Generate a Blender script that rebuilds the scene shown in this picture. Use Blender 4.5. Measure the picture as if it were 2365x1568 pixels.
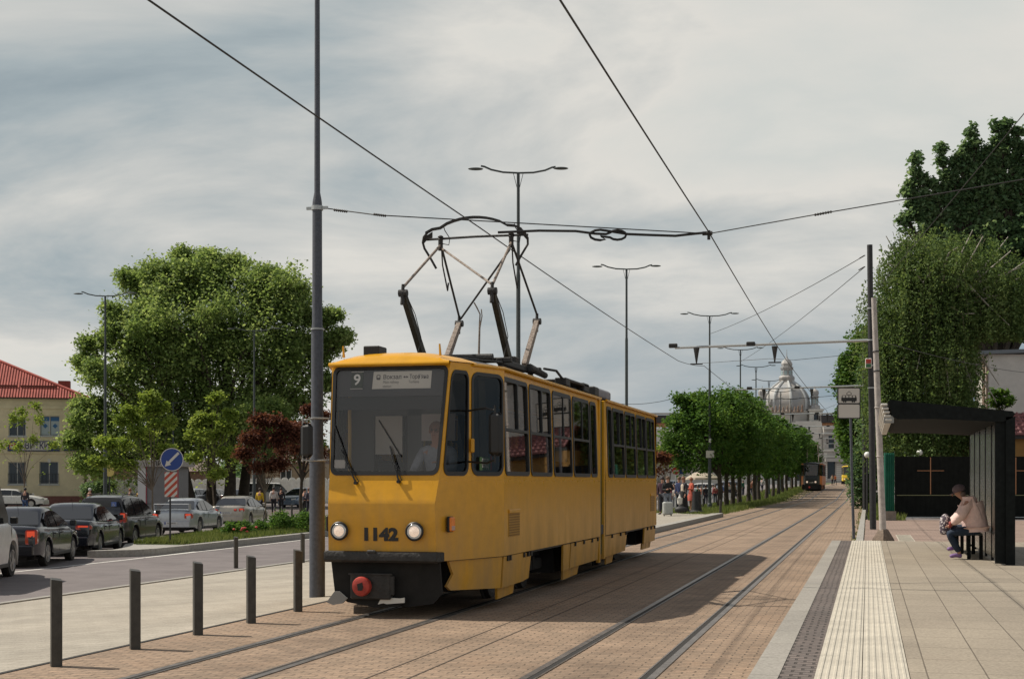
import bpy, math, random
import numpy as np
from mathutils import Vector, Matrix
from mathutils.geometry import tessellate_polygon
R = math.radians
for o in list(bpy.data.objects): bpy.data.objects.remove(o)
SC = bpy.context.scene
COL = SC.collection
# ---------------------------------------------------------------- camera
# world frame: +Y runs along the tram tracks, +X to the right of them, Z up, metres
FPX, CXP, HYP, EYE = 3285.0, 1182.5, 1112.0, 1.6
TH = math.atan((2005 - CXP) / FPX); CT, ST = math.cos(TH), math.sin(TH)
cam = bpy.data.cameras.new('camera'); camo = bpy.data.objects.new('camera', cam); COL.objects.link(camo)
camo.location = (0, 0, EYE); camo.rotation_euler = (R(90), 0, TH)
cam.sensor_width = 36; cam.lens = 36 * FPX / 2365; cam.shift_y = (HYP - 784) / 2365
cam.clip_start = 0.1; cam.clip_end = 5000
SC.camera = camo
# ---------------------------------------------------------------- sky, sun, exposure
SUN_DIR = Vector((-0.78, 0.06, 1.0)).normalized()        # towards the sun
SUN_EL = math.asin(SUN_DIR.z); SUN_AZ = math.atan2(SUN_DIR.x, SUN_DIR.y)
W = bpy.data.worlds.new('World'); SC.world = W; W.use_nodes = True
nt = W.node_tree; nt.nodes.clear()
def NN(t, typ, **k):
    n = t.nodes.new(typ)
    for a, b in k.items():
        if a.startswith('i_'):
            key = a[2:]; key = int(key) if key.isdigit() else key
            n.inputs[key].default_value = b
        else: setattr(n, a, b)
    return n
SKX, SKY_ = 20.2, 3.3
def build_sky():
    L = nt.links.new
    out = NN(nt, 'ShaderNodeOutputWorld')
    sky = NN(nt, 'ShaderNodeTexSky', sky_type='NISHITA', sun_disc=False)
    sky.sun_elevation = SUN_EL; sky.sun_rotation = SUN_AZ; sky.air_density = 1.2; sky.dust_density = 2.0
    bg1 = NN(nt, 'ShaderNodeBackground', i_Strength=0.06); L(sky.outputs[0], bg1.inputs[0])
    tc = NN(nt, 'ShaderNodeTexCoord')
    rot = NN(nt, 'ShaderNodeMapping', vector_type='POINT'); rot.inputs['Rotation'].default_value = (0, 0, -TH)
    L(tc.outputs['Generated'], rot.inputs[0])
    sep = NN(nt, 'ShaderNodeSeparateXYZ'); L(rot.outputs[0], sep.inputs[0])
    zz = NN(nt, 'ShaderNodeMath', operation='ADD', i_1=0.26); L(sep.outputs[2], zz.inputs[0])
    zm = NN(nt, 'ShaderNodeMath', operation='MAXIMUM', i_1=0.05); L(zz.outputs[0], zm.inputs[0])
    dx = NN(nt, 'ShaderNodeMath', operation='DIVIDE'); L(sep.outputs[0], dx.inputs[0]); L(zm.outputs[0], dx.inputs[1])
    dy = NN(nt, 'ShaderNodeMath', operation='DIVIDE'); L(sep.outputs[1], dy.inputs[0]); L(zm.outputs[0], dy.inputs[1])
    cb = NN(nt, 'ShaderNodeCombineXYZ'); L(dx.outputs[0], cb.inputs[0]); L(dy.outputs[0], cb.inputs[1])
    mp = NN(nt, 'ShaderNodeMapping'); mp.inputs['Scale'].default_value = (0.62, 0.62, 1); mp.inputs['Rotation'].default_value = (0, 0, R(14)); mp.inputs['Location'].default_value = (SKX, SKY_, 0)
    L(cb.outputs[0], mp.inputs[0])
    n1 = NN(nt, 'ShaderNodeTexNoise', i_Scale=0.9, i_Detail=5.0, i_Roughness=0.5, i_Distortion=0.25); L(mp.outputs[0], n1.inputs['Vector'])
    mp2 = NN(nt, 'ShaderNodeMapping'); mp2.inputs['Scale'].default_value = (0.55, 0.8, 1); mp2.inputs['Location'].default_value = (8.1, 2.2, 0)
    mp2.inputs['Rotation'].default_value = (0, 0, R(12)); L(cb.outputs[0], mp2.inputs[0])
    n2 = NN(nt, 'ShaderNodeTexNoise', i_Scale=2.6, i_Detail=10.0, i_Roughness=0.58, i_Distortion=0.4); L(mp2.outputs[0], n2.inputs['Vector'])
    mx = NN(nt, 'ShaderNodeMix', data_type='FLOAT'); mx.inputs[0].default_value = 0.42
    L(n1.outputs[0], mx.inputs[2]); L(n2.outputs[0], mx.inputs[3])
    # clouds get bluer and darker low in the sky, towards the station
    el = NN(nt, 'ShaderNodeMapRange', i_1=0.02, i_2=0.30); L(sep.outputs[2], el.inputs[0])
    side = NN(nt, 'ShaderNodeMapRange', i_1=-0.30, i_2=0.45); L(sep.outputs[0], side.inputs[0])
    s1 = NN(nt, 'ShaderNodeMath', operation='MULTIPLY_ADD', i_1=0.085, i_2=0.005); L(el.outputs[0], s1.inputs[0])
    s2 = NN(nt, 'ShaderNodeMath', operation='MULTIPLY_ADD', i_1=-0.10, i_2=0.03); L(side.outputs[0], s2.inputs[0])
    mc = NN(nt, 'ShaderNodeMath', operation='MULTIPLY_ADD', i_1=1.75, i_2=-0.375); L(mx.outputs[0], mc.inputs[0])
    a1 = NN(nt, 'ShaderNodeMath', operation='ADD'); L(mc.outputs[0], a1.inputs[0]); L(s1.outputs[0], a1.inputs[1])
    a2 = NN(nt, 'ShaderNodeMath', operation='ADD'); L(a1.outputs[0], a2.inputs[0]); L(s2.outputs[0], a2.inputs[1])
    cr = NN(nt, 'ShaderNodeValToRGB'); L(a2.outputs[0], cr.inputs[0])
    e = cr.color_ramp.elements
    e[0].position = 0.26; e[0].color = (0.20, 0.26, 0.30, 1)
    e[1].position = 0.85; e[1].color = (0.67, 0.65, 0.605, 1)
    for p, c in ((0.38, (0.34, 0.39, 0.41, 1)), (0.48, (0.485, 0.50, 0.49, 1)), (0.58, (0.635, 0.62, 0.58, 1)), (0.70, (0.56, 0.575, 0.55, 1))):
        q = e.new(p); q.color = c
    lo = NN(nt, 'ShaderNodeMapRange', i_1=0.03, i_2=0.15, i_3=0.88, i_4=0.0); L(sep.outputs[2], lo.inputs[0])
    ls_ = NN(nt, 'ShaderNodeMapRange', i_1=-0.16, i_2=0.32); L(sep.outputs[0], ls_.inputs[0])
    lm = NN(nt, 'ShaderNodeMath', operation='MULTIPLY'); L(lo.outputs[0], lm.inputs[0]); L(ls_.outputs[0], lm.inputs[1])
    tint = NN(nt, 'ShaderNodeMixRGB'); L(lm.outputs[0], tint.inputs[0]); L(cr.outputs[0], tint.inputs[1]); tint.inputs[2].default_value = (0.15, 0.225, 0.29, 1)
    bg2 = NN(nt, 'ShaderNodeBackground', i_Strength=1.13); L(tint.outputs[0], bg2.inputs[0])
    cov = NN(nt, 'ShaderNodeMapRange', i_1=0.36, i_2=0.62, i_3=1.0, i_4=0.30); L(sep.outputs[2], cov.inputs[0])
    ms = NN(nt, 'ShaderNodeMixShader'); L(cov.outputs[0], ms.inputs[0]); L(bg1.outputs[0], ms.inputs[1]); L(bg2.outputs[0], ms.inputs[2])
    L(ms.outputs[0], out.inputs[0])
build_sky()
sl = bpy.data.lights.new('sun', 'SUN'); sl.energy = 4.8; sl.angle = R(0.6); sl.color = (1.0, 0.93, 0.82)
so = bpy.data.objects.new('sun', sl); COL.objects.link(so)
so.rotation_euler = SUN_DIR.to_track_quat('Z', 'Y').to_euler(); so.location = (-30, 0, 60)
SC.view_settings.view_transform = 'Standard'; SC.view_settings.look = 'None'
SC.view_settings.exposure = 0.0; SC.view_settings.gamma = 1.0
SC.render.engine = 'CYCLES'
SC.cycles.max_bounces = 6; SC.cycles.transparent_max_bounces = 16; SC.cycles.diffuse_bounces = 3; SC.cycles.glossy_bounces = 3
# ---------------------------------------------------------------- helpers
def rise(t):
    if t < 125: return 0.0
    if t < 170: return (t - 125) / 45 * 0.75
    return 0.75 + (min(t, 320) - 170) / 150 * 0.6
def gz(s, t):
    if s > -6.9: b = 0.0
    elif s > -14.3: b = (s + 6.9) / 7.4 * 0.5
    else: b = -0.5
    return b + rise(t)
def cw(X, Z): return (X * CT - Z * ST, X * ST + Z * CT)
def pz(px, Z):                       # plan position in the world of image column px at depth Z
    return cw((px - CXP) / FPX * Z, Z)
def hz(py, Z): return EYE + (HYP - py) / FPX * Z
def G(px, py, extra=0.0):            # point of the ground seen at a pixel
    h = 0.0
    for _ in range(12):
        Z = (EYE - h) * FPX / (py - HYP); s, t = pz(px, Z); h = gz(s, t) + extra
    return s, t
def on_s(px, s):
    r = (px - CXP) / FPX
    return s * (CT + r * ST) / (r * CT - ST)
_m = {}
def mat(name, col=(0.5, 0.5, 0.5), rough=0.6, metal=0.0, noise=None, bump=None, spec=0.5, coat=0.0, emit=None, col2=None):
    if name in _m: return _m[name]
    m = bpy.data.materials.new(name); m.use_nodes = True; t = m.node_tree; b = t.nodes['Principled BSDF']
    b.inputs['Base Color'].default_value = (*col, 1); b.inputs['Roughness'].default_value = rough; b.inputs['Metallic'].default_value = metal
    b.inputs['Specular IOR Level'].default_value = spec; b.inputs['Coat Weight'].default_value = coat; b.inputs['Coat Roughness'].default_value = 0.08
    if emit: b.inputs['Emission Color'].default_value = (*emit[0], 1); b.inputs['Emission Strength'].default_value = emit[1]
    L = t.links.new
    if noise or bump:
        g = NN(t, 'ShaderNodeNewGeometry')
    if noise:
        sc, am = noise[0], noise[1]
        n = NN(t, 'ShaderNodeTexNoise', i_Scale=sc, i_Detail=6.0, i_Roughness=0.65); L(g.outputs['Position'], n.inputs['Vector'])
        cr = NN(t, 'ShaderNodeValToRGB'); L(n.outputs[0], cr.inputs[0])
        c2 = col2 or [min(1, c * (1 + am)) for c in col]
        e = cr.color_ramp.elements; e[0].position = 0.32; e[1].position = 0.68
        e[0].color = (*[c * (1 - am) for c in col], 1); e[1].color = (*c2, 1)
        L(cr.outputs[0], b.inputs['Base Color'])
    if bump:
        n = NN(t, 'ShaderNodeTexNoise', i_Scale=bump[0], i_Detail=5.0); L(g.outputs['Position'], n.inputs['Vector'])
        bp = NN(t, 'ShaderNodeBump', i_Strength=bump[1], i_Distance=0.02); L(n.outputs[0], bp.inputs['Height']); L(bp.outputs[0], b.inputs['Normal'])
    _m[name] = m; return m
def paving(name, c1, c2, mortar, w, h, msz, off=0.5, rot=0.0, rough=0.85, bump=0.5, patch=0.25, nscale=0.6, stain=None, oil=None, wob_=0.022):
    m = bpy.data.materials.new(name); m.use_nodes = True; t = m.node_tree; b = t.nodes['Principled BSDF']; L = t.links.new
    b.inputs['Roughness'].default_value = rough; b.inputs['Specular IOR Level'].default_value = 0.3
    g = NN(t, 'ShaderNodeNewGeometry'); mp = NN(t, 'ShaderNodeMapping'); mp.inputs['Rotation'].default_value = (0, 0, rot)
    L(g.outputs['Position'], mp.inputs[0])
    wob = NN(t, 'ShaderNodeTexNoise', i_Scale=2.2, i_Detail=2.0); L(g.outputs['Position'], wob.inputs['Vector'])
    wm = NN(t, 'ShaderNodeMixRGB', blend_type='LINEAR_LIGHT'); wm.inputs[0].default_value = wob_; L(mp.outputs[0], wm.inputs[1]); L(wob.outputs['Color'], wm.inputs[2])
    br = NN(t, 'ShaderNodeTexBrick', offset=off); br.inputs['Scale'].default_value = 1.0
    br.inputs['Brick Width'].default_value = w; br.inputs['Row Height'].default_value = h; br.inputs['Mortar Size'].default_value = msz
    br.inputs['Mortar Smooth'].default_value = 0.3; br.inputs['Bias'].default_value = 0.0
    br.inputs['Color1'].default_value = (*c1, 1); br.inputs['Color2'].default_value = (*c2, 1); br.inputs['Mortar'].default_value = (*mortar, 1)
    L(wm.outputs[0], br.inputs['Vector'])
    n = NN(t, 'ShaderNodeTexNoise', i_Scale=nscale, i_Detail=8.0, i_Roughness=0.6); L(g.outputs['Position'], n.inputs['Vector'])
    mr = NN(t, 'ShaderNodeMapRange', i_1=0.3, i_2=0.7, i_3=1 - patch, i_4=1 + patch); L(n.outputs[0], mr.inputs[0])
    n2 = NN(t, 'ShaderNodeTexNoise', i_Scale=45.0, i_Detail=3.0); L(g.outputs['Position'], n2.inputs['Vector'])
    mr2 = NN(t, 'ShaderNodeMapRange', i_1=0.3, i_2=0.7, i_3=0.8, i_4=1.2); L(n2.outputs[0], mr2.inputs[0])
    mu = NN(t, 'ShaderNodeMath', operation='MULTIPLY'); L(mr.outputs[0], mu.inputs[0]); L(mr2.outputs[0], mu.inputs[1])
    vm = NN(t, 'ShaderNodeVectorMath', operation='SCALE'); L(br.outputs['Color'], vm.inputs[0]); L(mu.outputs[0], vm.inputs['Scale'])
    last = vm.outputs[0]
    if stain:
        n3 = NN(t, 'ShaderNodeTexNoise', i_Scale=stain[1], i_Detail=6.0, i_Roughness=0.7); L(g.outputs['Position'], n3.inputs['Vector'])
        r3 = NN(t, 'ShaderNodeMapRange', i_1=0.55, i_2=0.75, i_3=0.0, i_4=stain[2]); L(n3.outputs[0], r3.inputs[0])
        m3 = NN(t, 'ShaderNodeMixRGB'); L(r3.outputs[0], m3.inputs[0]); L(last, m3.inputs[1]); m3.inputs[2].default_value = (*stain[0], 1); last = m3.outputs[0]
    if oil:
        sp = NN(t, 'ShaderNodeSeparateXYZ'); L(g.outputs['Position'], sp.inputs[0]); acc = None
        for cx, w_ in oil:
            d_ = NN(t, 'ShaderNodeMath', operation='SUBTRACT', i_1=cx); L(sp.outputs[0], d_.inputs[0]); a_ = NN(t, 'ShaderNodeMath', operation='ABSOLUTE'); L(d_.outputs[0], a_.inputs[0])
            r_ = NN(t, 'ShaderNodeMapRange', i_1=w_, i_2=w_ * .35, i_3=0.0, i_4=1.0); L(a_.outputs[0], r_.inputs[0])
            if acc is None: acc = r_.outputs[0]
            else: x_ = NN(t, 'ShaderNodeMath', operation='MAXIMUM'); L(acc, x_.inputs[0]); L(r_.outputs[0], x_.inputs[1]); acc = x_.outputs[0]
        on = NN(t, 'ShaderNodeTexNoise', i_Scale=1.7, i_Detail=7.0, i_Roughness=0.65); L(g.outputs['Position'], on.inputs['Vector'])
        orr = NN(t, 'ShaderNodeMapRange', i_1=0.38, i_2=0.72, i_3=0.0, i_4=0.75); L(on.outputs[0], orr.inputs[0])
        om = NN(t, 'ShaderNodeMath', operation='MULTIPLY'); L(acc, om.inputs[0]); L(orr.outputs[0], om.inputs[1])
        mo = NN(t, 'ShaderNodeMixRGB'); L(om.outputs[0], mo.inputs[0]); L(last, mo.inputs[1]); mo.inputs[2].default_value = (0.12, 0.085, 0.06, 1); last = mo.outputs[0]
    L(last, b.inputs['Base Color'])
    ad = NN(t, 'ShaderNodeMath', operation='MULTIPLY_ADD', i_1=0.25); L(n2.outputs[0], ad.inputs[0])
    iv = NN(t, 'ShaderNodeMath', operation='SUBTRACT', i_0=1.0); L(br.outputs['Fac'], iv.inputs[1]); L(iv.outputs[0], ad.inputs[2])
    bp = NN(t, 'ShaderNodeBump', i_Strength=bump, i_Distance=0.012); L(ad.outputs[0], bp.inputs['Height']); L(bp.outputs[0], b.inputs['Normal'])
    return m
def leafmat(name, c1, c2, c3, trans=0.35):
    m = bpy.data.materials.new(name); m.use_nodes = True; t = m.node_tree; L = t.links.new
    b = t.nodes['Principled BSDF']; out = t.nodes['Material Output']
    b.inputs['Roughness'].default_value = 0.7; b.inputs['Specular IOR Level'].default_value = 0.12
    g = NN(t, 'ShaderNodeNewGeometry'); n = NN(t, 'ShaderNodeTexNoise', i_Scale=0.5, i_Detail=3.0); L(g.outputs['Position'], n.inputs['Vector'])
    ad = NN(t, 'ShaderNodeMath', operation='MULTIPLY_ADD', i_1=0.45, i_2=0.0); L(g.outputs['Random Per Island'], ad.inputs[0])
    a2 = NN(t, 'ShaderNodeMath', operation='MULTIPLY_ADD', i_1=0.75); L(n.outputs[0], a2.inputs[0]); L(ad.outputs[0], a2.inputs[2])
    cr = NN(t, 'ShaderNodeValToRGB'); L(a2.outputs[0], cr.inputs[0]); e = cr.color_ramp.elements
    e[0].position = 0.25; e[0].color = (*c1, 1); e[1].position = 0.95; e[1].color = (*c3, 1); q = e.new(0.6); q.color = (*c2, 1)
    L(cr.outputs[0], b.inputs['Base Color'])
    tr = NN(t, 'ShaderNodeBsdfTranslucent'); tv_ = NN(t, 'ShaderNodeVectorMath', operation='MULTIPLY'); tv_.inputs[1].default_value = (1.7, 1.6, 1.1); L(cr.outputs[0], tv_.inputs[0]); L(tv_.outputs[0], tr.inputs[0])
    ms = NN(t, 'ShaderNodeMixShader'); ms.inputs[0].default_value = trans
    L(b.outputs[0], ms.inputs[1]); L(tr.outputs[0], ms.inputs[2]); L(ms.outputs[0], out.inputs[0]); return m
def glass(name, tint=(0.4, 0.42, 0.4), gl=0.08, rough=0.02):
    if name in _m: return _m[name]
    m = bpy.data.materials.new(name); m.use_nodes = True; t = m.node_tree; L = t.links.new; t.nodes.remove(t.nodes['Principled BSDF'])
    out = t.nodes['Material Output']; tr = NN(t, 'ShaderNodeBsdfTransparent'); tr.inputs[0].default_value = (*tint, 1)
    gs = NN(t, 'ShaderNodeBsdfGlossy'); gs.inputs['Roughness'].default_value = rough; gs.inputs[0].default_value = (0.9, 0.9, 0.9, 1)
    fr = NN(t, 'ShaderNodeFresnel', i_IOR=1.5); ad = NN(t, 'ShaderNodeMath', operation='ADD', i_1=gl, use_clamp=True); L(fr.outputs[0], ad.inputs[0])
    ms = NN(t, 'ShaderNodeMixShader'); L(ad.outputs[0], ms.inputs[0]); L(tr.outputs[0], ms.inputs[1]); L(gs.outputs[0], ms.inputs[2]); L(ms.outputs[0], out.inputs[0])
    _m[name] = m; return m
def tag(o, label=None, cat=None, group=None, kind=None):
    if label: o['label'] = label
    if cat: o['category'] = cat
    if group: o['group'] = group
    if kind: o['kind'] = kind
    return o
def empty(name, loc=(0, 0, 0), rz=0.0, label=None, cat=None, group=None, kind=None, rx=0, ry=0):
    o = bpy.data.objects.new(name, None); COL.objects.link(o); o.location = loc; o.rotation_euler = (rx, ry, rz); o.empty_display_size = 0.3
    return tag(o, label, cat, group, kind)
def copy_tree(o, parent=None, first=True):
    c = o.copy(); COL.objects.link(c); c.parent = parent
    for ch in [x for x in bpy.data.objects if x.parent == o]: copy_tree(ch, c, False)
    return c
class MB:
    def __init__(s): s.v = []; s.f = []; s.m = []; s.cur = 0
    def add(s, vs, fs, mi=None):
        k = len(s.v); s.v += [tuple(p) for p in vs]; s.f += [tuple(i + k for i in f) for f in fs]; s.m += [s.cur if mi is None else mi] * len(fs); return s
    def box(s, x0, x1, y0, y1, z0, z1, c=0.0):
        if c <= 0:
            return s.add([(x0, y0, z0), (x1, y0, z0), (x1, y1, z0), (x0, y1, z0), (x0, y0, z1), (x1, y0, z1), (x1, y1, z1), (x0, y1, z1)],
                         [(3, 2, 1, 0), (4, 5, 6, 7), (0, 1, 5, 4), (1, 2, 6, 5), (2, 3, 7, 6), (3, 0, 4, 7)])
        rings = [(c, 0), (0, c), (0, 1), (c, 2)]; vs = []
        for ins, zt in rings:
            z = {0: z0, c: z0 + c, 1: z1 - c, 2: z1}[zt]
            a, b, d, e = x0 + ins, x1 - ins, y0 + ins, y1 - ins; k = c if ins == 0 else c * 0.5
            vs += [(a + k, d, z), (b - k, d, z), (b, d + k, z), (b, e - k, z), (b - k, e, z), (a + k, e, z), (a, e - k, z), (a, d + k, z)]
        fs = [tuple(reversed(range(8))), tuple(range(24, 32))]
        for r in range(3):
            for i in range(8): j = (i + 1) % 8; fs.append((r * 8 + i, r * 8 + j, r * 8 + 8 + j, r * 8 + 8 + i))
        return s.add(vs, fs)
    def obox(s, c, d, rz=0.0, rx=0.0, ry=0.0):
        M = Matrix.Translation(c) @ Matrix.Rotation(rz, 4, 'Z') @ Matrix.Rotation(ry, 4, 'Y') @ Matrix.Rotation(rx, 4, 'X'); k = len(s.v)
        s.box(-d[0] / 2, d[0] / 2, -d[1] / 2, d[1] / 2, -d[2] / 2, d[2] / 2)
        for i in range(k, len(s.v)): s.v[i] = tuple(M @ Vector(s.v[i]))
        return s
    def tube(s, pts, r, n=8, caps=True, closed=False):
        P = [Vector(p) for p in pts]; m = len(P); rr = r if hasattr(r, '__len__') else [r] * m; vs = []; up = None
        for i in range(m):
            a = P[i - 1] if (i or closed) else P[i]; b = P[(i + 1) % m] if (i < m - 1 or closed) else P[i]; d = (b - a)
            d = d.normalized() if d.length > 1e-9 else Vector((0, 0, 1))
            if up is None: up = d.orthogonal().normalized()
            else:
                up = up - d * up.dot(d); up = up.normalized() if up.length > 1e-6 else d.orthogonal().normalized()
            w = d.cross(up)
            for j in range(n):
                a_ = 2 * math.pi * j / n; vs.append(P[i] + (up * math.cos(a_) + w * math.sin(a_)) * rr[i])
        fs = []
        for i in range(m if closed else m - 1):
            i2 = (i + 1) % m
            for j in range(n): j2 = (j + 1) % n; fs.append((i * n + j, i * n + j2, i2 * n + j2, i2 * n + j))
        if caps and not closed: fs += [tuple(reversed(range(n))), tuple(range((m - 1) * n, m * n))]
        return s.add(vs, fs)
    def cyl(s, p0, p1, r0, r1=None, n=12): return s.tube([p0, p1], [r0, r0 if r1 is None else r1], n)
    def lathe(s, prof, c=(0, 0, 0), n=24, axis='Z'):
        vs = []
        for r, z in prof:
            for j in range(n):
                a = 2 * math.pi * j / n; x, y = r * math.cos(a), r * math.sin(a)
                p = (x, y, z) if axis == 'Z' else ((z, x, y) if axis == 'X' else (y, z, x)); vs.append((c[0] + p[0], c[1] + p[1], c[2] + p[2]))
        fs = []
        for i in range(len(prof) - 1):
            for j in range(n): j2 = (j + 1) % n; fs.append((i * n + j, i * n + j2, (i + 1) * n + j2, (i + 1) * n + j))
        if prof[0][0] > 1e-4: fs.append(tuple(reversed(range(n))))
        if prof[-1][0] > 1e-4: fs.append(tuple(range((len(prof) - 1) * n, len(prof) * n)))
        return s.add(vs, fs)
    def grid(s, fn, us, vs_, close=False):
        V = [fn(u, v) for u in us for v in vs_]; n = len(vs_); fs = []
        for i in range(len(us) - 1):
            for j in range(n - 1): fs.append((i * n + j, (i + 1) * n + j, (i + 1) * n + j + 1, i * n + j + 1))
        return s.add(V, fs)
    def panel(s, outer, holes, f0, f1=None, flip=False):
        """flat polygon with holes in (a, b), mapped by f0; f1 gives the back face"""
        loops = [outer] + holes; flat = [p for l in loops for p in l]
        tri = tessellate_polygon([[Vector((p[0], p[1], 0)) for p in l] for l in loops])
        n = len(flat); V = [f0(*p) for p in flat]; F = [tuple(t) for t in tri]
        if f1:
            V += [f1(*p) for p in flat]; F += [tuple(i + n for i in reversed(t)) for t in tri]; k = 0
            for l in loops:
                m = len(l)
                for i in range(m): j = (i + 1) % m; F.append((k + i, k + j, n + k + j, n + k + i))
                k += m
        return s.add(V, F)
    def prism(s, poly, f0, f1): return s.panel(poly, [], f0, f1)
    def ico(s, c, r, sub=2, sc=(1, 1, 1)):
        n, m = 6 * sub, 4 * sub; vs = []; fs = []
        for i in range(m + 1):
            th = math.pi * i / m
            for j in range(n):
                ph = 2 * math.pi * j / n; vs.append((c[0] + r * sc[0] * math.sin(th) * math.cos(ph), c[1] + r * sc[1] * math.sin(th) * math.sin(ph), c[2] + r * sc[2] * math.cos(th)))
        for i in range(m):
            for j in range(n): j2 = (j + 1) % n; fs.append((i * n + j, (i + 1) * n + j, (i + 1) * n + j2, i * n + j2))
        return s.add(vs, fs)
    def build(s, name, mats, parent=None, label=None, cat=None, group=None, kind=None, smooth=30, fix=True, bevel=0):
        me = bpy.data.meshes.new(name); me.from_pydata(s.v, [], s.f)
        mats = mats if isinstance(mats, (list, tuple)) else [mats]
        for m in mats: me.materials.append(m)
        if len(mats) > 1: me.polygons.foreach_set('material_index', s.m)
        if fix:
            import bmesh
            bm = bmesh.new(); bm.from_mesh(me); bmesh.ops.remove_doubles(bm, verts=bm.verts, dist=1e-5); bmesh.ops.recalc_face_normals(bm, faces=bm.faces); bm.to_mesh(me); bm.free()
        if smooth:
            me.polygons.foreach_set('use_smooth', [True] * len(me.polygons)); me.set_sharp_from_angle(angle=R(smooth))
        me.update()
        o = bpy.data.objects.new(name, me); COL.objects.link(o); o.parent = parent
        if bevel:
            b = o.modifiers.new('bevel', 'BEVEL'); b.width = bevel; b.segments = 2; b.limit_method = 'ANGLE'; b.angle_limit = R(40)
        return tag(o, label, cat, group, kind)
def rrect(a0, a1, b0, b1, r, n=4, skew=None):
    pts = []
    ra = r if not hasattr(r, '__len__') else r[0]; rb = r if not hasattr(r, '__len__') else r[1]
    for cx, cy, st in ((a1 - ra, b1 - rb, 0), (a0 + ra, b1 - rb, 90), (a0 + ra, b0 + rb, 180), (a1 - ra, b0 + rb, 270)):
        for i in range(n + 1):
            a = R(st + 90 * i / n); pts.append((cx + ra * math.cos(a), cy + rb * math.sin(a)))
    return pts
def text_mesh(txt, size, name, m, parent, M, ext=0.002, align='CENTER', weight=0.0, sx=1.0, width=None, height=None):
    cu = bpy.data.curves.new(name, 'FONT'); cu.body = txt; cu.size = size; cu.extrude = ext; cu.align_x = align; cu.align_y = 'CENTER'; cu.offset = weight; cu.resolution_u = 3
    to = bpy.data.objects.new('tmp_text', cu); COL.objects.link(to)
    dg = bpy.context.evaluated_depsgraph_get(); me = bpy.data.meshes.new_from_object(to.evaluated_get(dg)); bpy.data.objects.remove(to); bpy.data.curves.remove(cu)
    if width:
        xs = [v.co.x for v in me.vertices]; sx = width / (max(xs) - min(xs))
    if height:
        ys = [v.co.y for v in me.vertices]; kk_ = height / (max(ys) - min(ys)); me.transform(Matrix.Diagonal((1, kk_, 1, 1)))
    me.transform(M @ Matrix.Diagonal((sx, 1, 1, 1))); me.materials.clear(); me.materials.append(m); me.name = name
    o = bpy.data.objects.new(name, me); COL.objects.link(o); o.parent = parent; return o
def frame(origin, ax, ay):                 # matrix: text x -> ax, text y -> ay
    ax = Vector(ax).normalized(); ay = Vector(ay).normalized(); az = ax.cross(ay)
    M = Matrix((ax, ay, az)).transposed().to_4x4(); M.translation = Vector(origin); return M
# ================================================================ ground
M_ASPH = mat('asphalt', (0.165, 0.145, 0.142), 0.9, noise=(1.1, 0.16), bump=(60, 0.35), spec=0.3)
M_SETT = paving('track_setts', (0.325, 0.228, 0.157), (0.245, 0.178, 0.125), (0.14, 0.105, 0.075), 0.20, 0.10, 0.008, rough=0.8, bump=0.75, patch=0.2, stain=((0.27, 0.17, 0.105), 1.1, 0.45), oil=[(-2.2, .42), (-5.33, .42), (-1.7, .16), (-2.7, .16), (-4.83, .16), (-5.83, .16)], rot=0)
M_PAVE = paving('pale_pavers', (0.355, 0.32, 0.265), (0.315, 0.285, 0.235), (0.21, 0.185, 0.15), 0.40, 0.20, 0.007, bump=0.4, patch=0.16, rot=R(12), stain=((.24, .20, .16), .8, .35), wob_=0.008)
M_PLAT = paving('platform_slabs', (0.295, 0.252, 0.195), (0.265, 0.226, 0.176), (0.12, 0.10, 0.075), 0.80, 0.40, 0.006, off=0.0, rot=R(90), bump=0.4, patch=0.16, stain=((.20, .16, .12), 1.2, .4), wob_=0.003)
M_DARKSETT = paving('dark_setts', (0.165, 0.135, 0.12), (0.13, 0.11, 0.1), (0.06, 0.05, 0.045), 0.13, 0.115, 0.012, bump=0.9, patch=0.2)
M_RED = paving('red_pavers', (0.285, 0.205, 0.165), (0.25, 0.182, 0.148), (0.16, 0.115, 0.09), 0.20, 0.10, 0.006, bump=0.3, patch=0.15)
M_KERB = mat('granite_kerb', (0.30, 0.285, 0.255), 0.85, noise=(14, 0.2), bump=(80, 0.3))
M_KERB2 = paving('edge_stone', (0.30, 0.28, 0.245), (0.28, 0.26, 0.23), (0.16, 0.15, 0.13), 1.0, 5.0, 0.008, off=0.0, rot=R(90), bump=0.3, patch=0.12)
M_GRASS = mat('grass_blades', (0.10, 0.16, 0.03), 0.8, noise=(1.5, 0.35), bump=(30, 0.8))
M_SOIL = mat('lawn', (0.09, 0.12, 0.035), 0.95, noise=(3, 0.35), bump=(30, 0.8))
M_LINE = mat('road_paint', (0.62, 0.60, 0.55), 0.7, noise=(8, 0.15))
M_STEEL = mat('rail_steel', (0.17, 0.15, 0.135), 0.42, metal=0.6, noise=(5, 0.35))
M_GROOVE = mat('rail_groove', (0.02, 0.018, 0.016), 0.9)
SB = [-6.9, -14.3]; TB = [125, 170, 320]
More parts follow.
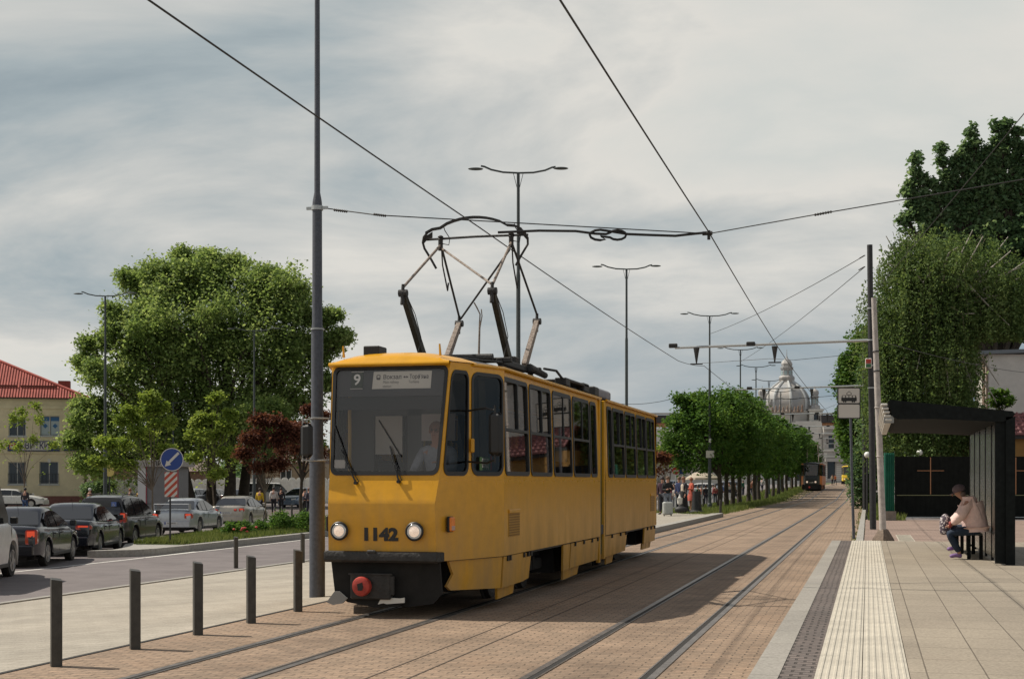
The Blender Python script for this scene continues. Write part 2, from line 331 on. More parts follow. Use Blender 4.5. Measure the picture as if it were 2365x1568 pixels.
def sheet(name, l, r, t0, t1, off, m, nt_=24, extra=None, skirt=0.0, kind='structure', parent=None):
    """strip of ground between s=l(t) and s=r(t), following the terrain"""
    lf = l if callable(l) else (lambda t: l); rf = r if callable(r) else (lambda t: r)
    ts = sorted(set([t0 + (t1 - t0) * i / nt_ for i in range(nt_ + 1)] + [t for t in TB if t0 < t < t1])); mb = MB()
    def fn(t, k):
        a, b = lf(t), rf(t); return a + (b - a) * k
    for i in range(len(ts) - 1):
        ta, tb = ts[i], ts[i + 1]
        cuts = [0, 1]
        for sb in SB:
            k1 = (sb - lf(ta)) / (rf(ta) - lf(ta)) if abs(rf(ta) - lf(ta)) > 1e-6 else -1
            if 0.001 < k1 < 0.999: cuts.append(k1)
        cuts.sort()
        for j in range(len(cuts) - 1):
            q = [(fn(ta, cuts[j]), ta), (fn(ta, cuts[j + 1]), ta), (fn(tb, cuts[j + 1]), tb), (fn(tb, cuts[j]), tb)]
            mb.add([(s, t, gz(s, t) + off) for s, t in q], [(0, 1, 2, 3)])
        if skirt:
            for f in (lf, rf):
                mb.add([(f(ta), ta, gz(f(ta), ta) + off), (f(tb), tb, gz(f(tb), tb) + off), (f(tb), tb, gz(f(tb), tb) + off - skirt), (f(ta), ta, gz(f(ta), ta) + off - skirt)], [(0, 1, 2, 3)])
    if skirt:
        for tt in (t0, t1):
            mb.add([(lf(tt), tt, gz(lf(tt), tt) + off), (rf(tt), tt, gz(rf(tt), tt) + off), (rf(tt), tt, gz(rf(tt), tt) + off - skirt), (lf(tt), tt, gz(lf(tt), tt) + off - skirt)], [(0, 1, 2, 3)])
    return mb.build(name, m, kind=kind, smooth=0, parent=parent)
mb = MB(); ss = [-900, -300, -120, -60, -30, -14.3, -6.9, 0, 30, 120, 300, 900]; tt = [-60, 0, 30, 60, 90, 125, 170, 220, 320, 600, 1500, 3000]
mb.grid(lambda s, t: (s, t, gz(s, t)), ss, tt).build('ground', M_ASPH, kind='structure', smooth=0)
sheet('road', -24, -14.3, 0, 300, 0.004, M_ASPH)
sheet('track_bed', -7.0, -0.9, 4, 330, 0.008, M_SETT, 60)
sheet('track_verge_paving', -0.9, -0.1, 36, 330, 0.008, M_SETT, 20)
# pale pavement on the left, sloping down to the road, with a kerb stone along it
sheet('pavement', -14.3, -7.0, 4, 42, 0.010, M_PAVE, 20)
sheet('pavement_dark_patch', -14.2, -10.5, 34.5, 44, 0.014, mat('worn_paving', (0.15, 0.125, 0.11), 0.9, noise=(5, 0.2), bump=(30, 0.5)), 6)
sheet('road_kerb', -14.45, -14.3, 4, 42, 0.035, M_KERB, 20, skirt=0.08)
sheet('pavement_border', -7.06, -6.98, 4, 42, 0.014, M_GROOVE, 20)
# rails: steel head with a dark groove beside it
for c in (-5.33, -2.2):
    for i, d in enumerate((-0.5, 0.5)):
        g = 1 if d < 0 else -1
        rl = sheet('rail', c + d - 0.032, c + d + 0.032, 4, 330, 0.016, M_STEEL, 30, skirt=0.01, kind='structure')
        gr = sheet('rail_groove', *sorted((c + d + g * 0.032, c + d + g * 0.085)), 4, 330, 0.013, M_GROOVE, 30, kind='structure')
        rl2 = sheet('rail_lip', *sorted((c + d + g * 0.085, c + d + g * 0.10)), 4, 330, 0.016, M_STEEL, 30, kind='structure')
# long concrete joints between the tracks
for s in (-3.95, -3.62): sheet('paving_joint', s, s + 0.016, 4, 120, 0.012, mat('joint_brown', (0.11, 0.08, 0.058), 0.9), 20)
# near platform (camera stands on it)
PH = 0.26
def plat(name, a, b, m, z=PH, t0=2, t1=33.3): return MB().box(a, b, t0, t1, 0.0, z).build(name, m, kind='structure', smooth=0)
plat('platform_edge', -0.80, -0.60, M_KERB2, PH)
plat('platform_dark_band', -0.598, -0.36, M_DARKSETT, PH - 0.004)
plat('platform', 0.282, 14, M_PLAT, PH)
M_TACT = mat('tactile_tile', (0.46, 0.42, 0.345), 0.75, noise=(3, 0.16), bump=(90, 0.2))
mb = MB()
for k in range(2):
    a = -0.358 + k * 0.32; j = 0
    mb.box(a, a + 0.314, 2, 33.3, 0.0, PH + 0.002)
    for i in range(6):
        x = a + 0.022 + i * 0.05
        t = 4.0
        while t < 33.2:
            t2 = min(t + 0.296, 33.25); mb.add([(x, t, PH + 0.002), (x + 0.026, t, PH + 0.002), (x + 0.026, t2, PH + 0.002), (x, t2, PH + 0.002), (x + 0.006, t + .005, PH + 0.008), (x + 0.02, t + .005, PH + 0.008), (x + 0.02, t2 - .005, PH + 0.008), (x + 0.006, t2 - .005, PH + 0.008)], [(4, 5, 6, 7), (0, 1, 5, 4), (1, 2, 6, 5), (2, 3, 7, 6), (3, 0, 4, 7)]); t += 0.30
mb.build('tactile_paving', M_TACT, kind='structure', smooth=0)
MB().box(-0.8, 14, 33.302, 33.42, 0, PH - 0.01).build('platform_end_kerb', M_KERB, kind='structure', smooth=0)
# pavement beyond the platform
MB().box(-0.12, 60, 33.42, 58, 0.0, 0.10).build('red_pavement', M_RED, kind='structure', smooth=0)
MB().box(-0.3, -0.12, 33.42, 140, 0.0, 0.13).build('kerb', M_KERB, kind='structure', smooth=0)
for a, b, c, d in ((0.0, 0.35, 34.3, 37.4), (0.75, 1.15, 34.6, 41.5), (1.15, 1.75, 34.2, 35.8)):
    mb = MB(); mb.box(a, b, c, d, 0.0985, 0.104); t = c
    while t < d - .05:
        mb.box(a + .02, b - .02, t, t + 0.03, 0.104, 0.110); t += 0.07
    mb.build('tactile_patch', M_TACT, kind='structure', smooth=0)
# far platform on the left, where people wait
MB().box(-9.4, -6.72, 37, 65.2, -0.2, 0.16).build('far_platform', M_PAVE, kind='structure', smooth=0)
MB().box(-6.72, -6.42, 37, 65.4, -0.1, 0.168).build('far_platform_edge', M_KERB, kind='structure', smooth=0)
# islands and verges
def tuft_field(name, inside, n, hgt, m, label, kind='stuff', wid=0.014, cat='grass', seed=1, spread=1.0, zoff=0.0):
    rnd = np.random.default_rng(seed); P = np.array(inside(rnd, n)); n = len(P)
    z = np.array([gz(a, b) for a, b in P]) + zoff; h = hgt * (0.4 + rnd.random(n)); a = rnd.random(n) * 6.283; dx = np.cos(a) * wid; dy = np.sin(a) * wid
    lx = (rnd.random(n) - .5) * hgt * 0.9 * spread; ly = (rnd.random(n) - .5) * hgt * 0.9 * spread
    V = np.empty((n, 3, 3)); V[:, 0] = np.c_[P[:, 0] - dx, P[:, 1] - dy, z]; V[:, 1] = np.c_[P[:, 0] + dx, P[:, 1] + dy, z]; V[:, 2] = np.c_[P[:, 0] + lx, P[:, 1] + ly, z + h]
    me = bpy.data.meshes.new(name); me.from_pydata(V.reshape(-1, 3), [], np.arange(n * 3).reshape(-1, 3).tolist()); me.materials.append(m)
    o = bpy.data.objects.new(name, me); COL.objects.link(o); return tag(o, label, cat, kind=kind)
M_BLADE = leafmat('grass_leaf', (0.055, 0.085, 0.02), (0.11, 0.145, 0.04), (0.21, 0.22, 0.09), 0.3)
# traffic island: wedge with its nose towards the camera
def isl_r(t): return -19.6 - max(0, 1.6 - (t - 35.2)) ** 2 * 0.4 - (t - 35) * 0.035
def isl_l(t): return isl_r(t) - 0.25 - 0.5 * min(t - 35.2, 4) - max(0, t - 39.2) * 0.17
sheet('traffic_island', isl_l, isl_r, 35.2, 76, 0.20, M_KERB, 50, skirt=0.3)
sheet('island_soil', lambda t: isl_l(t) + 0.35, lambda t: isl_r(t) - 0.35, 39.0, 75, 0.215, M_SOIL, 20)
def isl_in(r, n):
    t = 39.2 + r.random(n) ** 1.2 * 35; k = r.random(n); return [(isl_l(a) + .3 + (isl_r(a) - isl_l(a) - .6) * b, a) for a, b in zip(t, k)]
tuft_field('island_grass', isl_in, 26000, 0.15, M_BLADE, 'grass and weeds growing on the kerbed traffic island', wid=0.02, zoff=0.2)
# verge with the tree row along the tracks
sheet('verge', -12.5, -7.05, 62.9, 330, 0.05, M_SOIL, 30)
sheet('verge_kerb', -12.7, -12.5, 62.9, 330, 0.08, M_KERB, 30, skirt=0.1)
tuft_field('verge_grass', lambda r, n: [(-12.4 + a * 5.5, 63 + b ** 1.6 * 130) for a, b in zip(r.random(n), r.random(n))], 30000, 0.22, M_BLADE, 'strip of grass under the row of trees beside the tracks', wid=0.03, seed=2, zoff=0.04)
tuft_field('track_weeds', lambda r, n: [(-7.2 + a * 1.2 * (0.2 + b), 60 + b ** 1.3 * 100) for a, b in zip(r.random(n) ** 2, r.random(n))] + [(-0.1 - 0.35 * a * a, 30 + 60 * b) for a, b in zip(r.random(700), r.random(700))], 3500, 0.12, M_BLADE, 'weeds growing between the setts along the edge of the tracks', wid=0.02, seed=5)
sheet('side_verge', 0.0, 1.3, 58, 140, 0.11, M_SOIL, 12)
tuft_field('side_verge_grass', lambda r, n: [(0.02 + a * 1.4, 57 + b * 50) for a, b in zip(r.random(n), r.random(n))], 5000, 0.25, M_BLADE, 'grass at the foot of the bushes right of the tracks', wid=0.03, seed=3, zoff=0.1)
# far lawn before the yellow building, and the road beside it
def lawn_poly(name, pts, off, m):
    mb = MB(); mb.add([(s, t, gz(s, t) + off) for s, t in pts], [tuple(range(len(pts)))]); return mb.build(name, m, kind='structure', smooth=0)
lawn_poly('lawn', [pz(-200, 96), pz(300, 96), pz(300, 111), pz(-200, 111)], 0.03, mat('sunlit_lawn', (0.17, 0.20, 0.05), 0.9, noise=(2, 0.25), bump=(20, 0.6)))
lawn_poly('far_pavement', [pz(420, 80), pz(740, 80), pz(740, 118), pz(420, 118)], 0.02, M_DARKSETT)
lawn_poly('pavement_strip', [pz(-200, 111.2), pz(300, 111.2), pz(300, 113), pz(-200, 113)], 0.04, M_KERB)
lawn_poly('pavement_strip', [pz(430, 76), pz(760, 76), pz(760, 79), pz(430, 79)], 0.05, M_KERB)
# painted lines
def line(pts, w, off=0.008, name='road_marking'):
    mb = MB()
    for (a, b) in zip(pts[:-1], pts[1:]):
        d = Vector((b[0] - a[0], b[1] - a[1])).normalized(); nrm = Vector((-d.y, d.x)) * w / 2
        q = [(a[0] - nrm.x, a[1] - nrm.y), (a[0] + nrm.x, a[1] + nrm.y), (b[0] + nrm.x, b[1] + nrm.y), (b[0] - nrm.x, b[1] - nrm.y)]
        mb.add([(s, t, gz(s, t) + off) for s, t in q], [(0, 1, 2, 3)])
    return mb.build(name, M_LINE, kind='structure', smooth=0)
line([(-19.15, 22), (-19.3, 34.5), (-19.55, 39)], 0.12, 0.008)
line([(-19.3, 35.5), (-19.55, 45), (-20.3, 62), (-20.6, 74)], 0.12, 0.012)
line([(-18.6, 74), (-18.6, 300)], 0.14)
line([(-15.2, 40), (-15.2, 120)], 0.12)
line([(-23.5, 80), (-23.5, 300)], 0.25)
# ================================================================ tram
def tram_paint(name, c, dirt):
    m = bpy.data.materials.new(name); m.use_nodes = True; t = m.node_tree; b = t.nodes['Principled BSDF']; L = t.links.new
    b.inputs['Roughness'].default_value = 0.42; b.inputs['Specular IOR Level'].default_value = 0.4
    g = NN(t, 'ShaderNodeNewGeometry'); sp = NN(t, 'ShaderNodeSeparateXYZ'); L(g.outputs['Position'], sp.inputs[0])
    mp = NN(t, 'ShaderNodeMapping'); mp.inputs['Scale'].default_value = (6, 2.0, 0.5); L(g.outputs['Position'], mp.inputs[0])
    n = NN(t, 'ShaderNodeTexNoise', i_Scale=1.4, i_Detail=8.0, i_Roughness=0.6); L(mp.outputs[0], n.inputs['Vector'])
    n2 = NN(t, 'ShaderNodeTexNoise', i_Scale=7.0, i_Detail=8.0, i_Roughness=0.7); L(g.outputs['Position'], n2.inputs['Vector'])
    # road dirt: a band of dust and splashes on the lowest metre, in blotches
    z = NN(t, 'ShaderNodeMapRange', i_1=1.65, i_2=0.30, i_3=0.0, i_4=0.9); L(sp.outputs[2], z.inputs[0])
    nr = NN(t, 'ShaderNodeMapRange', i_1=0.35, i_2=0.7, i_3=0.15, i_4=1.0); L(n.outputs[0], nr.inputs[0])
    mu = NN(t, 'ShaderNodeMath', operation='MULTIPLY', use_clamp=True); L(z.outputs[0], mu.inputs[0]); L(nr.outputs[0], mu.inputs[1])
    mr = NN(t, 'ShaderNodeMapRange', i_1=0.3, i_2=0.75, i_3=0.88, i_4=1.1); L(n2.outputs[0], mr.inputs[0])
    vm = NN(t, 'ShaderNodeVectorMath', operation='SCALE'); vm.inputs[0].default_value = c; L(mr.outputs[0], vm.inputs['Scale'])
    mx = NN(t, 'ShaderNodeMixRGB'); L(mu.outputs[0], mx.inputs[0]); L(vm.outputs[0], mx.inputs[1]); mx.inputs[2].default_value = (*dirt, 1)
    sp2 = NN(t, 'ShaderNodeMapRange', i_1=0.70, i_2=0.76, i_3=0, i_4=0.7); L(n2.outputs[0], sp2.inputs[0])
    m2 = NN(t, 'ShaderNodeMixRGB'); L(mx.outputs[0], m2.inputs[1]); m2.inputs[2].default_value = (dirt[0] * .45, dirt[1] * .4, dirt[2] * .5, 1)
    mz = NN(t, 'ShaderNodeMath', operation='MULTIPLY'); L(sp2.outputs[0], mz.inputs[0]); L(z.outputs[0], mz.inputs[1]); L(mz.outputs[0], m2.inputs[0])
    L(m2.outputs[0], b.inputs['Base Color'])
    ra = NN(t, 'ShaderNodeMath', operation='MULTIPLY_ADD', i_1=0.4, i_2=0.27); L(mu.outputs[0], ra.inputs[0]); L(ra.outputs[0], b.inputs['Roughness'])
    wv = NN(t, 'ShaderNodeTexNoise', i_Scale=2.5, i_Detail=1.0); L(g.outputs['Position'], wv.inputs['Vector'])
    bp = NN(t, 'ShaderNodeBump', i_Strength=0.18, i_Distance=0.03); L(wv.outputs[0], bp.inputs['Height']); L(bp.outputs[0], b.inputs['Normal'])
    return m
M_YEL = tram_paint('tram_yellow', (0.68, 0.335, 0.013), (0.40, 0.245, 0.10))
M_ROOF = mat('tram_roof_grey', (0.075, 0.07, 0.07), 0.8, noise=(3, 0.3), bump=(20, 0.3))
M_BLK = mat('black_rubber', (0.012, 0.012, 0.012), 0.5)
M_IRON = mat('dark_iron', (0.028, 0.026, 0.024), 0.65, noise=(8, 0.4), bump=(30, 0.5))
M_UNDER = mat('underframe', (0.012, 0.011, 0.010), 0.9, noise=(5, 0.4))
M_INT = mat('tram_lining', (0.24, 0.235, 0.22), 0.7)
M_INTD = mat('tram_dark_lining', (0.07, 0.065, 0.06), 0.8)
M_GREY = mat('grey_panel', (0.26, 0.26, 0.25), 0.6)
M_GLASS = glass('tram_glass', (0.42, 0.43, 0.42), 0.13)
M_GLASSF = glass('windscreen_glass', (0.85, 0.82, 0.82), 0.02)
M_GLASSC = glass('cab_glass', (0.5, 0.5, 0.48), -0.03)
M_RUST = mat('rusty_pipe', (0.20, 0.135, 0.095), 0.75, noise=(25, 0.45), col2=(0.36, 0.30, 0.25), bump=(60, 0.4))
M_GRN = mat('bellows_green', (0.03, 0.075, 0.05), 0.7, noise=(10, 0.3))
M_WHITE = mat('white_plate', (0.62, 0.60, 0.55), 0.6)
M_ORANGE = mat('orange_lens', (0.75, 0.22, 0.03), 0.25, noise=(30, 0.2))
M_CHROME = mat('chrome', (0.6, 0.6, 0.58), 0.15, metal=1.0)
M_LAMP = mat('headlight_glass', (0.75, 0.66, 0.58), 0.12, noise=(45, 0.35), emit=((1.0, 0.72, 0.52), 0.42), coat=1)
M_RED = mat('red_paint', (0.42, 0.045, 0.03), 0.55, noise=(12, 0.3))
TL = 16.1; TWD = 1.12
def Wu(u):
    P = [(0, .66), (.34, .735), (.70, .885), (1.45, TWD), (TL - 1.45, TWD), (TL - .7, .885), (TL - .34, .735), (TL, .66)]
    for (a, x), (b, y) in zip(P[:-1], P[1:]):
        if u <= b: return x + (y - x) * (max(u, a) - a) / (b - a)
    return P[-1][1]
def uf(z):
    P = [(.62, .035), (.80, .03), (1.34, 0.0), (1.64, .10), (3.02, .36)]
    if z <= P[0][0]: return P[0][1]
    for (a, x), (b, y) in zip(P[:-1], P[1:]):
        if z <= b: return x + (y - x) * (z - a) / (b - a)
    return P[-1][1]
def wf(z): return Wu(uf(z))
WIN = [(1.52, 2.80), (2.93, 4.23), (4.38, 5.68), (5.82, 7.13), (7.24, 7.74), (8.81, 9.27), (9.38, 10.57), (10.70, 11.90), (12.04, 13.24), (13.36, 14.46)]
ZS, ZT, ZB, ZG = 1.70, 2.90, 0.67, 3.02
def tram_shell(root, MY, MF, detail):
    front = lambda a, z, d=0: (a * (wf(z) - 0.0), uf(z) + d, z)
    # front face
    mb = MB()
    zs = [ZB + .08, .80, 1.07, 1.34, 1.40, 1.52, 1.64]; mb.grid(lambda z, a: front(a, z), zs, [-1, -.5, 0, .5, 1])
    ws = rrect(-.955, .955, 1.70, 2.965, (.10, .085), 5)
    mb.panel([(-1, 1.64), (1, 1.64), (1, 3.02), (-1, 3.02)], [ws], lambda a, z: front(a, z))
    mb.build('front_panel', MF, root)
    # windscreen: rubber seal, pane
    ring = rrect(-.985, .985, 1.675, 2.985, (.12, .10), 5)
    inner = rrect(-.93, .93, 1.725, 2.945, (.085, .07), 5)
    fr = MB().panel(ring, [inner], lambda a, z: front(a, z, -.012), lambda a, z: front(a, z, .03)).build('windscreen', M_BLK, root)
    MB().panel(inner, [], lambda a, z: front(a * 1.02, z, 0.008)).build('windscreen_pane', M_GLASSF, fr, smooth=0)
    for sx in (1, -1):
        def seg(a, z, ua, ub, d=0.0):
            y0 = uf(z) if ua == 0 else ua; x0 = Wu(y0); x1 = Wu(ub); dx, dy = (ub - y0), -(x1 - x0); l = math.hypot(dx, dy)
            y = y0 + (ub - y0) * a; x = x0 + (x1 - x0) * a; return (sx * (x + d * dx / l), y + d * dy / l, z)
        for ua, ub, w in ((0, .7, (.15, .90)), (.7, 1.45, (.09, .93))):
            mb = MB(); mb.grid(lambda z, a: seg(a, z, ua, ub), [ZB] + zs[1:], [0, .5, 1])
            hole = rrect(w[0] - .03, w[1] + .02, 1.69, 2.91, (.16, .11), 5)
            mb.panel([(0, 1.64), (1, 1.64), (1, 3.02), (0, 3.02)], [hole], lambda a, z: seg(a, z, ua, ub)); mb.build('corner_panel', MY if ua else MF, root)
            o_ = rrect(w[0] - .05, w[1] + .04, 1.67, 2.93, (.18, .125), 5); i_ = rrect(w[0], w[1] - .01, 1.72, 2.885, (.13, .085), 5)
            f_ = MB().panel(o_, [i_], lambda a, z: seg(a, z, ua, ub, .010), lambda a, z: seg(a, z, ua, ub, -.03)).build('cab_window', M_BLK, root)
            MB().panel(i_, [], lambda a, z: seg(a, z, ua, ub, -.008)).build('glass', M_GLASSC, f_, smooth=0)
        X = lambda z: TWD - max(0, z - 1.66) * 0.03
        for ya, yb, nm in ((1.45, 8.02, 'front_side_wall'), (8.56, TL - 1.45, 'rear_side_wall')):
            mb = MB(); mb.grid(lambda z, y: (sx * X(z), y, z), [ZB, 1.1, 1.64], [ya + (yb - ya) * k / 6 for k in range(7)])
            hs = [rrect(a - .015, b + .015, ZS - .015, ZT + .015, .10) for a, b in WIN if ya < a < yb]
            mb.panel([(ya, 1.64), (yb, 1.64), (yb, 3.02), (ya, 3.02)], hs, lambda y, z: (sx * X(z), y, z)); mb.build(nm, MY, root)
        for wi, (a, b) in enumerate(WIN):
            mb = MB(); nar = b - a < .8; rr_ = .085
            out, inn = rrect(a - .025, b + .025, ZS - .025, ZT + .025, rr_ + .02), []
            zm = 2.26; ym = (a + b) / 2 + .08
            if nar: inn = [rrect(a + .03, b - .03, ZS + .03, ZT - .03, .06)]
            else: inn = [rrect(a + .035, b - .035, ZS + .03, zm - .018, .05), rrect(a + .035, ym - .018, zm + .018, ZT - .03, .05), rrect(ym + .018, b - .035, zm + .018, ZT - .03, .05)]
            mb.panel(out, inn, lambda y, z: (sx * (X(z) + .012), y, z), lambda y, z: (sx * (X(z) - .03), y, z))
            f_ = mb.build('side_window', M_BLK, root)
            rnd = random.Random(wi * 7 + sx); tl = rnd.uniform(-.010, .010)
            MB().panel(rrect(a + .01, b - .01, ZS + .01, ZT - .01, .06), [], lambda y, z: (sx * (X(z) - .008 + tl * (z - 2.2) + tl * .6 * (y - a)), y, z)).build('glass', M_GLASS, f_, smooth=0)
    # rear end
    mb = MB()
    mb.grid(lambda a, z: (a * Wu(TL - uf(z)), TL - uf(z), z), [-1, 0, 1], [ZB, .8, 1.34, 1.64, 3.02])
    for sx in (1, -1):
        for ua, ub in ((0, .7), (.7, 1.45)):
            mb.grid(lambda a, z: (sx * (Wu(uf(z) if ua == 0 else ua) * (1 - a) + Wu(ub) * a), TL - ((uf(z) if ua == 0 else ua) * (1 - a) + ub * a), z), [0, 1], [ZB, .8, 1.34, 1.64, 3.02])
    mb.build('rear_panel', MY, root)
    # roof: yellow front cap, grey roof skin, yellow edge moulding
    def roofz(u, k):
        e = min(1, max(0, (u - .27) / .30), max(0, (TL - .27 - u) / .30)) ** 0.45; return 3.015 + .135 * e * (1 - abs(k) ** 3.0) + .0
    def rf(u, k): return (k * (Wu(min(max(u, .34), TL - .34)) + .012), u, roofz(u, k))
    ks = [-1, -.97, -.9, -.78, -.6, -.4, -.2, 0, .2, .4, .6, .78, .9, .97, 1]
    cap = MB().grid(lambda u, k: (rf(u, k)[0] * 1.012, u, rf(u, k)[2] + .012), [.27, .30, .35, .42, .5, .6, .7, .76, .84], ks)
    cap.grid(lambda d, k: (rf(.27, k)[0] * 1.012, .27 + d[0], 3.027 - d[1]), [(0, 0), (-.015, .01), (-.02, .03), (0, .045), (.07, .05)], ks)
    cap.build('roof_cap', MF, root, smooth=50)
    MB().grid(rf, [.84, 1.1, 1.45, 4, 7.9, 8.05], ks).build('roof', M_ROOF, root, smooth=50)
    MB().grid(rf, [8.55, 9, 12, 14.65, 15.2, TL - .34, TL - .28], ks).build('roof', M_ROOF, root, smooth=50)
    for sx in (1, -1):
        MB().tube([(sx * (Wu(u) + .012), u, 3.012) for u in (.75, 1.1, 1.45, 3, 5, 8.02)], .022, 6).build('rain_gutter', MY, root)
        MB().tube([(sx * (Wu(u) + .012), u, 3.012) for u in (8.56, 9, 12, 14.65, 15.4)], .022, 6).build('rain_gutter', MY, root)
    # bellows
    mb = MB()
    n = 14
    for sx in (1, -1):
        mb.grid(lambda i, z: (sx * (TWD - .05 - .03 * (i % 2)), 8.0 + .6 * i / n, z), range(n + 1), [.35, 1.5, 2.98])
    mb.grid(lambda i, k: (k * (TWD - .06), 8.0 + .6 * i / n, 3.0 + .08 * (1 - abs(k) ** 3) - .03 * (i % 2)), range(n + 1), [-1, -.8, 0, .8, 1])
    mb.build('bellows', M_GRN, root)
    for sx in (1, -1):
        MB().box(sx * 1.08 - .035, sx * 1.08 + .035, 8.02, 8.10, .22, 3.0, .01).build('joint_post', MY, root)
        MB().box(sx * 1.08 - .035, sx * 1.08 + .035, 8.44, 8.56, .26, 3.0, .01).build('joint_post', MY, root)
    # inside
    mb = MB(); out = [(-Wu(u) + .02, u) for u in (.35, .7, 1.45, TL - 1.45, TL - .4)] + [(Wu(u) - .02, u) for u in (TL - .4, TL - 1.45, 1.45, .7, .35)]
    mb.prism(out, lambda x, y: (x, y, .86), lambda x, y: (x, y, .70)); mb.build('floor', M_INTD, root, smooth=0)
    MB().prism(out, lambda x, y: (x * .97, y, 3.0), lambda x, y: (x * .97, y, 2.99)).build('ceiling', M_INT, root, smooth=0)
def fillet(mb, *a): pass
def tram_under(root, MY):
    for ya, yb, za, top in ((1.46, 2.98, .20, ZB - .02),):
        pass
    def sk(pts, name, m, th=.03, off=0.0, par=root):   # pts: polygon in (y, z) on the skirt surface
        for sx in (1, -1):
            MB().prism(pts, lambda y, z: (sx * (Wu(y) - .02 + off - (.66 - z) * .06), y, z), lambda y, z: (sx * (Wu(y) - .02 - th + off - (.66 - z) * .06), y, z)).build(name, m, par)
    sk([(.36, .66), (1.44, .66), (1.44, .27), (.42, .31), (.35, .36), (.45, .50)], 'skirt', MY)
    sk([(1.47, .66), (2.62, .66), (2.62, .28), (1.47, .27)], 'skirt', MY, off=.012)
    sk([(2.65, .65), (3.02, .65), (2.94, .30), (2.65, .28)], 'skirt', MY)
    sk([(1.5, .265), (2.4, .265), (2.35, .14), (1.55, .12)], 'skirt_step', MY, off=-.06)
    sk([(5.12, .65), (5.62, .65), (5.62, .26), (5.20, .25)], 'skirt', MY)
    sk([(5.65, .65), (7.98, .65), (7.98, .28), (5.65, .27)], 'skirt', MY, off=.01)
    sk([(5.5, .25), (6.7, .25), (6.6, .12), (5.5, .10)], 'skirt_step', MY, off=-.06)
    sk([(8.6, .65), (10.9, .65), (10.8, .30), (8.6, .28)], 'skirt', MY, off=.005)
    sk([(9.2, .27), (9.9, .27), (9.8, .14), (9.2, .13)], 'skirt_step', MY, off=-.06)
    sk([(13.1, .65), (14.62, .65), (14.62, .34), (13.1, .33)], 'skirt', MY, off=.005)
    sk([(13.3, .33), (14.5, .33), (14.4, .20), (13.3, .20)], 'skirt_step', MY, off=-.06)
    # black gap line under the body and hinges on the skirts
    for sx in (1, -1):
        mb = MB(); mb.grid(lambda y, z: (sx * (Wu(y) - .045), y, z), [.36, .7, 1.45, 8.0], [.635, .675]); mb.grid(lambda y, z: (sx * (Wu(y) - .045), y, z), [8.6, 14.6], [.635, .675])
        for y in (1.62, 2.5, 1.75, 2.75, 2.9, 5.9, 6.6, 7.3, 7.8, 9.2, 10.1, 10.7, 13.4, 13.9, 14.4):
            mb.box(sx * (TWD - .01) - .02, sx * (TWD - .01) + .02, y, y + .06, .60, .665)
        mb.build('skirt_hinge', M_BLK, root)
    # bogies
    for yc in (3.95, 11.9):
        b = MB(); b.box(-.62, .62, yc - 1.35, yc + 1.35, .26, .5, .03)
        for sx in (1, -1):
            b.box(sx * .70 - .06, sx * .70 + .06, yc - 1.2, yc + 1.2, .30, .46, .02)
            for k in (-.6, 0, .6): b.tube([(sx * .72, yc + k, .32 + .02 * i) for i in range(10)], .07, 8)
        bg = b.build('bogie', M_UNDER, root)
        for sx in (1, -1):
            for k in (-.92, .92):
                MB().lathe([(0, -.055), (.33, -.055), (.345, -.05), (.345, -.03), (.31, -.02), (.30, .05), (.24, .055), (.2, .03), (.1, .03), (.09, .08), (0, .08)], (sx * .5, yc + k, .32), 28, 'X').build('wheel', M_IRON, bg)
    # equipment boxes under the floor
    mb = MB(); mb.box(-.70, .70, .55, 1.5, .28, .66); mb.box(-.92, .92, 1.5, 2.9, .28, .66); mb.box(-.9, .9, 5.3, 7.9, .22, .72); mb.box(-.9, .9, 8.7, 10.4, .24, .72); mb.box(-.9, .9, 13.2, 15.7, .3, .72); mb.box(-.7, .7, 2.9, 14, .5, .72)
    mb.build('underframe', M_UNDER, root)
TRAM = empty('tram', (-5.54, 15.8, 0), 0, 'large yellow articulated tram with number 1142 and route 9 on its front', 'tram')
tram_shell(TRAM, M_YEL, M_YEL, True); tram_under(TRAM, M_YEL)
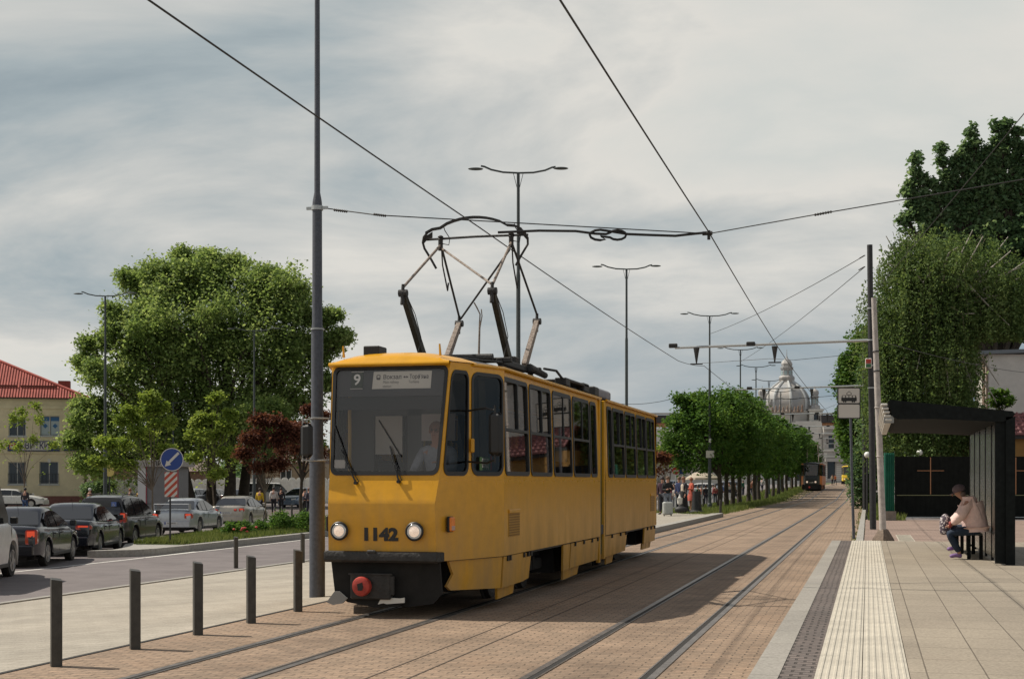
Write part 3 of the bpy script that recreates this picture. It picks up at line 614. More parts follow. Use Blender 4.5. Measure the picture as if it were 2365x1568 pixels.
def tram_front(root):
    # bumper beam and dark apron
    mb = MB(); mb.grid(lambda a, q: (a * (wf(.7) + .03), .015 - q[0], q[1]), [-1, -.5, 0, .5, 1], [(0.0, .785), (.05, .775), (.06, .75), (.06, .68), (.03, .655), (0, .65)])
    for sx in (1, -1):
        mb.grid(lambda y, q: (sx * (Wu(y) + .012 + q[0]), y, q[1]), [-.02, .1, .16], [(-.02, .785), (.02, .77), (.02, .67), (-.02, .655)])
    mb.build('bumper', M_IRON, root)
    MB().box(-.16, -.05, -.05, -.02, .755, .80, .01).build('bumper_hook', M_IRON, root)
    MB().prism([(-.67, .68), (.68, .68), (.71, .30), (.60, .17), (.30, .13), (-.2, .13), (-.46, .17), (-.62, .27)], lambda x, z: (x, .12, z), lambda x, z: (x, .16, z)).build('apron', M_UNDER, root)
    # coupler plate with red coupler head
    pl = MB().box(-.38, .12, -.01, .10, .22, .52, .015); pl.box(-.40, .14, -.02, .0, .505, .525, .004); pl.box(.08, .16, .0, .04, .27, .50, .01)
    pl = pl.build('coupler_plate', M_IRON, root)
    MB().lathe([(0, -.09), (.065, -.09), (.105, -.075), (.116, -.045), (.112, .0), (0, .0)], (-.215, -.03, .375), 28, 'Y').build('coupler_head', M_RED, pl)
    MB().prism([(-.03, -.045), (.02, -.045), (.035, 0), (.02, .05), (-.04, .03)], lambda x, z: (-.21 + x, -.13, .375 + z), lambda x, z: (-.21 + x, -.11, .375 + z)).build('coupler_pin', M_BLK, pl)
    MB().prism([(-.70, .17), (-.60, .30), (-.54, .30), (-.44, .22), (-.5, .16), (-.62, .14)], lambda x, z: (x, .05, z), lambda x, z: (x, .08, z)).build('lifeguard_plate', M_GREY, root)
    MB().prism([(-.35, .165), (-.1, .12), (.18, .13), (.3, .22), (-.35, .26)], lambda x, z: (x, .06, z), lambda x, z: (x, .10, z)).build('lifeguard_plate', M_UNDER, root)
    MB().prism([(-.05, .16), (.02, .175), (.06, .165), (.28, .185), (.28, .245), (.22, .235), (.10, .24), (-.02, .215)], lambda x, z: (x, .03, z), lambda x, z: (x, .045, z)).build('lifeguard_plate', M_WHITE, root)
    # number on the front
    t = text_mesh('1142', .20, 'fleet_number', M_BLK, root, frame((-.02, uf(.985) - .006, .975), (1, 0, 0), (0, 0, 1)), .002, weight=.011, width=.42, height=.158)
    for x in (-.51, .42):
        h = MB().lathe([(0, 0), (.088, 0), (.105, -.02), (.112, -.05), (.10, -.062), (.088, -.055), (.082, -.02)], (x, .02, 1.02), 32, 'Y').build('headlight', M_BLK, root)
        MB().lathe([(.084, -.045), (.07, -.058), (.04, -.068), (0, -.072)], (x, .02, 1.02), 28, 'Y').build('lens', M_LAMP, h)
        MB().lathe([(.083, -.058), (.085, -.064), (.089, -.060)], (x, .02, 1.02), 32, 'Y').build('lamp_ring', M_CHROME, h)
    for sx in (1, -1):
        o = MB().box(-.028, .028, -.05, .05, -.085, .085, .014).build('side_lamp', M_ORANGE, root); o.location = (sx * (.79 if sx > 0 else .74), .24, 1.10); o.rotation_euler = (0, 0, -sx * .3)
        MB().box(-.035, .006, -.06, .045, -.092, .092, .01).build('lamp_base', M_BLK, o)
        MB().box(-.024, .030, -.045, .045, -.08, -.01, .012).build('white_lens', mat('smoky_lens', (.45, .3, .25), .3), o)
    # wipers
    for pts in ([(-.655, 1.60), (-.40, .0)], ):
        pass
    def wiper(px, pz_, tipx, tipz, bx0, bz0, bx1, bz1):
        f = lambda x, z, d=.03: (x, uf(z) - d, z)
        w = MB().tube([f(px, pz_, .02), f((px + tipx) / 2, (pz_ + tipz) / 2, .05), f(tipx, tipz, .03)], [.012, .009, .006], 6)
        w.tube([f(px + .035, pz_ + .01, .02), f((px + tipx) / 2 + .02, (pz_ + tipz) / 2, .045), f(tipx + .01, tipz, .03)], [.006, .005, .004], 6)
        w.cyl(f(px, pz_, .06), f(px, pz_, -.02), .02); w = w.build('wiper', M_BLK, root)
        MB().tube([f(bx0, bz0, .018), f(bx1, bz1, .018)], .009, 6).build('wiper_blade', M_BLK, w)
    wiper(-.33, 1.585, -.55, 1.98, -.66, 2.28, -.42, 1.76)
    wiper(.20, 1.60, .06, 2.02, -.10, 2.33, .20, 1.90)
    # blue mark: destination display behind the glass
    MB().prism([(-.70, 2.62), (.70, 2.62), (.70, 2.97), (-.70, 2.97)], lambda x, z: (x, uf(z) + .055, z), lambda x, z: (x, uf(z) + .08, z)).build('display_board', mat('display_grey', (.10, .10, .105), .7), root)
    MB().prism([(-.72, 2.46), (.72, 2.46), (.72, 2.61), (-.72, 2.61)], lambda x, z: (x, uf(z) + .05, z), lambda x, z: (x, uf(z) + .065, z)).build('sun_visor', M_BLK, root)
    pl = MB().prism([(-.505, 2.725), (-.355, 2.725), (-.355, 2.915), (-.505, 2.915)], lambda x, z: (x, uf(z) + .045, z), lambda x, z: (x, uf(z) + .05, z)).build('route_plate', mat('route_green', (.055, .075, .045), .6), root)
    for z in (2.715, 2.92): MB().box(-.51, -.35, uf(z) + .036, uf(z) + .046, z - .006, z + .006).build('plate_edge', M_WHITE, pl)
    text_mesh('9', .19, 'route_number', mat('number_added_glow', (.8, .78, .72), .5, emit=((.8, .78, .7), .12)), pl, frame((-.43, uf(2.82) + .040, 2.82), (1, 0, 0), (0, .19, 1)), .002, weight=.003, height=.135)  # faint glow added to the number's colour to brighten it behind the glass
    pl = MB().prism([(-.235, 2.71), (.50, 2.71), (.505, 2.92), (-.225, 2.92)], lambda x, z: (x, uf(z) + .045, z), lambda x, z: (x, uf(z) + .05, z)).build('destination_plate', mat('plate_added_glow', (.60, .57, .49), .6, emit=((.6, .57, .49), .12)), root)  # plate colour carries a faint added glow too
    MI = mat('plate_ink', (.10, .08, .08), .6); MI2 = mat('plate_ink_pale', (.34, .31, .28), .6)
    y_ = lambda z: uf(z) + .040
    text_mesh('Вокзал', .075, 'lettering', MI, pl, frame((.015, y_(2.85), 2.85), (1, 0, 0), (0, .19, 1)), .001, weight=.0004, width=.225)
    text_mesh("Торф'яна", .075, 'lettering', MI, pl, frame((.35, y_(2.85), 2.85), (1, 0, 0), (0, .19, 1)), .001, weight=.0004, width=.235)
    text_mesh('Main railway\nstation', .05, 'lettering', MI2, pl, frame((-.10, y_(2.765), 2.765), (1, 0, 0), (0, .19, 1)), .001, align='LEFT', sx=.8)
    text_mesh('Torfiana', .05, 'lettering', MI2, pl, frame((.22, y_(2.79), 2.79), (1, 0, 0), (0, .19, 1)), .001, align='LEFT', sx=.8)
    ar = MB(); ar.box(.165, .205, y_(2.85) - .002, y_(2.85), 2.846, 2.853)
    for s_, x0 in ((1, .218), (-1, .152)): ar.add([(x0, y_(2.85) - .002, 2.85), (x0 - s_ * .025, y_(2.85) - .002, 2.865), (x0 - s_ * .025, y_(2.85) - .002, 2.835)], [(0, 1, 2)])
    ar.panel(rrect(-.185, -.135, 2.82, 2.88, .012, 2), [rrect(-.175, -.145, 2.845, 2.872, .004, 2)], lambda x, z: (x, y_(z) - .001, z)); ar.build('arrow_symbol', MI, pl, fix=False)
    MB().prism([(-.64, 1.76), (-.50, 1.76), (-.50, 1.86), (-.64, 1.86)], lambda x, z: (x, uf(z) + .012, z), lambda x, z: (x, uf(z) + .014, z)).build('sticker', M_WHITE, root)
    # mirrors
    mb = MB(); mb.tube([(.88, .66, 2.45), (1.15, .45, 2.47), (1.27, .42, 2.44)], .012, 6); mb.tube([(.88, .66, 1.84), (1.15, .5, 1.82), (1.27, .42, 1.86)], .012, 6); mb.tube([(1.27, .42, 1.82), (1.27, .42, 2.5)], .014, 6)
    a = mb.build('mirror_arm', M_BLK, root); MB().box(1.19, 1.37, .38, .47, 1.90, 2.42, .045).build('mirror_housing', M_BLK, a, bevel=.01)
    mb = MB(); mb.tube([(-.73, .35, 2.36), (-.90, .15, 2.36), (-1.02, .12, 2.33)], .010, 6); mb.tube([(-.72, .3, 1.86), (-.9, .1, 1.85), (-1.02, .12, 1.86)], .010, 6); mb.tube([(-1.03, .12, 1.84), (-1.03, .12, 2.36)], .012, 6)
    a = mb.build('mirror_arm', M_GREY, root); MB().box(-1.06, -.90, .08, .16, 1.88, 2.30, .045).build('mirror_housing', M_BLK, a, bevel=.01)
    # cab pillar fittings (yellow bar on the pillar)
    MB().box(.895, .93, .68, .76, 1.95, 2.12, .01).build('door_handle', M_YEL, root)
    # side vents
    for y0, y1, z0, z1 in ((1.66, 2.25, .90, 1.20), (13.75, 14.35, .98, 1.30)):
        for sx in (1, -1):
            v = MB().box(sx * TWD - .006, sx * TWD + .006, y0, y1, z0, z1).build('vent_panel', mat('vent_yellow', (.42, .22, .03), .6), root)
            mb = MB()
            for k in range(9): z = z0 + .02 + k * (z1 - z0 - .04) / 8; mb.box(sx * TWD - .010, sx * TWD + .014, y0 + .03, y1 - .03, z - .005, z + .005)
            mb.build('vent_slat', mat('vent_dark', (.22, .11, .02), .7), v)
            MB().box(sx * TWD - .004, sx * TWD + .02, y0, y1, z1 + .0, z1 + .045, .004).build('vent_hood', M_YEL, v)
    # green lunch sign in the cab window
    pl = MB().box(.955, .965, .88, 1.36, 1.74, 1.90).build('lunch_board', mat('board_green', (.07, .16, .05), .6), root)
    pl.rotation_euler = (0, 0, 0)
    for k in range(1): text_mesh('ОБІД', .15, 'lettering', M_WHITE, pl, frame((.969, 1.10, 1.82), (0, 1, 0), (0, 0, 1)), .001, weight=.002, sx=.8)
    MB().box(.955, .97, 1.37, 1.41, 1.74, 1.92).build('red_edge', M_RED, pl)
tram_front(TRAM)
def tram_inside(root):
    rnd = random.Random(3)
    # cab: desk, partition, driver's seat
    MB().box(-.60, .62, .30, .62, 1.15, 1.66, .03).build('cab_desk', mat('desk_brown', (.20, .10, .09), .5), root)
    MB().box(-.1, .18, .34, .44, 1.66, 1.74, .02).build('cab_instruments', M_BLK, root)
    mb = MB(); mb.box(-1.0, -.66, 1.60, 1.64, .86, 2.9); mb.box(.62, 1.0, 1.60, 1.64, .86, 2.9); mb.box(-.2, .0, 1.60, 1.64, .86, 2.9); mb.box(-.66, .62, 1.60, 1.64, 2.45, 2.9); mb.box(0, .62, 1.60, 1.64, .86, 1.7)
    mb.build('cab_partition', mat('partition_grey', (.12, .125, .13), .6), root)
    MB().box(-.60, -.24, 1.50, 1.53, 1.95, 2.44).build('cab_poster', mat('poster_pale', (.62, .58, .52), .6), root)
    MB().box(.02, .46, 1.50, 1.53, 2.12, 2.46).build('cab_poster', mat('poster_grey', (.55, .50, .48), .6), root)
    s = MB().box(.22, .66, .95, 1.4, 1.25, 1.33, .03); s.box(.24, .64, 1.32, 1.42, 1.3, 1.9, .03); s.build('driver_seat', M_INTD, root)
    MB().tube([(-.62, .62, .9), (-.62, .62, 2.9)], .022, 8).build('handrail', mat('rail_yellow', (.55, .33, .04), .4), root)
    MB().box(.78, .84, .95, 1.05, 1.7, 2.75).build('cab_pillar', mat('rail_yellow'), root)
    mb = MB(); n = 26
    mb.grid(lambda i, z: (.93 - .04 * (z - 2), .98 + .34 * i / n, z), range(0, n + 1), [1.75, 2.85]); o = mb.build('cab_curtain', mat('curtain_dark', (.10, .085, .06), .8), root)
    for q, v in enumerate(o.data.vertices): v.co.x += .018 * math.sin(q * 1.4)
    for y in [2.2 + .78 * k for k in range(7)] + [9.2 + .78 * k for k in range(7)]:
        for x in (-.74, .74) if rnd.random() < .95 else (-.74,):
            sm = mat('seat_blue', (.03, .035, .07), .7); q = MB().box(x - .21, x + .21, y, y + .42, 1.25, 1.33, .03); q.box(x - .2, x + .2, y + .38, y + .45, 1.3, 1.86, .03); q.box(x - .05, x + .05, y + .15, y + .25, .86, 1.26)
            q.build('passenger_seat', sm, root)
    for y in (2.9, 4.3, 5.8, 7.2, 9.4, 10.7, 12.0, 13.3):
        for x in (-.42, .42): MB().tube([(x, y, .86), (x, y, 2.97)], .016, 8).build('handrail', mat('rail_yellow'), root)
    for x in (-.42, .42): MB().tube([(x, 1.7, 2.8), (x, 14.4, 2.8)], .014, 6).build('ceiling_rail', mat('rail_grey', (.5, .5, .48), .3, metal=.8), root)
    CU = mat('curtain_white', (.60, .57, .52), .85)
    for a, b, z0 in ((2.96, 3.34, 1.74), (5.85, 6.25, 2.32), (5.88, 6.3, 1.95), (4.45, 5.6, 1.76)):
        if b - a > 1: MB().box(1.04, 1.05, a + .35, b, z0 + .14, z0 + .36).build('window_notice', CU, root); continue
        n = 18; mb = MB().grid(lambda i, z: (1.035 + .014 * math.sin(i * 1.9), a + (b - a) * i / n * (1 if z > 2.3 else .8), z), range(n + 1), [z0, 2.3, 2.86]); mb.build('curtain', CU, root, smooth=60)
    for yy in (3.45, 4.3): MB().box(.70, .78, yy, yy + .12, 2.05, 2.3, .02).build('ticket_punch', mat('punch_yellow', (.7, .38, .03), .5), root)
tram_inside(TRAM)
def tram_roofgear(root):
    MB().box(-.42, -.22, .55, .85, 3.12, 3.25, .01).build('roof_box', M_BLK, root)
    for x in (-.62, .60): MB().cyl((x, .42, 3.1), (x - .01, .42, 3.24), .018, .012, 6).build('roof_peg', M_YEL, root)
    MB().cyl((.3, .8, 3.14), (.9, 2.2, 3.16), .012, .012, 6).build('roof_cable', M_BLK, root)
    # walkway boards and pantograph base
    mb = MB(); mb.box(-.55, -.35, 1.6, 7.2, 3.17, 3.19); mb.box(.35, .55, 1.6, 7.2, 3.17, 3.19); mb.build('roof_walkway', M_IRON, root)
    mb = MB()
    for y in (3.2, 5.0): mb.box(-.78, .78, y - .05, y + .05, 3.24, 3.31, .01)
    for x in (-.62, .62): mb.box(x - .04, x + .04, 3.1, 5.1, 3.22, 3.30, .01)
    for x in (-.62, .62):
        for y in (3.2, 5.0): mb.lathe([(.03, 3.12), (.055, 3.14), (.035, 3.16), (.055, 3.18), (.035, 3.20), (.05, 3.23)], (x, y, 0), 12)
    mb.build('pantograph_base', M_IRON, root)
    mb = MB(); mb.cyl((-.35, 3.05, 3.3), (.55, 3.05, 3.3), .055, .055, 10); mb.cyl((-.5, 2.2, 3.23), (.1, 2.5, 3.25), .06, .05, 10); mb.cyl((-.1, 2.6, 3.2), (.35, 3.0, 3.26), .05, .04, 10); mb.build('roof_equipment', M_IRON, root); MB().box(.30, .5, 4.55, 4.8, 3.25, 3.45, .02).build('contactor_box', M_IRON, root); mb = MB(); mb.cyl((.7, 4.6, 3.28), (.75, 5.4, 3.22), .06, .05, 10)
    mb.build('roof_equipment', M_IRON, root); mb = MB(); mb.tube([(.8, 5.1, 3.3), (.95, 5.3, 3.28), (.98, 5.7, 3.16)], .02, 6); mb.box(.86, 1.04, 5.6, 5.9, 3.08, 3.2, .01)
    mb.build('cable_box', M_IRON, root)
    # pantograph
    p = MB()
    yc = 4.15
    for sx in (-1, 1):
        x = sx * .62; s2 = sx * .615
        fk = Vector((x, yc - 1.47 + (.08 if sx > 0 else 0), 4.17)); fb = Vector((x, yc - .48, 3.3)); rk = Vector((x, yc + 1.28, 4.05)); rb = Vector((x, yc + .45, 3.3)); ap = Vector((x * .86, yc, 5.06))
        def flat(a, b, w0, w1, m, nm):
            d = (b - a); l = d.length; mb = MB(); yz = math.atan2(d.z, d.y)
            nrm = Vector((0, -math.sin(yz), math.cos(yz)))
            V = []
            for q, w in ((a, w0), (b, w1)):
                for sxx in (-.035, .035):
                    for k in (-w, w): V.append(q + Vector((sxx, 0, 0)) + nrm * k)
            mb.add(V, [(0, 1, 3, 2), (4, 6, 7, 5), (0, 4, 5, 1), (2, 3, 7, 6), (0, 2, 6, 4), (1, 5, 7, 3)]); return mb.build(nm, m, PAN)
        flat(fb, fk, .072, .046, mat('arm_olive', (.035, .03, .018), .7, noise=(15, .4)), 'lower_arm')
        flat(rb, rk, .062, .042, M_RUST, 'lower_arm')
        for k in (fk, rk): MB().cyl(k - Vector((.06, 0, 0)), k + Vector((.06, 0, 0)), .05).cyl(k - Vector((0, .04, .16)), k + Vector((0, .0, .12)), .028, .022).build('knee_joint', M_IRON, PAN)
        MB().tube([fk + Vector((0, 0, .08)), ap], .019, 8).build('upper_arm', M_RUST, PAN)
        MB().tube([rk + Vector((0, 0, .1)), ap + Vector((0, .03, 0))], .017, 8).build('upper_arm', M_IRON, PAN)
        MB().tube([ap + Vector((0, .05, -.03)), ap + Vector((0, .10, -.28)), ap + Vector((0, .36, -.62)), ap + Vector((0, .40, -.50))], .012, 6).build('spring_rod', M_IRON, PAN)
        mb = MB(); mb.cyl(ap - Vector((0, 0, .08)), ap + Vector((0, 0, .10)), .035); mb.lathe([(.02, 0), (.045, .02), (.02, .04), (.045, .06), (.02, .08)], (ap.x, ap.y, ap.z + .06), 10)
        mb.tube([ap + Vector((.02, 0, .02)), ap + Vector((.12, .02, .0)), ap + Vector((.13, .04, .1)), ap + Vector((.05, .05, .22)), ap + Vector((.04, .03, .27))], .007, 5)
        mb.build('head_mount', M_IRON, PAN)
        # cable from the knee down
        MB().tube([fk + Vector((.03, .02, .0)), fk + Vector((.06, .35, -.25)), fk + Vector((.06, .62, -.55)), fk + Vector((.02, .55, -.85))], .006, 5).build('power_cable', M_IRON, PAN)
    lap = Vector((-.53, yc, 5.02)); MB().tube([lap, Vector((.60, yc - 1.39, 4.27))], .016, 8).build('cross_brace', M_RUST, PAN)
    MB().tube([Vector((-.60, yc + 1.28, 4.12)), Vector((.5, yc + .02, 4.95))], .016, 8).build('cross_brace', M_IRON, PAN)
    MB().tube([(-.62, yc - 1.47, 4.2), (.62, yc - 1.39, 4.2)], .012, 8).build('cross_tube', M_IRON, PAN) if False else None
    # collector head
    def bar(y, zc, arch, r, m, nm):
        mb = MB(); pts = []
        for i in range(25):
            x = -.70 + 1.4 * i / 24; pts.append((x, y, zc + arch * (1 - (x / .70) ** 2) ** .8 if abs(x) < .7 else zc))
        mb.tube(pts, r, 8); return mb.build(nm, m, PAN)
    mb = MB()
    def ribbon(pts, w, th):
        V = []
        for x, z in pts: V += [(x, yc - .13 - w, z - th), (x, yc - .13 + w, z - th), (x, yc - .13 + w, z + th), (x, yc - .13 - w, z + th)]
        F = []
        for i in range(len(pts) - 1):
            for j in range(4): k = (j + 1) % 4; F.append((i * 4 + j, i * 4 + k, i * 4 + 4 + k, i * 4 + 4 + j))
        mb.add(V, F + [(3, 2, 1, 0), tuple(range(len(V) - 4, len(V)))])
    arc = [(-.72, 5.22), (-.62, 5.27), (-.5, 5.285)] + [(-.5 + i * .1, 5.29 + .13 * math.sin(math.pi * (i * .1) / 1.0) ** .75) for i in range(1, 10)] + [(.5, 5.285), (.62, 5.27), (.72, 5.22)]
    ribbon(arc, .03, .016); mb.build('collector_strip', M_IRON, PAN)
    for sx in (-1, 1):
        MB().tube([(sx * .66, yc - .13, 5.26), (sx * .76, yc - .1, 5.17), (sx * .79, yc - .05, 5.10), (sx * .78, yc, 5.02), (sx * .68, yc, 4.86), (sx * .60, yc, 4.72)], .017, 8).build('collector_horn', M_IRON, PAN)
        MB().prism([(sx * .64, 5.25), (sx * .76, 5.18), (sx * .79, 5.06), (sx * .72, 5.14), (sx * .64, 5.16)], lambda x, z: (x, yc - .06, z), lambda x, z: (x, yc - .05, z)).build('horn_plate', M_IRON, PAN)
    MB().tube([(-.78, yc + .02, 5.15), (0, yc + .02, 5.165), (.78, yc + .02, 5.16)], .017, 8).build('collector_bar', M_IRON, PAN)
    MB().cyl((.0, 4.3, 3.2), (.02, 4.3, 3.95), .018, .014, 8).tube([(.02, 4.3, 3.95), (.03, 4.28, 4.05), (-.02, 4.28, 4.15), (-.06, 4.28, 4.22)], .011, 6).tube([(.03, 4.28, 3.85), (.06, 4.28, 4.02), (.05, 4.28, 4.12)], .009, 6).build('lightning_rod', M_RUST, root)
    # further back: resistor frames and ventilation box
    mb = MB(); mb.box(.45, .95, 6.3, 7.9, 3.19, 3.23, .01); mb.box(.8, .95, 7.5, 7.95, 3.1, 3.25, .02); mb.box(.5, .55, 6.3, 6.4, 3.1, 3.2); mb.box(.9, .94, 6.3, 6.4, 3.1, 3.2); mb.build('resistor_frame', M_IRON, root)
    MB().box(.1, .85, 9.1, 10.6, 3.10, 3.29, .04).build('vent_box', mat('box_grey', (.22, .21, .23), .6, noise=(6, .2)), root, bevel=.01)
    MB().box(.0, .9, 8.7, 9.1, 3.10, 3.27, .02).build('roof_box', M_IRON, root)
PAN = empty('pantograph', (0, 0, 0)); PAN.parent = TRAM
tram_roofgear(TRAM)
# ================================================================ posts, wires, lamps, signs
M_POLE = mat('pole_blue_grey', (0.062, 0.068, 0.085), 0.5, noise=(20, 0.25), bump=(90, 0.15))
M_POLED = mat('pole_black', (0.022, 0.022, 0.024), 0.6, noise=(10, 0.4))
M_POLEW = mat('pole_pale_paint', (0.42, 0.38, 0.35), 0.75, noise=(7, 0.22), bump=(40, 0.4))
M_WIRE = mat('wire', (0.03, 0.03, 0.03), 0.6, metal=0.3)
M_GALV = mat('galvanised', (0.42, 0.44, 0.44), 0.5, metal=0.5)
M_SIGNW = mat('sign_white', (0.56, 0.53, 0.48), 0.55)
M_INK = mat('sign_black', (0.015, 0.015, 0.015), 0.6)
def wire(pts, r, label, sag=0.0, group=None, name='wire', cat='wire'):
    P = []
    for i in range(len(pts) - 1):
        a, b = Vector(pts[i]), Vector(pts[i + 1]); n = 10
        for k in range(n): f = k / n; p = a.lerp(b, f); p.z -= sag * 4 * f * (1 - f); P.append(p)
    P.append(Vector(pts[-1]))
    return MB().tube(P, r, 6).build(name, M_WIRE, label=label, cat=cat, group=group)
# tall mast beside the tram
def at(px, py, Z): s, t = pz(px, Z); return Vector((s, t, hz(py, Z)))
ms, mt = -7.60, 18.95; b0 = gz(ms, mt); Zm = -ms * ST + mt * CT
LM = empty('lamp_post', (ms, mt, b0), 0, 'tall stepped grey steel mast standing between the bollards and the yellow tram', 'lamp post')
tl = lambda py: hz(py, Zm) - b0
o = MB().lathe([(0.112, 0), (0.110, tl(1068)), (0.106, tl(1062)), (0.087, tl(1050)), (0.084, tl(762)), (0.080, tl(757)), (0.072, tl(748)), (0.068, tl(470)), (0.062, tl(462)), (0.042, tl(445)), (0.036, 8.5), (.032, 11.5)], (0, 0, 0), 28).build('mast', M_POLE, LM, smooth=40)
for py in (966, 1064, 760): MB().lathe([(0.10, -.012), (0.118 if py > 1000 else .095, -.01), (0.118 if py > 1000 else .095, .01), (0.10, .012)], (0, 0, tl(py)), 24).build('clamp_ring', M_GALV, LM)
cb = MB(); cb.lathe([(0.06, -.03), (0.084, -.03), (.084, .03), (.06, .03)], (0, 0, tl(481)), 24); cb.box(-.16, .16, -.015, .015, tl(481) - .02, tl(481) + .02); cb.build('clamp_bracket', M_GALV, LM)
MB().tube([(0, 0, 11.5), (.7, .3, 11.75), (1.5, .6, 11.8)], .03, 8).build('lamp_arm', M_POLE, LM)
MB().ico((1.75, .7, 11.8), .28, 2, (1.3, .7, .22)).build('lamp_head', M_POLE, LM)
# span wire with its insulators, over to a post out of frame on the right
A = at(757, 482, Zm); B = at(870, 497, 19.2); C = at(1637, 540, 20.2); D = at(1900, 493, 19.6); Epos = at(2480, 395, 18.6)
wire([A, B, C, D, Epos], .008, 'span wire crossing the tracks from the tall grey mast', name='span_wire')
def insul(p, q, lab, group='insulators on the span wires'):
    p, q = Vector(p), Vector(q); d = (q - p); n = 7; mb = MB(); pts = []; rr = []
    for i in range(2 * n + 1): pts.append(p + d * i / (2 * n)); rr.append(.022 if i % 2 else .010)
    rr[0] = rr[-1] = .006; mb.tube(pts, rr, 8); return mb.build('insulator', M_IRON, label=lab, cat='insulator', group=group)
insul(at(770, 485, 19.0), at(803, 489, 19.05), 'insulator on the span wire nearest the tall grey mast')
insul(at(862, 495, 19.2), at(892, 499, 19.25), 'second insulator on the span wire out from the tall grey mast')
insul(at(1880, 497, 19.6), at(1922, 489, 19.6), 'dark insulator on the span wire right of the contact wire clamp')
# feeder cable with its coiled figure of eight
P = [at(1150, 537, 19.9), at(1245, 533, 20.0), at(1330, 534, 20.0), at(1375, 540, 20.0), at(1400, 541, 20)]
P += [at(1400 + 26 + 20 * math.cos(a), 543 - 11 * math.sin(a), 20) for a in [R(x) for x in range(150, -160, -30)]]
P += [at(1395 - 8, 546, 20)] + [at(1386 + 24 * math.cos(a), 543 + 12 * math.sin(a), 20) for a in [R(x) for x in range(60, 330, 30)]]
P += [at(1450, 541, 20), at(1500, 543, 20.1), at(1560, 545, 20.1), at(1605, 540, 20.2), at(1637, 537, 20.2)]
MB().tube([Vector(p) for p in P], .018, 8).build('feeder_cable', M_INK, label='thick black cable looped in a figure of eight on the span wire', cat='cable')
mb = MB(); c0 = at(1637, 539, 20.2); mb.cyl(c0 - Vector((.09, 0, 0)), c0 + Vector((.05, 0, 0)), .03, .03, 8); mb.cyl(c0 + Vector((0, 0, -.09)), c0 + Vector((0, 0, .04)), .022, .022, 8)
mb.build('wire_clamp', M_IRON, label='clamp joining the right contact wire and the span wire', cat='clamp')
# contact wires
ZW = 5.15
wire([(-2.2, -4, ZW + .1), (-2.2, 20.2, ZW), (-2.35, 45, ZW + .05), (-2.1, 76, ZW + .15), (-2.35, 107, ZW + .3), (-2.1, 137, ZW + .5), (-2.2, 167, ZW + .9), (-2.2, 230, ZW + 1.2)], .009, 'contact wire running above the empty right track', sag=.05, name='contact_wire')
wire([(-5.2, -4, ZW + .25), (-5.45, 19.8, ZW + .12), (-5.45, 42, ZW + .02), (-5.3, 47.5, ZW + .3), (-5.4, 76, ZW + .2), (-5.3, 107, ZW + .3), (-5.4, 137, ZW + .5), (-5.3, 167, ZW + .9), (-5.3, 230, ZW + 1.2)], .009, 'contact wire running above the tram on the left track', sag=.04, name='contact_wire')
# masts with cantilever arms along the right side
ARM = [(0.15, 46.2, 6.05, 9.05, .10, -6.1), (-0.15, 76.9, 6.63, 9.7, .13, -6.9), (-.1, 107, 6.66, 9.3, .13, -6.9), (-.1, 137, 6.86, 9.3, .13, -6.9), (-.1, 167, 7.2, 9.5, .13, -6.9), (-.1, 197, 7.5, 9.8, .13, -6.9), (-.1, 227, 7.6, 9.9, .13, -6.9)]
names = ['nearest black mast behind the pale leaning pole, its arm reaching over both tracks', 'second black overhead line mast behind the tram stop sign', 'third overhead line mast with grey arm beyond the tram stop sign', 'fourth overhead line mast in the row along the tracks', 'fifth overhead line mast in the row along the tracks', 'sixth overhead line mast in the row along the tracks', 'farthest overhead line mast before the domed station']
for (s, t, za, zt, r, sl_), lb in zip(ARM, names):
    g0 = gz(s, t) + (.09 if t < 60 else 0); rt = empty('overhead_line_mast', (s, t, g0), 0, lb, 'mast', 'black overhead line masts beside the right track')
    za -= g0; zt -= g0; lean = -.10 if t < 50 else -.05
    MB().tube([(0, 0, 0), (lean * .5, 0, zt / 2), (lean, 0, zt)], [r, r * .95, r * .85], 18).build('mast', M_POLED, rt)
    mb = MB(); L_ = sl_ - s; mb.cyl((-.05, 0, za), (L_, 0, za - .10), .045, .04, 8); mb.build('arm', M_GALV, rt)
    for z in (za, za - 1.5, za - .8, za + 1.0): MB().lathe([(r * .95, -.02), (r * 1.12, -.02), (r * 1.12, .02), (r * .95, .02)], (lean * z / zt, 0, z), 16).build('clamp_ring', M_GALV, rt)
    for xs in (-5.4 - s, -2.9 - s):
        mb = MB(); mb.tube([(xs, 0, za - .12), (xs, 0, za - .3), (xs, 0, za - .62)], [.10, .07, .02], 8); mb.box(xs - .2, xs + .2, -.02, .02, za - .66, za - .62); mb.build('wire_hanger', M_IRON, rt)
        MB().box(xs - .9, xs - .62, -.06, .06, za - .1, za + .04, .02).build('arm_clamp', M_IRON, rt)
    if t < 80:
        wire([(s - .1, t, za + g0 - .4), (-2.2, t - 1.5, 5.35), (-3, t - 1, 5.45), (-5.3, t + .8, 5.5)], .007, 'cross span wire under the arm of the ' + ('nearest' if t < 50 else 'second') + ' black mast', name='span_wire')
rt = [o for o in bpy.data.objects if o.name == 'overhead_line_mast'][0]
bx = MB().box(-.24, -.04, -.14, -.04, hz(851, 44.8) - .09, hz(828, 44.8) - .09, .02).build('notice_box', M_SIGNW, rt)
MB().box(-.22, -.06, -.146, -.142, hz(840, 44.8) - .09, hz(830, 44.8) - .09).build('red_panel', M_RED, bx); MB().box(-.22, -.06, -.146, -.142, hz(849, 44.8) - .09, hz(841, 44.8) - .09).build('green_panel', mat('sign_green', (.03, .12, .05), .6), bx)
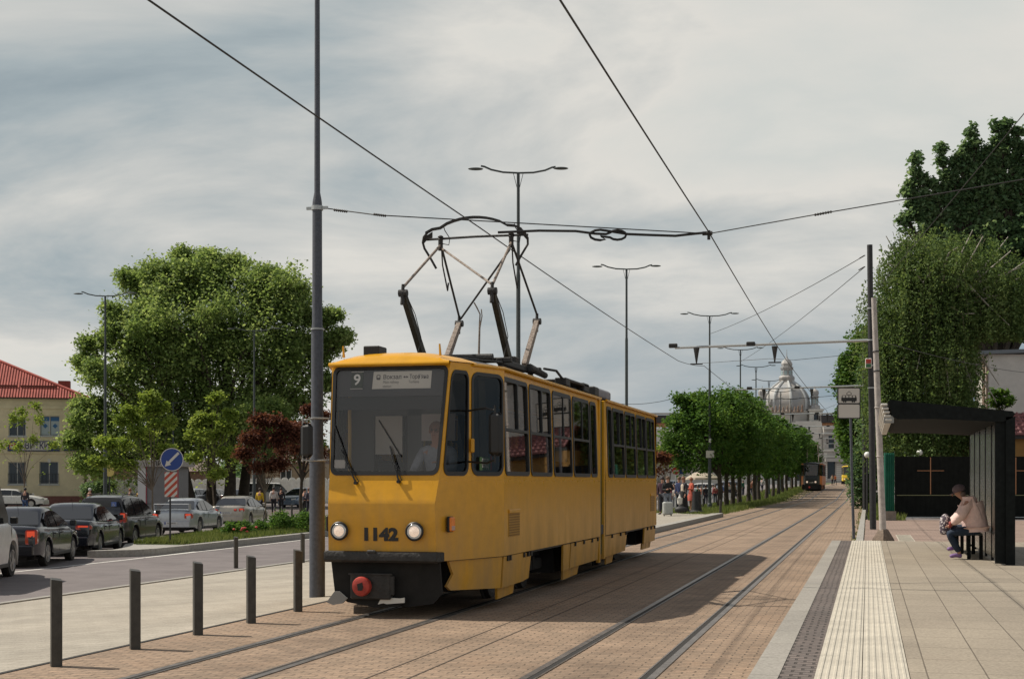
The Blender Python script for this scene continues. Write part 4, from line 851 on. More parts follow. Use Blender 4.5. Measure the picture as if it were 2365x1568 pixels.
# stay wires from the nearest black mast
wire([at(1998, 590, 44.8), at(1637, 772, 87.4)], .012, 'upper stay wire from the top of the nearest black mast to a street lamp', sag=.2, name='stay_wire')
wire([at(1998, 616, 44.8), at(1710, 835, 111)], .012, 'lower stay wire from the nearest black mast to the street lamps', sag=.2, name='stay_wire')
wire([at(2022, 671, 44.8), at(2365, 263, 26), at(2700, -180, 16)], .010, 'slanting stay wire from the nearest black mast up past the trees', sag=.02, name='stay_wire')
insul(at(1985, 597, 45.5), at(1997, 590, 44.8), 'upper insulator at the top of the nearest black mast')
insul(at(1983, 624, 45.5), at(1997, 616, 44.8), 'lower insulator at the top of the nearest black mast')
wire([at(2040, 790, 38), at(2365, 860, 60)], .010, 'slack wire running across the birch to the white house', sag=.1, name='cable_line')
wire([at(1380, 925, 90), at(1580, 912, 95), at(1990, 905, 95)], .015, 'distant wire strung across the sky above the trees', sag=.4, name='cable_line')
# leaning pale pole with pyramid foot
ls, lt_ = pz(2040, 35.6); g0 = .10; rt = empty('utility_pole', (ls, lt_, g0), 0, 'pale concrete pole leaning left at the end of the platform', 'pole')
top = at(2018, 688, 35.6) - Vector((ls, lt_, g0)); zb = hz(1218, 35.6) - g0
MB().tube([(0, 0, 0), top * .5, top], [.085, .078, .062], 20).build('pole_shaft', M_POLEW, rt)
MB().lathe([(.27, 0), (.27, .05), (.12, .30), (.085, .32)], (0, 0, 0), 4).build('pole_foot', mat('rusty_foot', (.16, .12, .09), .85, noise=(20, .4)), rt)
for k in (.35, .55, .70, .78): p = top * k; MB().lathe([(.085, -.015), (.092, 0), (.085, .015)], tuple(p), 20).build('joint_ring', M_POLEW if k < .6 else M_POLED, rt)
# tram stop sign
ss_, st_ = pz(1972, 37.4); rt = empty('tram_stop_sign', (ss_, st_, .10), 0, 'tram stop sign with a black tram pictogram above a blank plate', 'sign')
tz = lambda y: hz(y, 37.4) - .1
MB().tube([(0, 0, 0), (-.05, 0, 1.6), (-.10, 0, tz(897))], [.04, .036, .032], 12).build('sign_post', M_POLE, rt)
Mx = Vector((CT, ST, 0)); Mn = Vector((ST, -CT, 0))     # along / towards the camera
def onp(x, z, d, o=(0, 0)): p = Mx * (x + o[0]) + Mn * d; return (p.x, p.y, z)
px2m = 37.4 / FPX; x0 = (1934 - 1972) * px2m; x1 = (1985 - 1972) * px2m
for (za, zb_, nm) in ((tz(932), tz(896), 'pictogram_plate'), (tz(966), tz(933), 'blank_plate')):
    pl = MB().prism(rrect(x0, x1, za, zb_, .04, 4), lambda x, z: onp(x, z, .045), lambda x, z: onp(x, z, .065)).build(nm, M_SIGNW, rt)
    MB().panel(rrect(x0 - .012, x1 + .012, za - .012, zb_ + .012, .05, 4), [rrect(x0 + .012, x1 - .012, za + .012, zb_ - .012, .03, 4)], lambda x, z: onp(x, z, .042), lambda x, z: onp(x, z, .070)).build('plate_rim', M_INK, pl)
    if nm[0] == 'p':
        cx = (x0 + x1) / 2; zc = za; f = lambda x, z: onp(cx + x, zc + z, .0675); k = .001; W_ = .20
        M2 = MB(); hs = [rrect(-.17 + i * .088, -.17 + i * .088 + .07, .155, .205, .012, 2) for i in range(4)]
        M2.panel([(-.20, .06), (.20, .06), (.205, .13), (.18, .215), (-.18, .215), (-.205, .13)], hs, f).build('tram_body_symbol', M_INK, pl, fix=False)
        M2 = MB(); M2.panel([(-.065, .215), (.0, .30), (.0, .315), (-.085, .215 + .025)], [], f)
        M2 = MB(); out = [(-.05, .225), (-.075, .262), (0, .325), (.075, .262), (.05, .225)]; inn = [(-.04, .235), (-.058, .262), (0, .31), (.058, .262), (.04, .235)]
        M2.panel(out, [inn], f); M2.build('collector_symbol', M_INK, pl, fix=False)
        for x in (-.14, -.09, .09, .14): MB().panel([(x + .022 * math.cos(a * .5236), .05 + .022 * math.sin(a * .5236)) for a in range(12)], [], lambda a, b: onp(cx + a, zc + b, .069)).build('wheel_symbol', M_INK, pl, fix=False)
# street lamps with two arms
M_LP = mat('lamp_green_grey', (0.045, 0.055, 0.055), 0.6, noise=(10, .2))
def street_lamp(px, Z, ptop, label, w=1.45):
    s, t = pz(px, Z); g = gz(s, t); H = hz(ptop, Z) - g
    rt = empty('street_lamp', (s, t, g), TH + .05, label, 'street lamp', 'double-armed street lamps along the street')
    MB().lathe([(.15, 0), (.15, .4), (.11, .45), (.10, H * .34), (.075, H * .35), (.07, H * .72), (.055, H * .73), (.05, H)], (0, 0, 0), 14).build('lamp_mast', M_LP, rt)
    for sx in (-1, 1):
        a = MB().tube([(0, 0, H), (sx * w * .35, 0, H + .02), (sx * w * .62, 0, H + .10), (sx * w * .78, 0, H + .20), (sx * w * .86, 0, H + .22)], .032, 8).build('lamp_arm', M_LP, rt)
        h = MB().ico((sx * w * .98, 0, H + (.17 if sx > 0 else .12)), .26, 2, (1.0, .55, .16)).build('lamp_head', M_LP, rt)
        MB().tube([(sx * .04, 0, H - .5), (sx * .16, 0, H - .02)], .01, 5).build('arm_brace', M_LP, rt)
    return rt
for a in ((1197, 47.4, 400, 'tallest double street lamp, rising behind the pantograph'), (1447, 68.8, 622, 'double street lamp rising behind the rear of the yellow tram'), (1639, 87.4, 730, 'double street lamp before the row of trees, with a small box on its post'),
          (1710, 111, 808, 'street lamp rising out of the tree row, left of the dome'), (1746, 128, 848, 'street lamp left of the dome, between a taller and a shorter lamp'), (1776, 145, 880, 'small street lamp just left of the big dome'), (1803, 162, 905, 'distant street lamp in front of the left side of the dome'), (1826, 180, 922, 'farthest street lamp in front of the dome'),
          (243, 76, 684, 'street lamp left of the large round tree'), (587, 97, 764, 'street lamp half hidden inside the large round tree'), (400, 112, 930, 'short dark lamp post behind the blue arrow sign')):
    street_lamp(a[0], a[1], a[2], a[3], w=1.45 if a[1] < 80 else 1.6)
rt = [o for o in bpy.data.objects if o.name.startswith('street_lamp') and 'small box' in o.get('label', '')][0]
MB().box(-.25, .25, -.16, -.10, hz(1057, 87) - rt.location.z, hz(1040, 87) - rt.location.z, .01).build('notice_plate', M_SIGNW, rt); MB().box(-.09, .06, -.22, -.10, hz(1022, 87) - rt.location.z, hz(1012, 87) - rt.location.z, .02).build('camera_box', M_WHITE, rt)
# bollards
def mk_bollard():
    r_ = empty('bollard', (0, 0, 0), 0, 'x', 'bollard', 'square dark bollards around the pavement')
    MB().add([(-.046, -.046, -.05), (.046, -.046, -.05), (.046, .046, -.05), (-.046, .046, -.05), (-.046, -.046, .76), (.046, -.046, .745), (.046, .046, .76), (-.046, .046, .775)], [(3, 2, 1, 0), (4, 5, 6, 7), (0, 1, 5, 4), (1, 2, 6, 5), (2, 3, 7, 6), (3, 0, 4, 7)]).build('bollard_post', mat('bollard_brown', (.045, .042, .036), .45, noise=(12, .3)), r_, smooth=0, bevel=.005)
    return r_
bl = mk_bollard(); first = True
for px, py, lab in ((130, 1540, 'nearest and largest dark bollard at the left edge of the photo'), (312, 1500, 'second dark bollard from the left along the track edge'), (457, 1467, 'middle dark bollard of the five along the track edge'), (580, 1440, 'fourth dark bollard along the track edge, left of the tall mast'), (688, 1413, 'dark bollard right beside the foot of the tall grey mast'),
                    (545, 1312, 'thin bollard standing alone at the road edge of the pale pavement'), (699, 1300, 'far bollard at the road edge, just left of the tall mast'), (674, 1194, 'small distant bollard near the two walking people'), (668, 1166, 'small distant bollard by the white van'), (1624, 1177, 'bollard behind the far platform, right of the waiting people'), (1664, 1192, 'bollard at the end of the far platform'), (1572, 1188, 'bollard between the waiting people on the far platform')):
    b = bl if first else copy_tree(bl); first = False
    s, t = G(px, py); b.location = (s, t, gz(s, t)); b.rotation_euler = (0, 0, TH + R(24)); b['label'] = lab
# blue arrow sign with striped board on the island
s, t = pz(393, 43.2); g0 = gz(s, t) + .2; rt = empty('keep_left_sign', (s, t, g0), 0, 'round blue sign with white arrow above a red and white striped board', 'sign')
k = 43.2 / FPX; zz = lambda y: hz(y, 43.2) - g0
MB().cyl((0, 0, -.1), (0, 0, zz(1040)), .028, .028, 12).build('sign_post', M_POLED, rt)
cz = zz(1061); cx = 5 * k; rd = 26.5 * k; circ = lambda r, n=40: [(cx + r * math.cos(2 * math.pi * i / n), cz + r * math.sin(2 * math.pi * i / n)) for i in range(n)]
d = MB().prism(circ(rd), lambda x, z: onp(x, z, .05), lambda x, z: onp(x, z, .03)).build('round_plate', mat('sign_blue', (.012, .045, .22), .4), rt)
MB().panel(circ(rd + .002), [circ(rd - .02)], lambda x, z: onp(x, z, .053), lambda x, z: onp(x, z, .049)).build('plate_rim', M_SIGNW, d)
ca, sa = math.cos(R(225)), math.sin(R(225)); ar = [(.30, 0), (.13, .095), (.13, .038), (-.29, .038), (-.29, -.038), (.13, -.038), (.13, -.095)]
MB().panel([(cx + x * ca - y * sa, cz + x * sa + y * ca) for x, y in ar], [], lambda x, z: onp(x, z, .056)).build('arrow', M_SIGNW, d, fix=False)
bw = (381 - 393) * k, (410 - 393) * k; bz = zz(1147), zz(1090)
pl = MB().prism([(bw[0], bz[0]), (bw[1], bz[0]), (bw[1], bz[1]), (bw[0], bz[1])], lambda x, z: onp(x, z, .05), lambda x, z: onp(x, z, .035)).build('striped_board', M_SIGNW, rt)
def clip(poly, fn):
    out = []
    for i in range(len(poly)):
        a, b = poly[i], poly[(i + 1) % len(poly)]; fa, fb = fn(a), fn(b)
        if fa >= 0: out.append(a)
        if fa * fb < 0: q = fa / (fa - fb); out.append((a[0] + (b[0] - a[0]) * q, a[1] + (b[1] - a[1]) * q))
    return out
mb = MB(); per = .215
for i in range(-4, 8):
    c = i * per + .05; poly = [(bw[0], bz[0]), (bw[1], bz[0]), (bw[1], bz[1]), (bw[0], bz[1])]
    u = lambda p: (p[1] - bz[0]) - (p[0] - bw[0]) * .95
    poly = clip(poly, lambda p: u(p) - c + .0); poly = clip(poly, lambda p: c + per * .5 - u(p)) if poly else poly
    if len(poly) > 2: mb.panel(poly, [], lambda x, z: onp(x, z, .053))
mb.build('red_stripes', mat('stripe_red', (.42, .06, .03), .5), pl, fix=False)
# ================================================================ shelter on the right platform
M_SHL = mat('shelter_charcoal', (.011, .013, .013), .8, noise=(12, .3), spec=.12)
M_SHG = glass('shelter_glass', (.34, .40, .37), .16, .22)
SH = empty('tram_shelter', (2.05, 27, PH), 0, 'dark metal and glass waiting shelter on the platform', 'shelter')
Y0, Y1 = -2.9, 4.1
r1 = MB(); prof = [(-1.74, 2.64), (-1.70, 2.68), (.20, 2.47), (.24, 2.43), (.20, 2.37), (.05, 2.30), (-1.0, 2.36), (-1.58, 2.36), (-1.66, 2.40)]
r1.prism(prof, lambda x, z: (x, Y0, z), lambda x, z: (x, Y1, z)); r1.build('roof', M_SHL, SH, smooth=0)
for i in range(5):
    z = 2.60 - i * .062; MB().box(-1.84 - .01 + i * .018, -1.74 + i * .018, Y0 - .0, Y1, z - .022, z + .022, .012).build('fascia_slat', M_SIGNW, SH)
MB().box(-1.80, -1.64, Y0 + .01, Y0 + .05, 2.30, 2.42).build('fascia_end', M_GREY, SH)
MB().box(.10, .24, Y0 + .0, Y0 + .12, 0, 2.38).build('post', M_SHL, SH); MB().box(-.06, .099, Y0 + .05, Y0 + .15, .02, 2.36).build('end_panel', M_SHL, SH)
n = 5; ys = [Y0 + .15 + i * (Y1 - Y0 - .3) / n for i in range(n + 1)]
for y in ys[1:]: MB().box(-.008, .03, y - .05, y + .05, 0, 2.34).build('mullion', M_SHL, SH)
for i in range(n):
    MB().box(.0, .012, ys[i] + .04, ys[i + 1] - .04, .06, 2.32).build('glass_panel', M_SHG, SH)
MB().box(-.03, .05, ys[0], Y1, 2.30, 2.36).build('top_rail', M_SHL, SH)
bn = MB(); bn.box(-.60, -.14, -1.35, 2.2, .415, .455, .012); bn.box(-.62, -.57, -1.36, 2.2, .39, .46, .012)
bn = bn.build('bench_seat', mat('bench_grey', (.035, .042, .042), .4), SH)
for y in (-1.25, .6, 2.1):
    for x in (-.36, -.16): MB().box(x - .03, x + .03, y, y + .06, 0, .415).build('bench_leg', M_SHL, SH)
# ================================================================ people
def skin_mesh(V, E_, root=0, sub=1):
    me = bpy.data.meshes.new('sk'); me.from_pydata([v[:3] for v in V], E_, []); o = bpy.data.objects.new('sk', me); COL.objects.link(o)
    o.modifiers.new('s', 'SKIN'); sv = me.skin_vertices[0].data
    for i, v in enumerate(V): r = v[3]; sv[i].radius = (r, r) if not hasattr(r, '__len__') else r; sv[i].use_root = (i == root)
    o.modifiers['s'].use_smooth_shade = True
    if sub: m = o.modifiers.new('u', 'SUBSURF'); m.levels = sub; m.render_levels = sub
    dg = bpy.context.evaluated_depsgraph_get(); r = bpy.data.meshes.new_from_object(o.evaluated_get(dg))
    vs = [tuple(v.co) for v in r.vertices]; fs = [tuple(p.vertices) for p in r.polygons]
    bpy.data.objects.remove(o); bpy.data.meshes.remove(me); bpy.data.meshes.remove(r); return vs, fs
M_SKIN = mat('skin', (.42, .22, .15), .6)
def sh(p, q, k): return tuple(a + (b - a) * k for a, b in zip(p, q))
def person(loc, yaw, label, top, legs, hair, pose=None, sc=1.0, fingers=False, skirt=None, hat=None, sub=1, group=None, shoes=(.03, .03, .03), vest=None, hairlong=False, coat=0):
    """x right, y forward, z up, standing height 1.72"""
    J = dict(pelvis=(0, 0, .95), waist=(0, .0, 1.10), chest=(0, 0, 1.30), neck=(0, .0, 1.45), hb=(0, .02, 1.53), hm=(0, .03, 1.61), ht=(0, .02, 1.69),
             shL=(-.17, 0, 1.39), elL=(-.22, -.03, 1.12), wrL=(-.22, .06, .87), haL=(-.21, .09, .80), shR=(.17, 0, 1.39), elR=(.22, -.03, 1.12), wrR=(.22, .06, .87), haR=(.21, .09, .80),
             hiL=(-.09, 0, .90), knL=(-.10, .03, .50), anL=(-.10, -.01, .09), toL=(-.11, .14, .035), hiR=(.09, 0, .90), knR=(.10, .03, .50), anR=(.10, -.01, .09), toR=(.11, .14, .035))
    if pose: J.update(pose)
    def cvt(name, m, V, E_, root=0, par=None, extra=None, **k):
        vs, fs = skin_mesh(V, E_, root, sub); mb = MB(); mb.add(vs, fs)
        if extra: extra(mb)
        return mb.build(name, m, par, smooth=180, fix=False, **k)
    # body: one continuous surface
    V = [(*J['pelvis'], (.13, .10)), (*J['waist'], (.115, .09)), (*J['chest'], (.14, .10)), (*J['neck'], .052), (*J['hb'], (.066, .07)), (*J['hm'], (.078, .092)), (*J['ht'], (.058, .07)),
         (*J['shL'], .052), (*J['elL'], .038), (*J['wrL'], .026), (*J['haL'], (.036, .02)), (*J['shR'], .052), (*J['elR'], .038), (*J['wrR'], .026), (*J['haR'], (.036, .02)),
         (*J['hiL'], .085), (*J['knL'], .052), (*J['anL'], .036), (*J['toL'], .032), (*J['hiR'], .085), (*J['knR'], .052), (*J['anR'], .036), (*J['toR'], .032)]
    E_ = [(0, 1), (1, 2), (2, 3), (3, 4), (4, 5), (5, 6), (2, 7), (7, 8), (8, 9), (9, 10), (2, 11), (11, 12), (12, 13), (13, 14), (0, 15), (15, 16), (16, 17), (17, 18), (0, 19), (19, 20), (20, 21), (21, 22)]
    def extra(mb):
        if not fingers: return
        for sd in 'LR':
            wr, ha = Vector(J['wr' + sd]), Vector(J['ha' + sd]); d = (ha - wr).normalized(); side = d.cross(Vector((0, 0, 1)) if abs(d.z) < .8 else Vector((0, 1, 0))).normalized(); nn = d.cross(side)
            for f in range(4):
                ln = (.060, .072, .068, .052)[f]; b = ha + side * (-.027 + f * .018); c = nn * (.3 if nn.z < 0 else -.3)
                P = [b, b + d * ln * .5, b + (d + c).normalized() * ln * .85, b + (d + c * 2.2).normalized() * ln * 1.1]; vs, fs = skin_mesh([(*p, .0085 - .0006 * i) for i, p in enumerate(P)], [(0, 1), (1, 2), (2, 3)], 0, 1); mb.add(vs, fs)
            b = wr + d * .02 - side * .02; P = [b, b - side * .03 + d * .02, b - side * .04 + d * .05]; vs, fs = skin_mesh([(*p, .010) for p in P], [(0, 1), (1, 2)], 0, 1); mb.add(vs, fs)
        hm = Vector(J['hm']); hb = Vector(J['hb']); f = Vector(J.get('face', (0, 1, 0))).normalized(); s_ = f.cross(Vector((0, 0, 1))).normalized()
        mb.ico(hm + f * .098 - Vector((0, 0, .018)), .016, 2, (.8, 1, 1.3))
        for k in (-1, 1): mb.ico(hm + s_ * .082 * k, .022, 2, (.4, 1, 1.3))
    body = cvt('person', M_SKIN, V, E_, 0, None, extra)
    tag(body, label, 'person', group); body.location = loc; body.rotation_euler = (0, 0, yaw); body.scale = (sc,) * 3
    if fingers:
        hm = Vector(J['hm']); f = Vector(J.get('face', (0, 1, 0))).normalized(); s_ = f.cross(Vector((0, 0, 1))).normalized()
        for k in (-1, 1): MB().ico(hm + f * .088 + s_ * .03 * k + Vector((0, 0, .012)), .011, 2).build('eye', M_BLK, body)
        MB().ico(hm + f * .088 - Vector((0, 0, .052)), .02, 2, (1, .5, .3)).build('mouth', mat('lips', (.32, .10, .08), .5), body)
    bul = 1.28 + coat * .25
    T = [(*J['pelvis'], (.15 + .02 * coat, .125)), (*J['waist'], (.135, .112)), (*J['chest'], (.158, .125)), (*sh(J['chest'], J['neck'], .85), .075), (*J['shL'], .072), (*J['elL'], .055), (*sh(J['elL'], J['wrL'], .93), .042), (*J['shR'], .072), (*J['elR'], .055), (*sh(J['elR'], J['wrR'], .93), .042)]
    TE = [(0, 1), (1, 2), (2, 3), (2, 4), (4, 5), (5, 6), (2, 7), (7, 8), (8, 9)]
    mt_ = top if not isinstance(top, tuple) else mat('cloth_%.2f_%.2f_%.2f' % top, top, .85, noise=(9, .18), bump=(40, .4))
    cvt('jacket' if coat else 'top', mt_, T, TE, 1, body)
    if vest:
        V_ = [(*J['pelvis'], (.17, .15)), (*J['waist'], (.155, .135)), (*J['chest'], (.172, .14)), (*sh(J['chest'], J['neck'], .8), .095)]
        cvt('vest', mat('cloth_%.2f_%.2f_%.2f' % vest, vest, .85, noise=(9, .18), bump=(40, .4)), V_, [(0, 1), (1, 2), (2, 3)], 1, body)
    ml = mat('cloth_%.2f_%.2f_%.2f' % legs, legs, .85, noise=(9, .2), bump=(40, .4))
    if skirt:
        p = J['pelvis']; MB().lathe([(.02, p[2] + .12), (.13, p[2] + .1), (.17, p[2] - .1), (.21, skirt + .25), (.26, skirt), (.22, skirt + .01)], (p[0], p[1], 0), 20).build('skirt', ml, body)
    else:
        L_ = [(*J['pelvis'], (.145, .118)), (*J['hiL'], .098), (*J['knL'], .072), (*sh(J['knL'], J['anL'], .94), .058), (*J['hiR'], .098), (*J['knR'], .072), (*sh(J['knR'], J['anR'], .94), .058)]
        cvt('trousers', ml, L_, [(0, 1), (1, 2), (2, 3), (0, 4), (4, 5), (5, 6)], 0, body)
    for sd in 'LR':
        a, b = J['an' + sd], J['to' + sd]; d = Vector(b) - Vector(a); V_ = [(*(Vector(a) - Vector((d.x, d.y, 0)) * .3 - Vector((0, 0, .04))), .042), (*sh(a, b, .5), (.044, .04)), (*(Vector(b) + Vector((d.x, d.y, 0)).normalized() * .06), (.045, .034))]
        cvt('shoe', mat('shoe_%.2f_%.2f' % shoes[:2], shoes, .6), V_, [(0, 1), (1, 2)], 0, body)
    if hat is None:
        hm, ht = Vector(J['hm']), Vector(J['ht']); f = Vector(J.get('face', (0, 1, 0))).normalized()
        h = MB(); h.ico(hm - f * .018 + Vector((0, 0, .028)), .100, 2, (.92, 1.0, .98))
        if hairlong: h.ico(hm - f * .05 - Vector((0, 0, .08)), .10, 2, (.95, .6, 1.5))
        h.build('hair', mat('hair_%.2f' % hair[0], hair, .7), body, smooth=180)
    return body
WALK = dict(knL=(-.09, .16, .52), anL=(-.09, .20, .10), toL=(-.1, .36, .05), knR=(.09, -.02, .50), anR=(.09, -.30, .16), toR=(.1, -.20, .05), elL=(-.22, -.12, 1.14), wrL=(-.22, -.12, .90), haL=(-.21, -.10, .82), elR=(.22, .06, 1.13), wrR=(.21, .22, .94), haR=(.2, .26, .88))
HOLD = dict(elL=(-.22, .0, 1.12), wrL=(-.08, .26, 1.16), haL=(-.03, .31, 1.19), elR=(.22, .0, 1.12), wrR=(.08, .26, 1.14), haR=(.03, .31, 1.17))
# seated person in the shelter (local y = towards the tracks)
SIT = dict(pelvis=(0, 0, .12), waist=(0, .02, .26), chest=(0, .11, .47), neck=(0, .20, .60), hb=(.0, .26, .655), hm=(0, .30, .715), ht=(0, .30, .785), face=(0.15, 1, -.45),
           shL=(-.18, .14, .53), elL=(-.26, .26, .30), wrL=(-.13, .42, .12), haL=(-.08, .47, .10), shR=(.18, .14, .53), elR=(.25, .25, .29), wrR=(.12, .44, .13), haR=(.07, .48, .12),
           hiL=(-.10, .05, .05), knL=(-.13, .46, .0), anL=(-.06, .26, -.36), toL=(-.07, .38, -.41), hiR=(.10, .05, .06), knR=(.08, .47, .06), anR=(.05, .28, -.24), toR=(.0, .42, -.29))
ps_ = person((1.80, 25.75, PH + .46), R(90), 'elderly person in a pale pink jacket and cap sitting hunched on the shelter bench', (.40, .275, .235), (.018, .032, .06), (.2, .2, .2), SIT, 1.0, True, hat=1, sub=2, shoes=(.22, .12, .30), coat=1)
# fuller jacket: back and hood, collar, hem, sleeves
JK = mat('jacket_pink', (.80, .58, .53), .8, noise=(10, .12), bump=(14, .9))
for ch in [c for c in bpy.data.objects if c.parent == ps_ and c.name.startswith('jacket')]: bpy.data.objects.remove(ch)
T = [(0, -.01, .10, (.24, .225)), (0, .0, .26, (.25, .235)), (0, .06, .43, (.235, .20)), (0, .14, .56, (.14, .12)), (0, .18, .62, (.085, .08)),
     (-.18, .13, .52, .105), (-.255, .25, .31, .095), (-.15, .40, .15, .066), (.18, .13, .52, .105), (.25, .24, .30, .095), (.14, .42, .16, .066)]
vs, fs = skin_mesh(T, [(0, 1), (1, 2), (2, 3), (3, 4), (2, 5), (5, 6), (6, 7), (2, 8), (8, 9), (9, 10)], 1, 2)
jk = MB().add(vs, fs).build('jacket', JK, ps_, smooth=180, fix=False)
MB().ico((0, .06, .56), .12, 3, (1.0, .75, .62)).build('hood', JK, jk, smooth=180)
for s_ in (-1, 1): MB().lathe([(.050, -.02), (.056, 0), (.050, .02)], (s_ * .135, .43, .14), 12, 'Y').build('cuff', mat('cuff_red', (.30, .06, .05), .7), jk)
cap = MB(); cap.lathe([(.108, -.025), (.112, .0), (.108, .04), (.085, .075), (.04, .098), (0, .102)], (0, 0, 0), 20); cap = cap.build('cap', mat('cap_mauve', (.13, .09, .10), .85, bump=(60, .5)), ps_, smooth=60); cap.location = (0, .275, .735); cap.rotation_euler = (R(-18), 0, 0)
MB().prism([(-.075, .06), (-.06, .15), (0, .185), (.06, .15), (.075, .06)], lambda x, y: (x, y, -.01 - y * .1), lambda x, y: (x, y, -.02 - y * .1)).build('cap_brim', mat('cap_mauve'), cap)
MB().ico((0, .22, .665), .085, 2, (1.0, .7, .75)).build('hair', mat('hair_grey', (.17, .12, .10), .8), ps_, smooth=180)
for nm, an, to in (('sole', (-.06, .30, -.415), (-.07, .50, -.44)),):
    pass
# floral bag on the lap
M_FLO = bpy.data.materials.new('floral_print'); M_FLO.use_nodes = True; t_ = M_FLO.node_tree; b_ = t_.nodes['Principled BSDF']; b_.inputs['Roughness'].default_value = .8
g_ = NN(t_, 'ShaderNodeNewGeometry'); v_ = NN(t_, 'ShaderNodeTexVoronoi', i_Scale=26.0); t_.links.new(g_.outputs['Position'], v_.inputs['Vector']); c_ = NN(t_, 'ShaderNodeValToRGB'); t_.links.new(v_.outputs['Distance'], c_.inputs[0]); e_ = c_.color_ramp.elements; e_[0].color = (.55, .50, .50, 1); e_[0].position = .38; e_[1].color = (.07, .05, .07, 1); e_[1].position = .48; t_.links.new(c_.outputs[0], b_.inputs['Base Color'])
bag = MB().add(*skin_mesh([(0, 0, -.17, (.06, .10)), (0, .0, -.02, (.085, .14)), (.0, .0, .12, (.07, .12)), (0, .01, .19, (.03, .07))], [(0, 1), (1, 2), (2, 3)], 1, 2)).build('bag', M_FLO, None, 'floral patterned bag held on the lap of the seated person', 'bag', smooth=180, fix=False)
bag.location = (1.80 - .50, 25.80, PH + .46 + .13); bag.scale = (1.25, 1.1, 1.05)
# driver inside the tram
DR = dict(SIT); DR.update(elL=(-.26, .26, .34), wrL=(-.16, .42, .38), haL=(-.12, .46, .42), elR=(.26, .24, .32), wrR=(.16, .44, .30), haR=(.1, .48, .3), face=(0, 1, 0), neck=(0, .10, .66), hb=(0, .12, .74), hm=(0, .13, .82), ht=(0, .12, .90), shL=(-.19, .06, .57), shR=(.19, .06, .57), chest=(0, .05, .50))
person((-5.54 + .40, 15.8 + 1.02, 1.40), R(180), 'tram driver sitting behind the windscreen', (.30, .32, .36), (.03, .03, .04), (.20, .09, .05), DR, 1.0, True, sub=1)
def pp(px, Z, face_deg, *a, **k):
    s, t = pz(px, Z); z = k.pop('z', None); return person((s, t, gz(s, t) if z is None else z), R(face_deg), *a, **k)
# waiting people on the far platform
FP = .16
w = pp(1579, 65, 130, 'woman in cream vest and long black skirt holding a white bag on the far platform', (.03, .025, .03), (.012, .012, .012), (.20, .08, .04), None, .97, True, skirt=.12, vest=(.50, .42, .33), hairlong=True, z=FP)
s, t = pz(1570, 64.6); MB().add(*skin_mesh([(0, 0, .05, .10), (0, 0, .22, .13), (0, 0, .42, .05), (0, 0, .52, .02)], [(0, 1), (1, 2), (2, 3)], 1, 2)).build('carrier_bag', M_WHITE, None, 'white plastic bag in the hand of the woman in the cream vest', 'bag', smooth=180, fix=False).location = (s, t, FP + .35)
s, t = pz(1573, 64.4); q = MB(); q.ico((0, 0, .17), .2, 3, (1.5, .8, .8)); q.tube([(-.15, 0, .28), (0, 0, .42), (.15, 0, .28)], .015, 6); q.build('black_bag', M_INK, None, 'black holdall standing on the far platform by the skirt of the woman', 'bag').location = (s, t, FP)
pp(1597, 68.5, 120, 'woman in an orange dress reading on the far platform', (.45, .09, .05), (.40, .08, .05), (.25, .10, .05), HOLD, .95, False, skirt=.55, z=FP)
pp(1569, 67, 150, 'person in a dark blue coat behind the woman in the cream vest', (.02, .03, .09), (.02, .02, .03), (.12, .07, .04), None, .97, z=FP)
pp(1542, 61, 200, 'person in a black top with a pale suitcase beside the tram', (.012, .012, .012), (.16, .18, .22), (.12, .05, .03), HOLD, .97, z=FP)
pp(1530, 62, 170, 'person in black and pink half hidden by the rear of the tram', (.05, .02, .03), (.03, .03, .04), (.03, .02, .02), None, .96, z=FP)
s, t = pz(1542, 59.6); sc = empty('suitcase', (s, t, FP), TH + .3, 'pale grey wheeled suitcase on the far platform', 'suitcase')
MB().box(-.21, .21, -.12, .12, .06, .60, .05).build('suitcase_shell', mat('suitcase_grey', (.34, .35, .33), .6, noise=(9, .15)), sc); MB().tube([(-.1, .1, .6), (-.1, .1, .95), (.1, .1, .95), (.1, .1, .6)], .01, 6).build('suitcase_handle', M_BLK, sc)
for x in (-.16, .16): MB().lathe([(0, -.015), (.035, -.015), (.035, .015), (0, .015)], (x, 0, .035), 12, 'X').build('wheel', M_BLK, sc)
s, t = pz(1609, 66); tb = empty('litter_bin', (s, t, FP), 0, 'dark conical litter bin on the far platform', 'bin')
MB().lathe([(.34, 0), (.34, .06), (.24, .12), (.19, .9), (.20, .98), (0, .98)], (0, 0, 0), 20).build('bin_body', M_POLED, tb); MB().lathe([(.13, 0), (.13, .02), (0, .02)], (0, 0, .985), 16).build('bin_opening', M_INK, tb)
# people across the road on the left
pp(632, 92, 20, 'person in a white shirt walking away under the trees', (.50, .45, .42), (.015, .015, .02), (.03, .02, .02), WALK, 1.02)
pp(649, 93, 15, 'person all in black walking beside the one in a white shirt', (.015, .015, .018), (.015, .015, .02), (.03, .02, .02), WALK, 1.0)
pp(600, 86, 0, 'person in a bright yellow jacket behind the pale gold saloon', (.55, .36, .02), (.02, .02, .03), (.04, .03, .02), None, 1.0)
pp(714, 82, 60, 'person in a dark mauve jacket beside the dark post left of the tall mast', (.07, .06, .08), (.02, .02, .03), (.15, .08, .06), HOLD, 1.02)
pp(703, 84, -40, 'person in black standing among the people left of the tall mast', (.02, .02, .025), (.02, .02, .02), (.04, .03, .02), None, 1.0)
pp(58, 88, 10, 'person in a dark jacket and blue jeans by the left sapling', (.025, .025, .03), (.03, .06, .14), (.02, .02, .02), None, 1.0)
pp(207, 84, -30, 'person in a brown jacket and pale cap beyond the dark cars', (.15, .06, .03), (.03, .03, .03), (.45, .45, .42), None, 1.0)
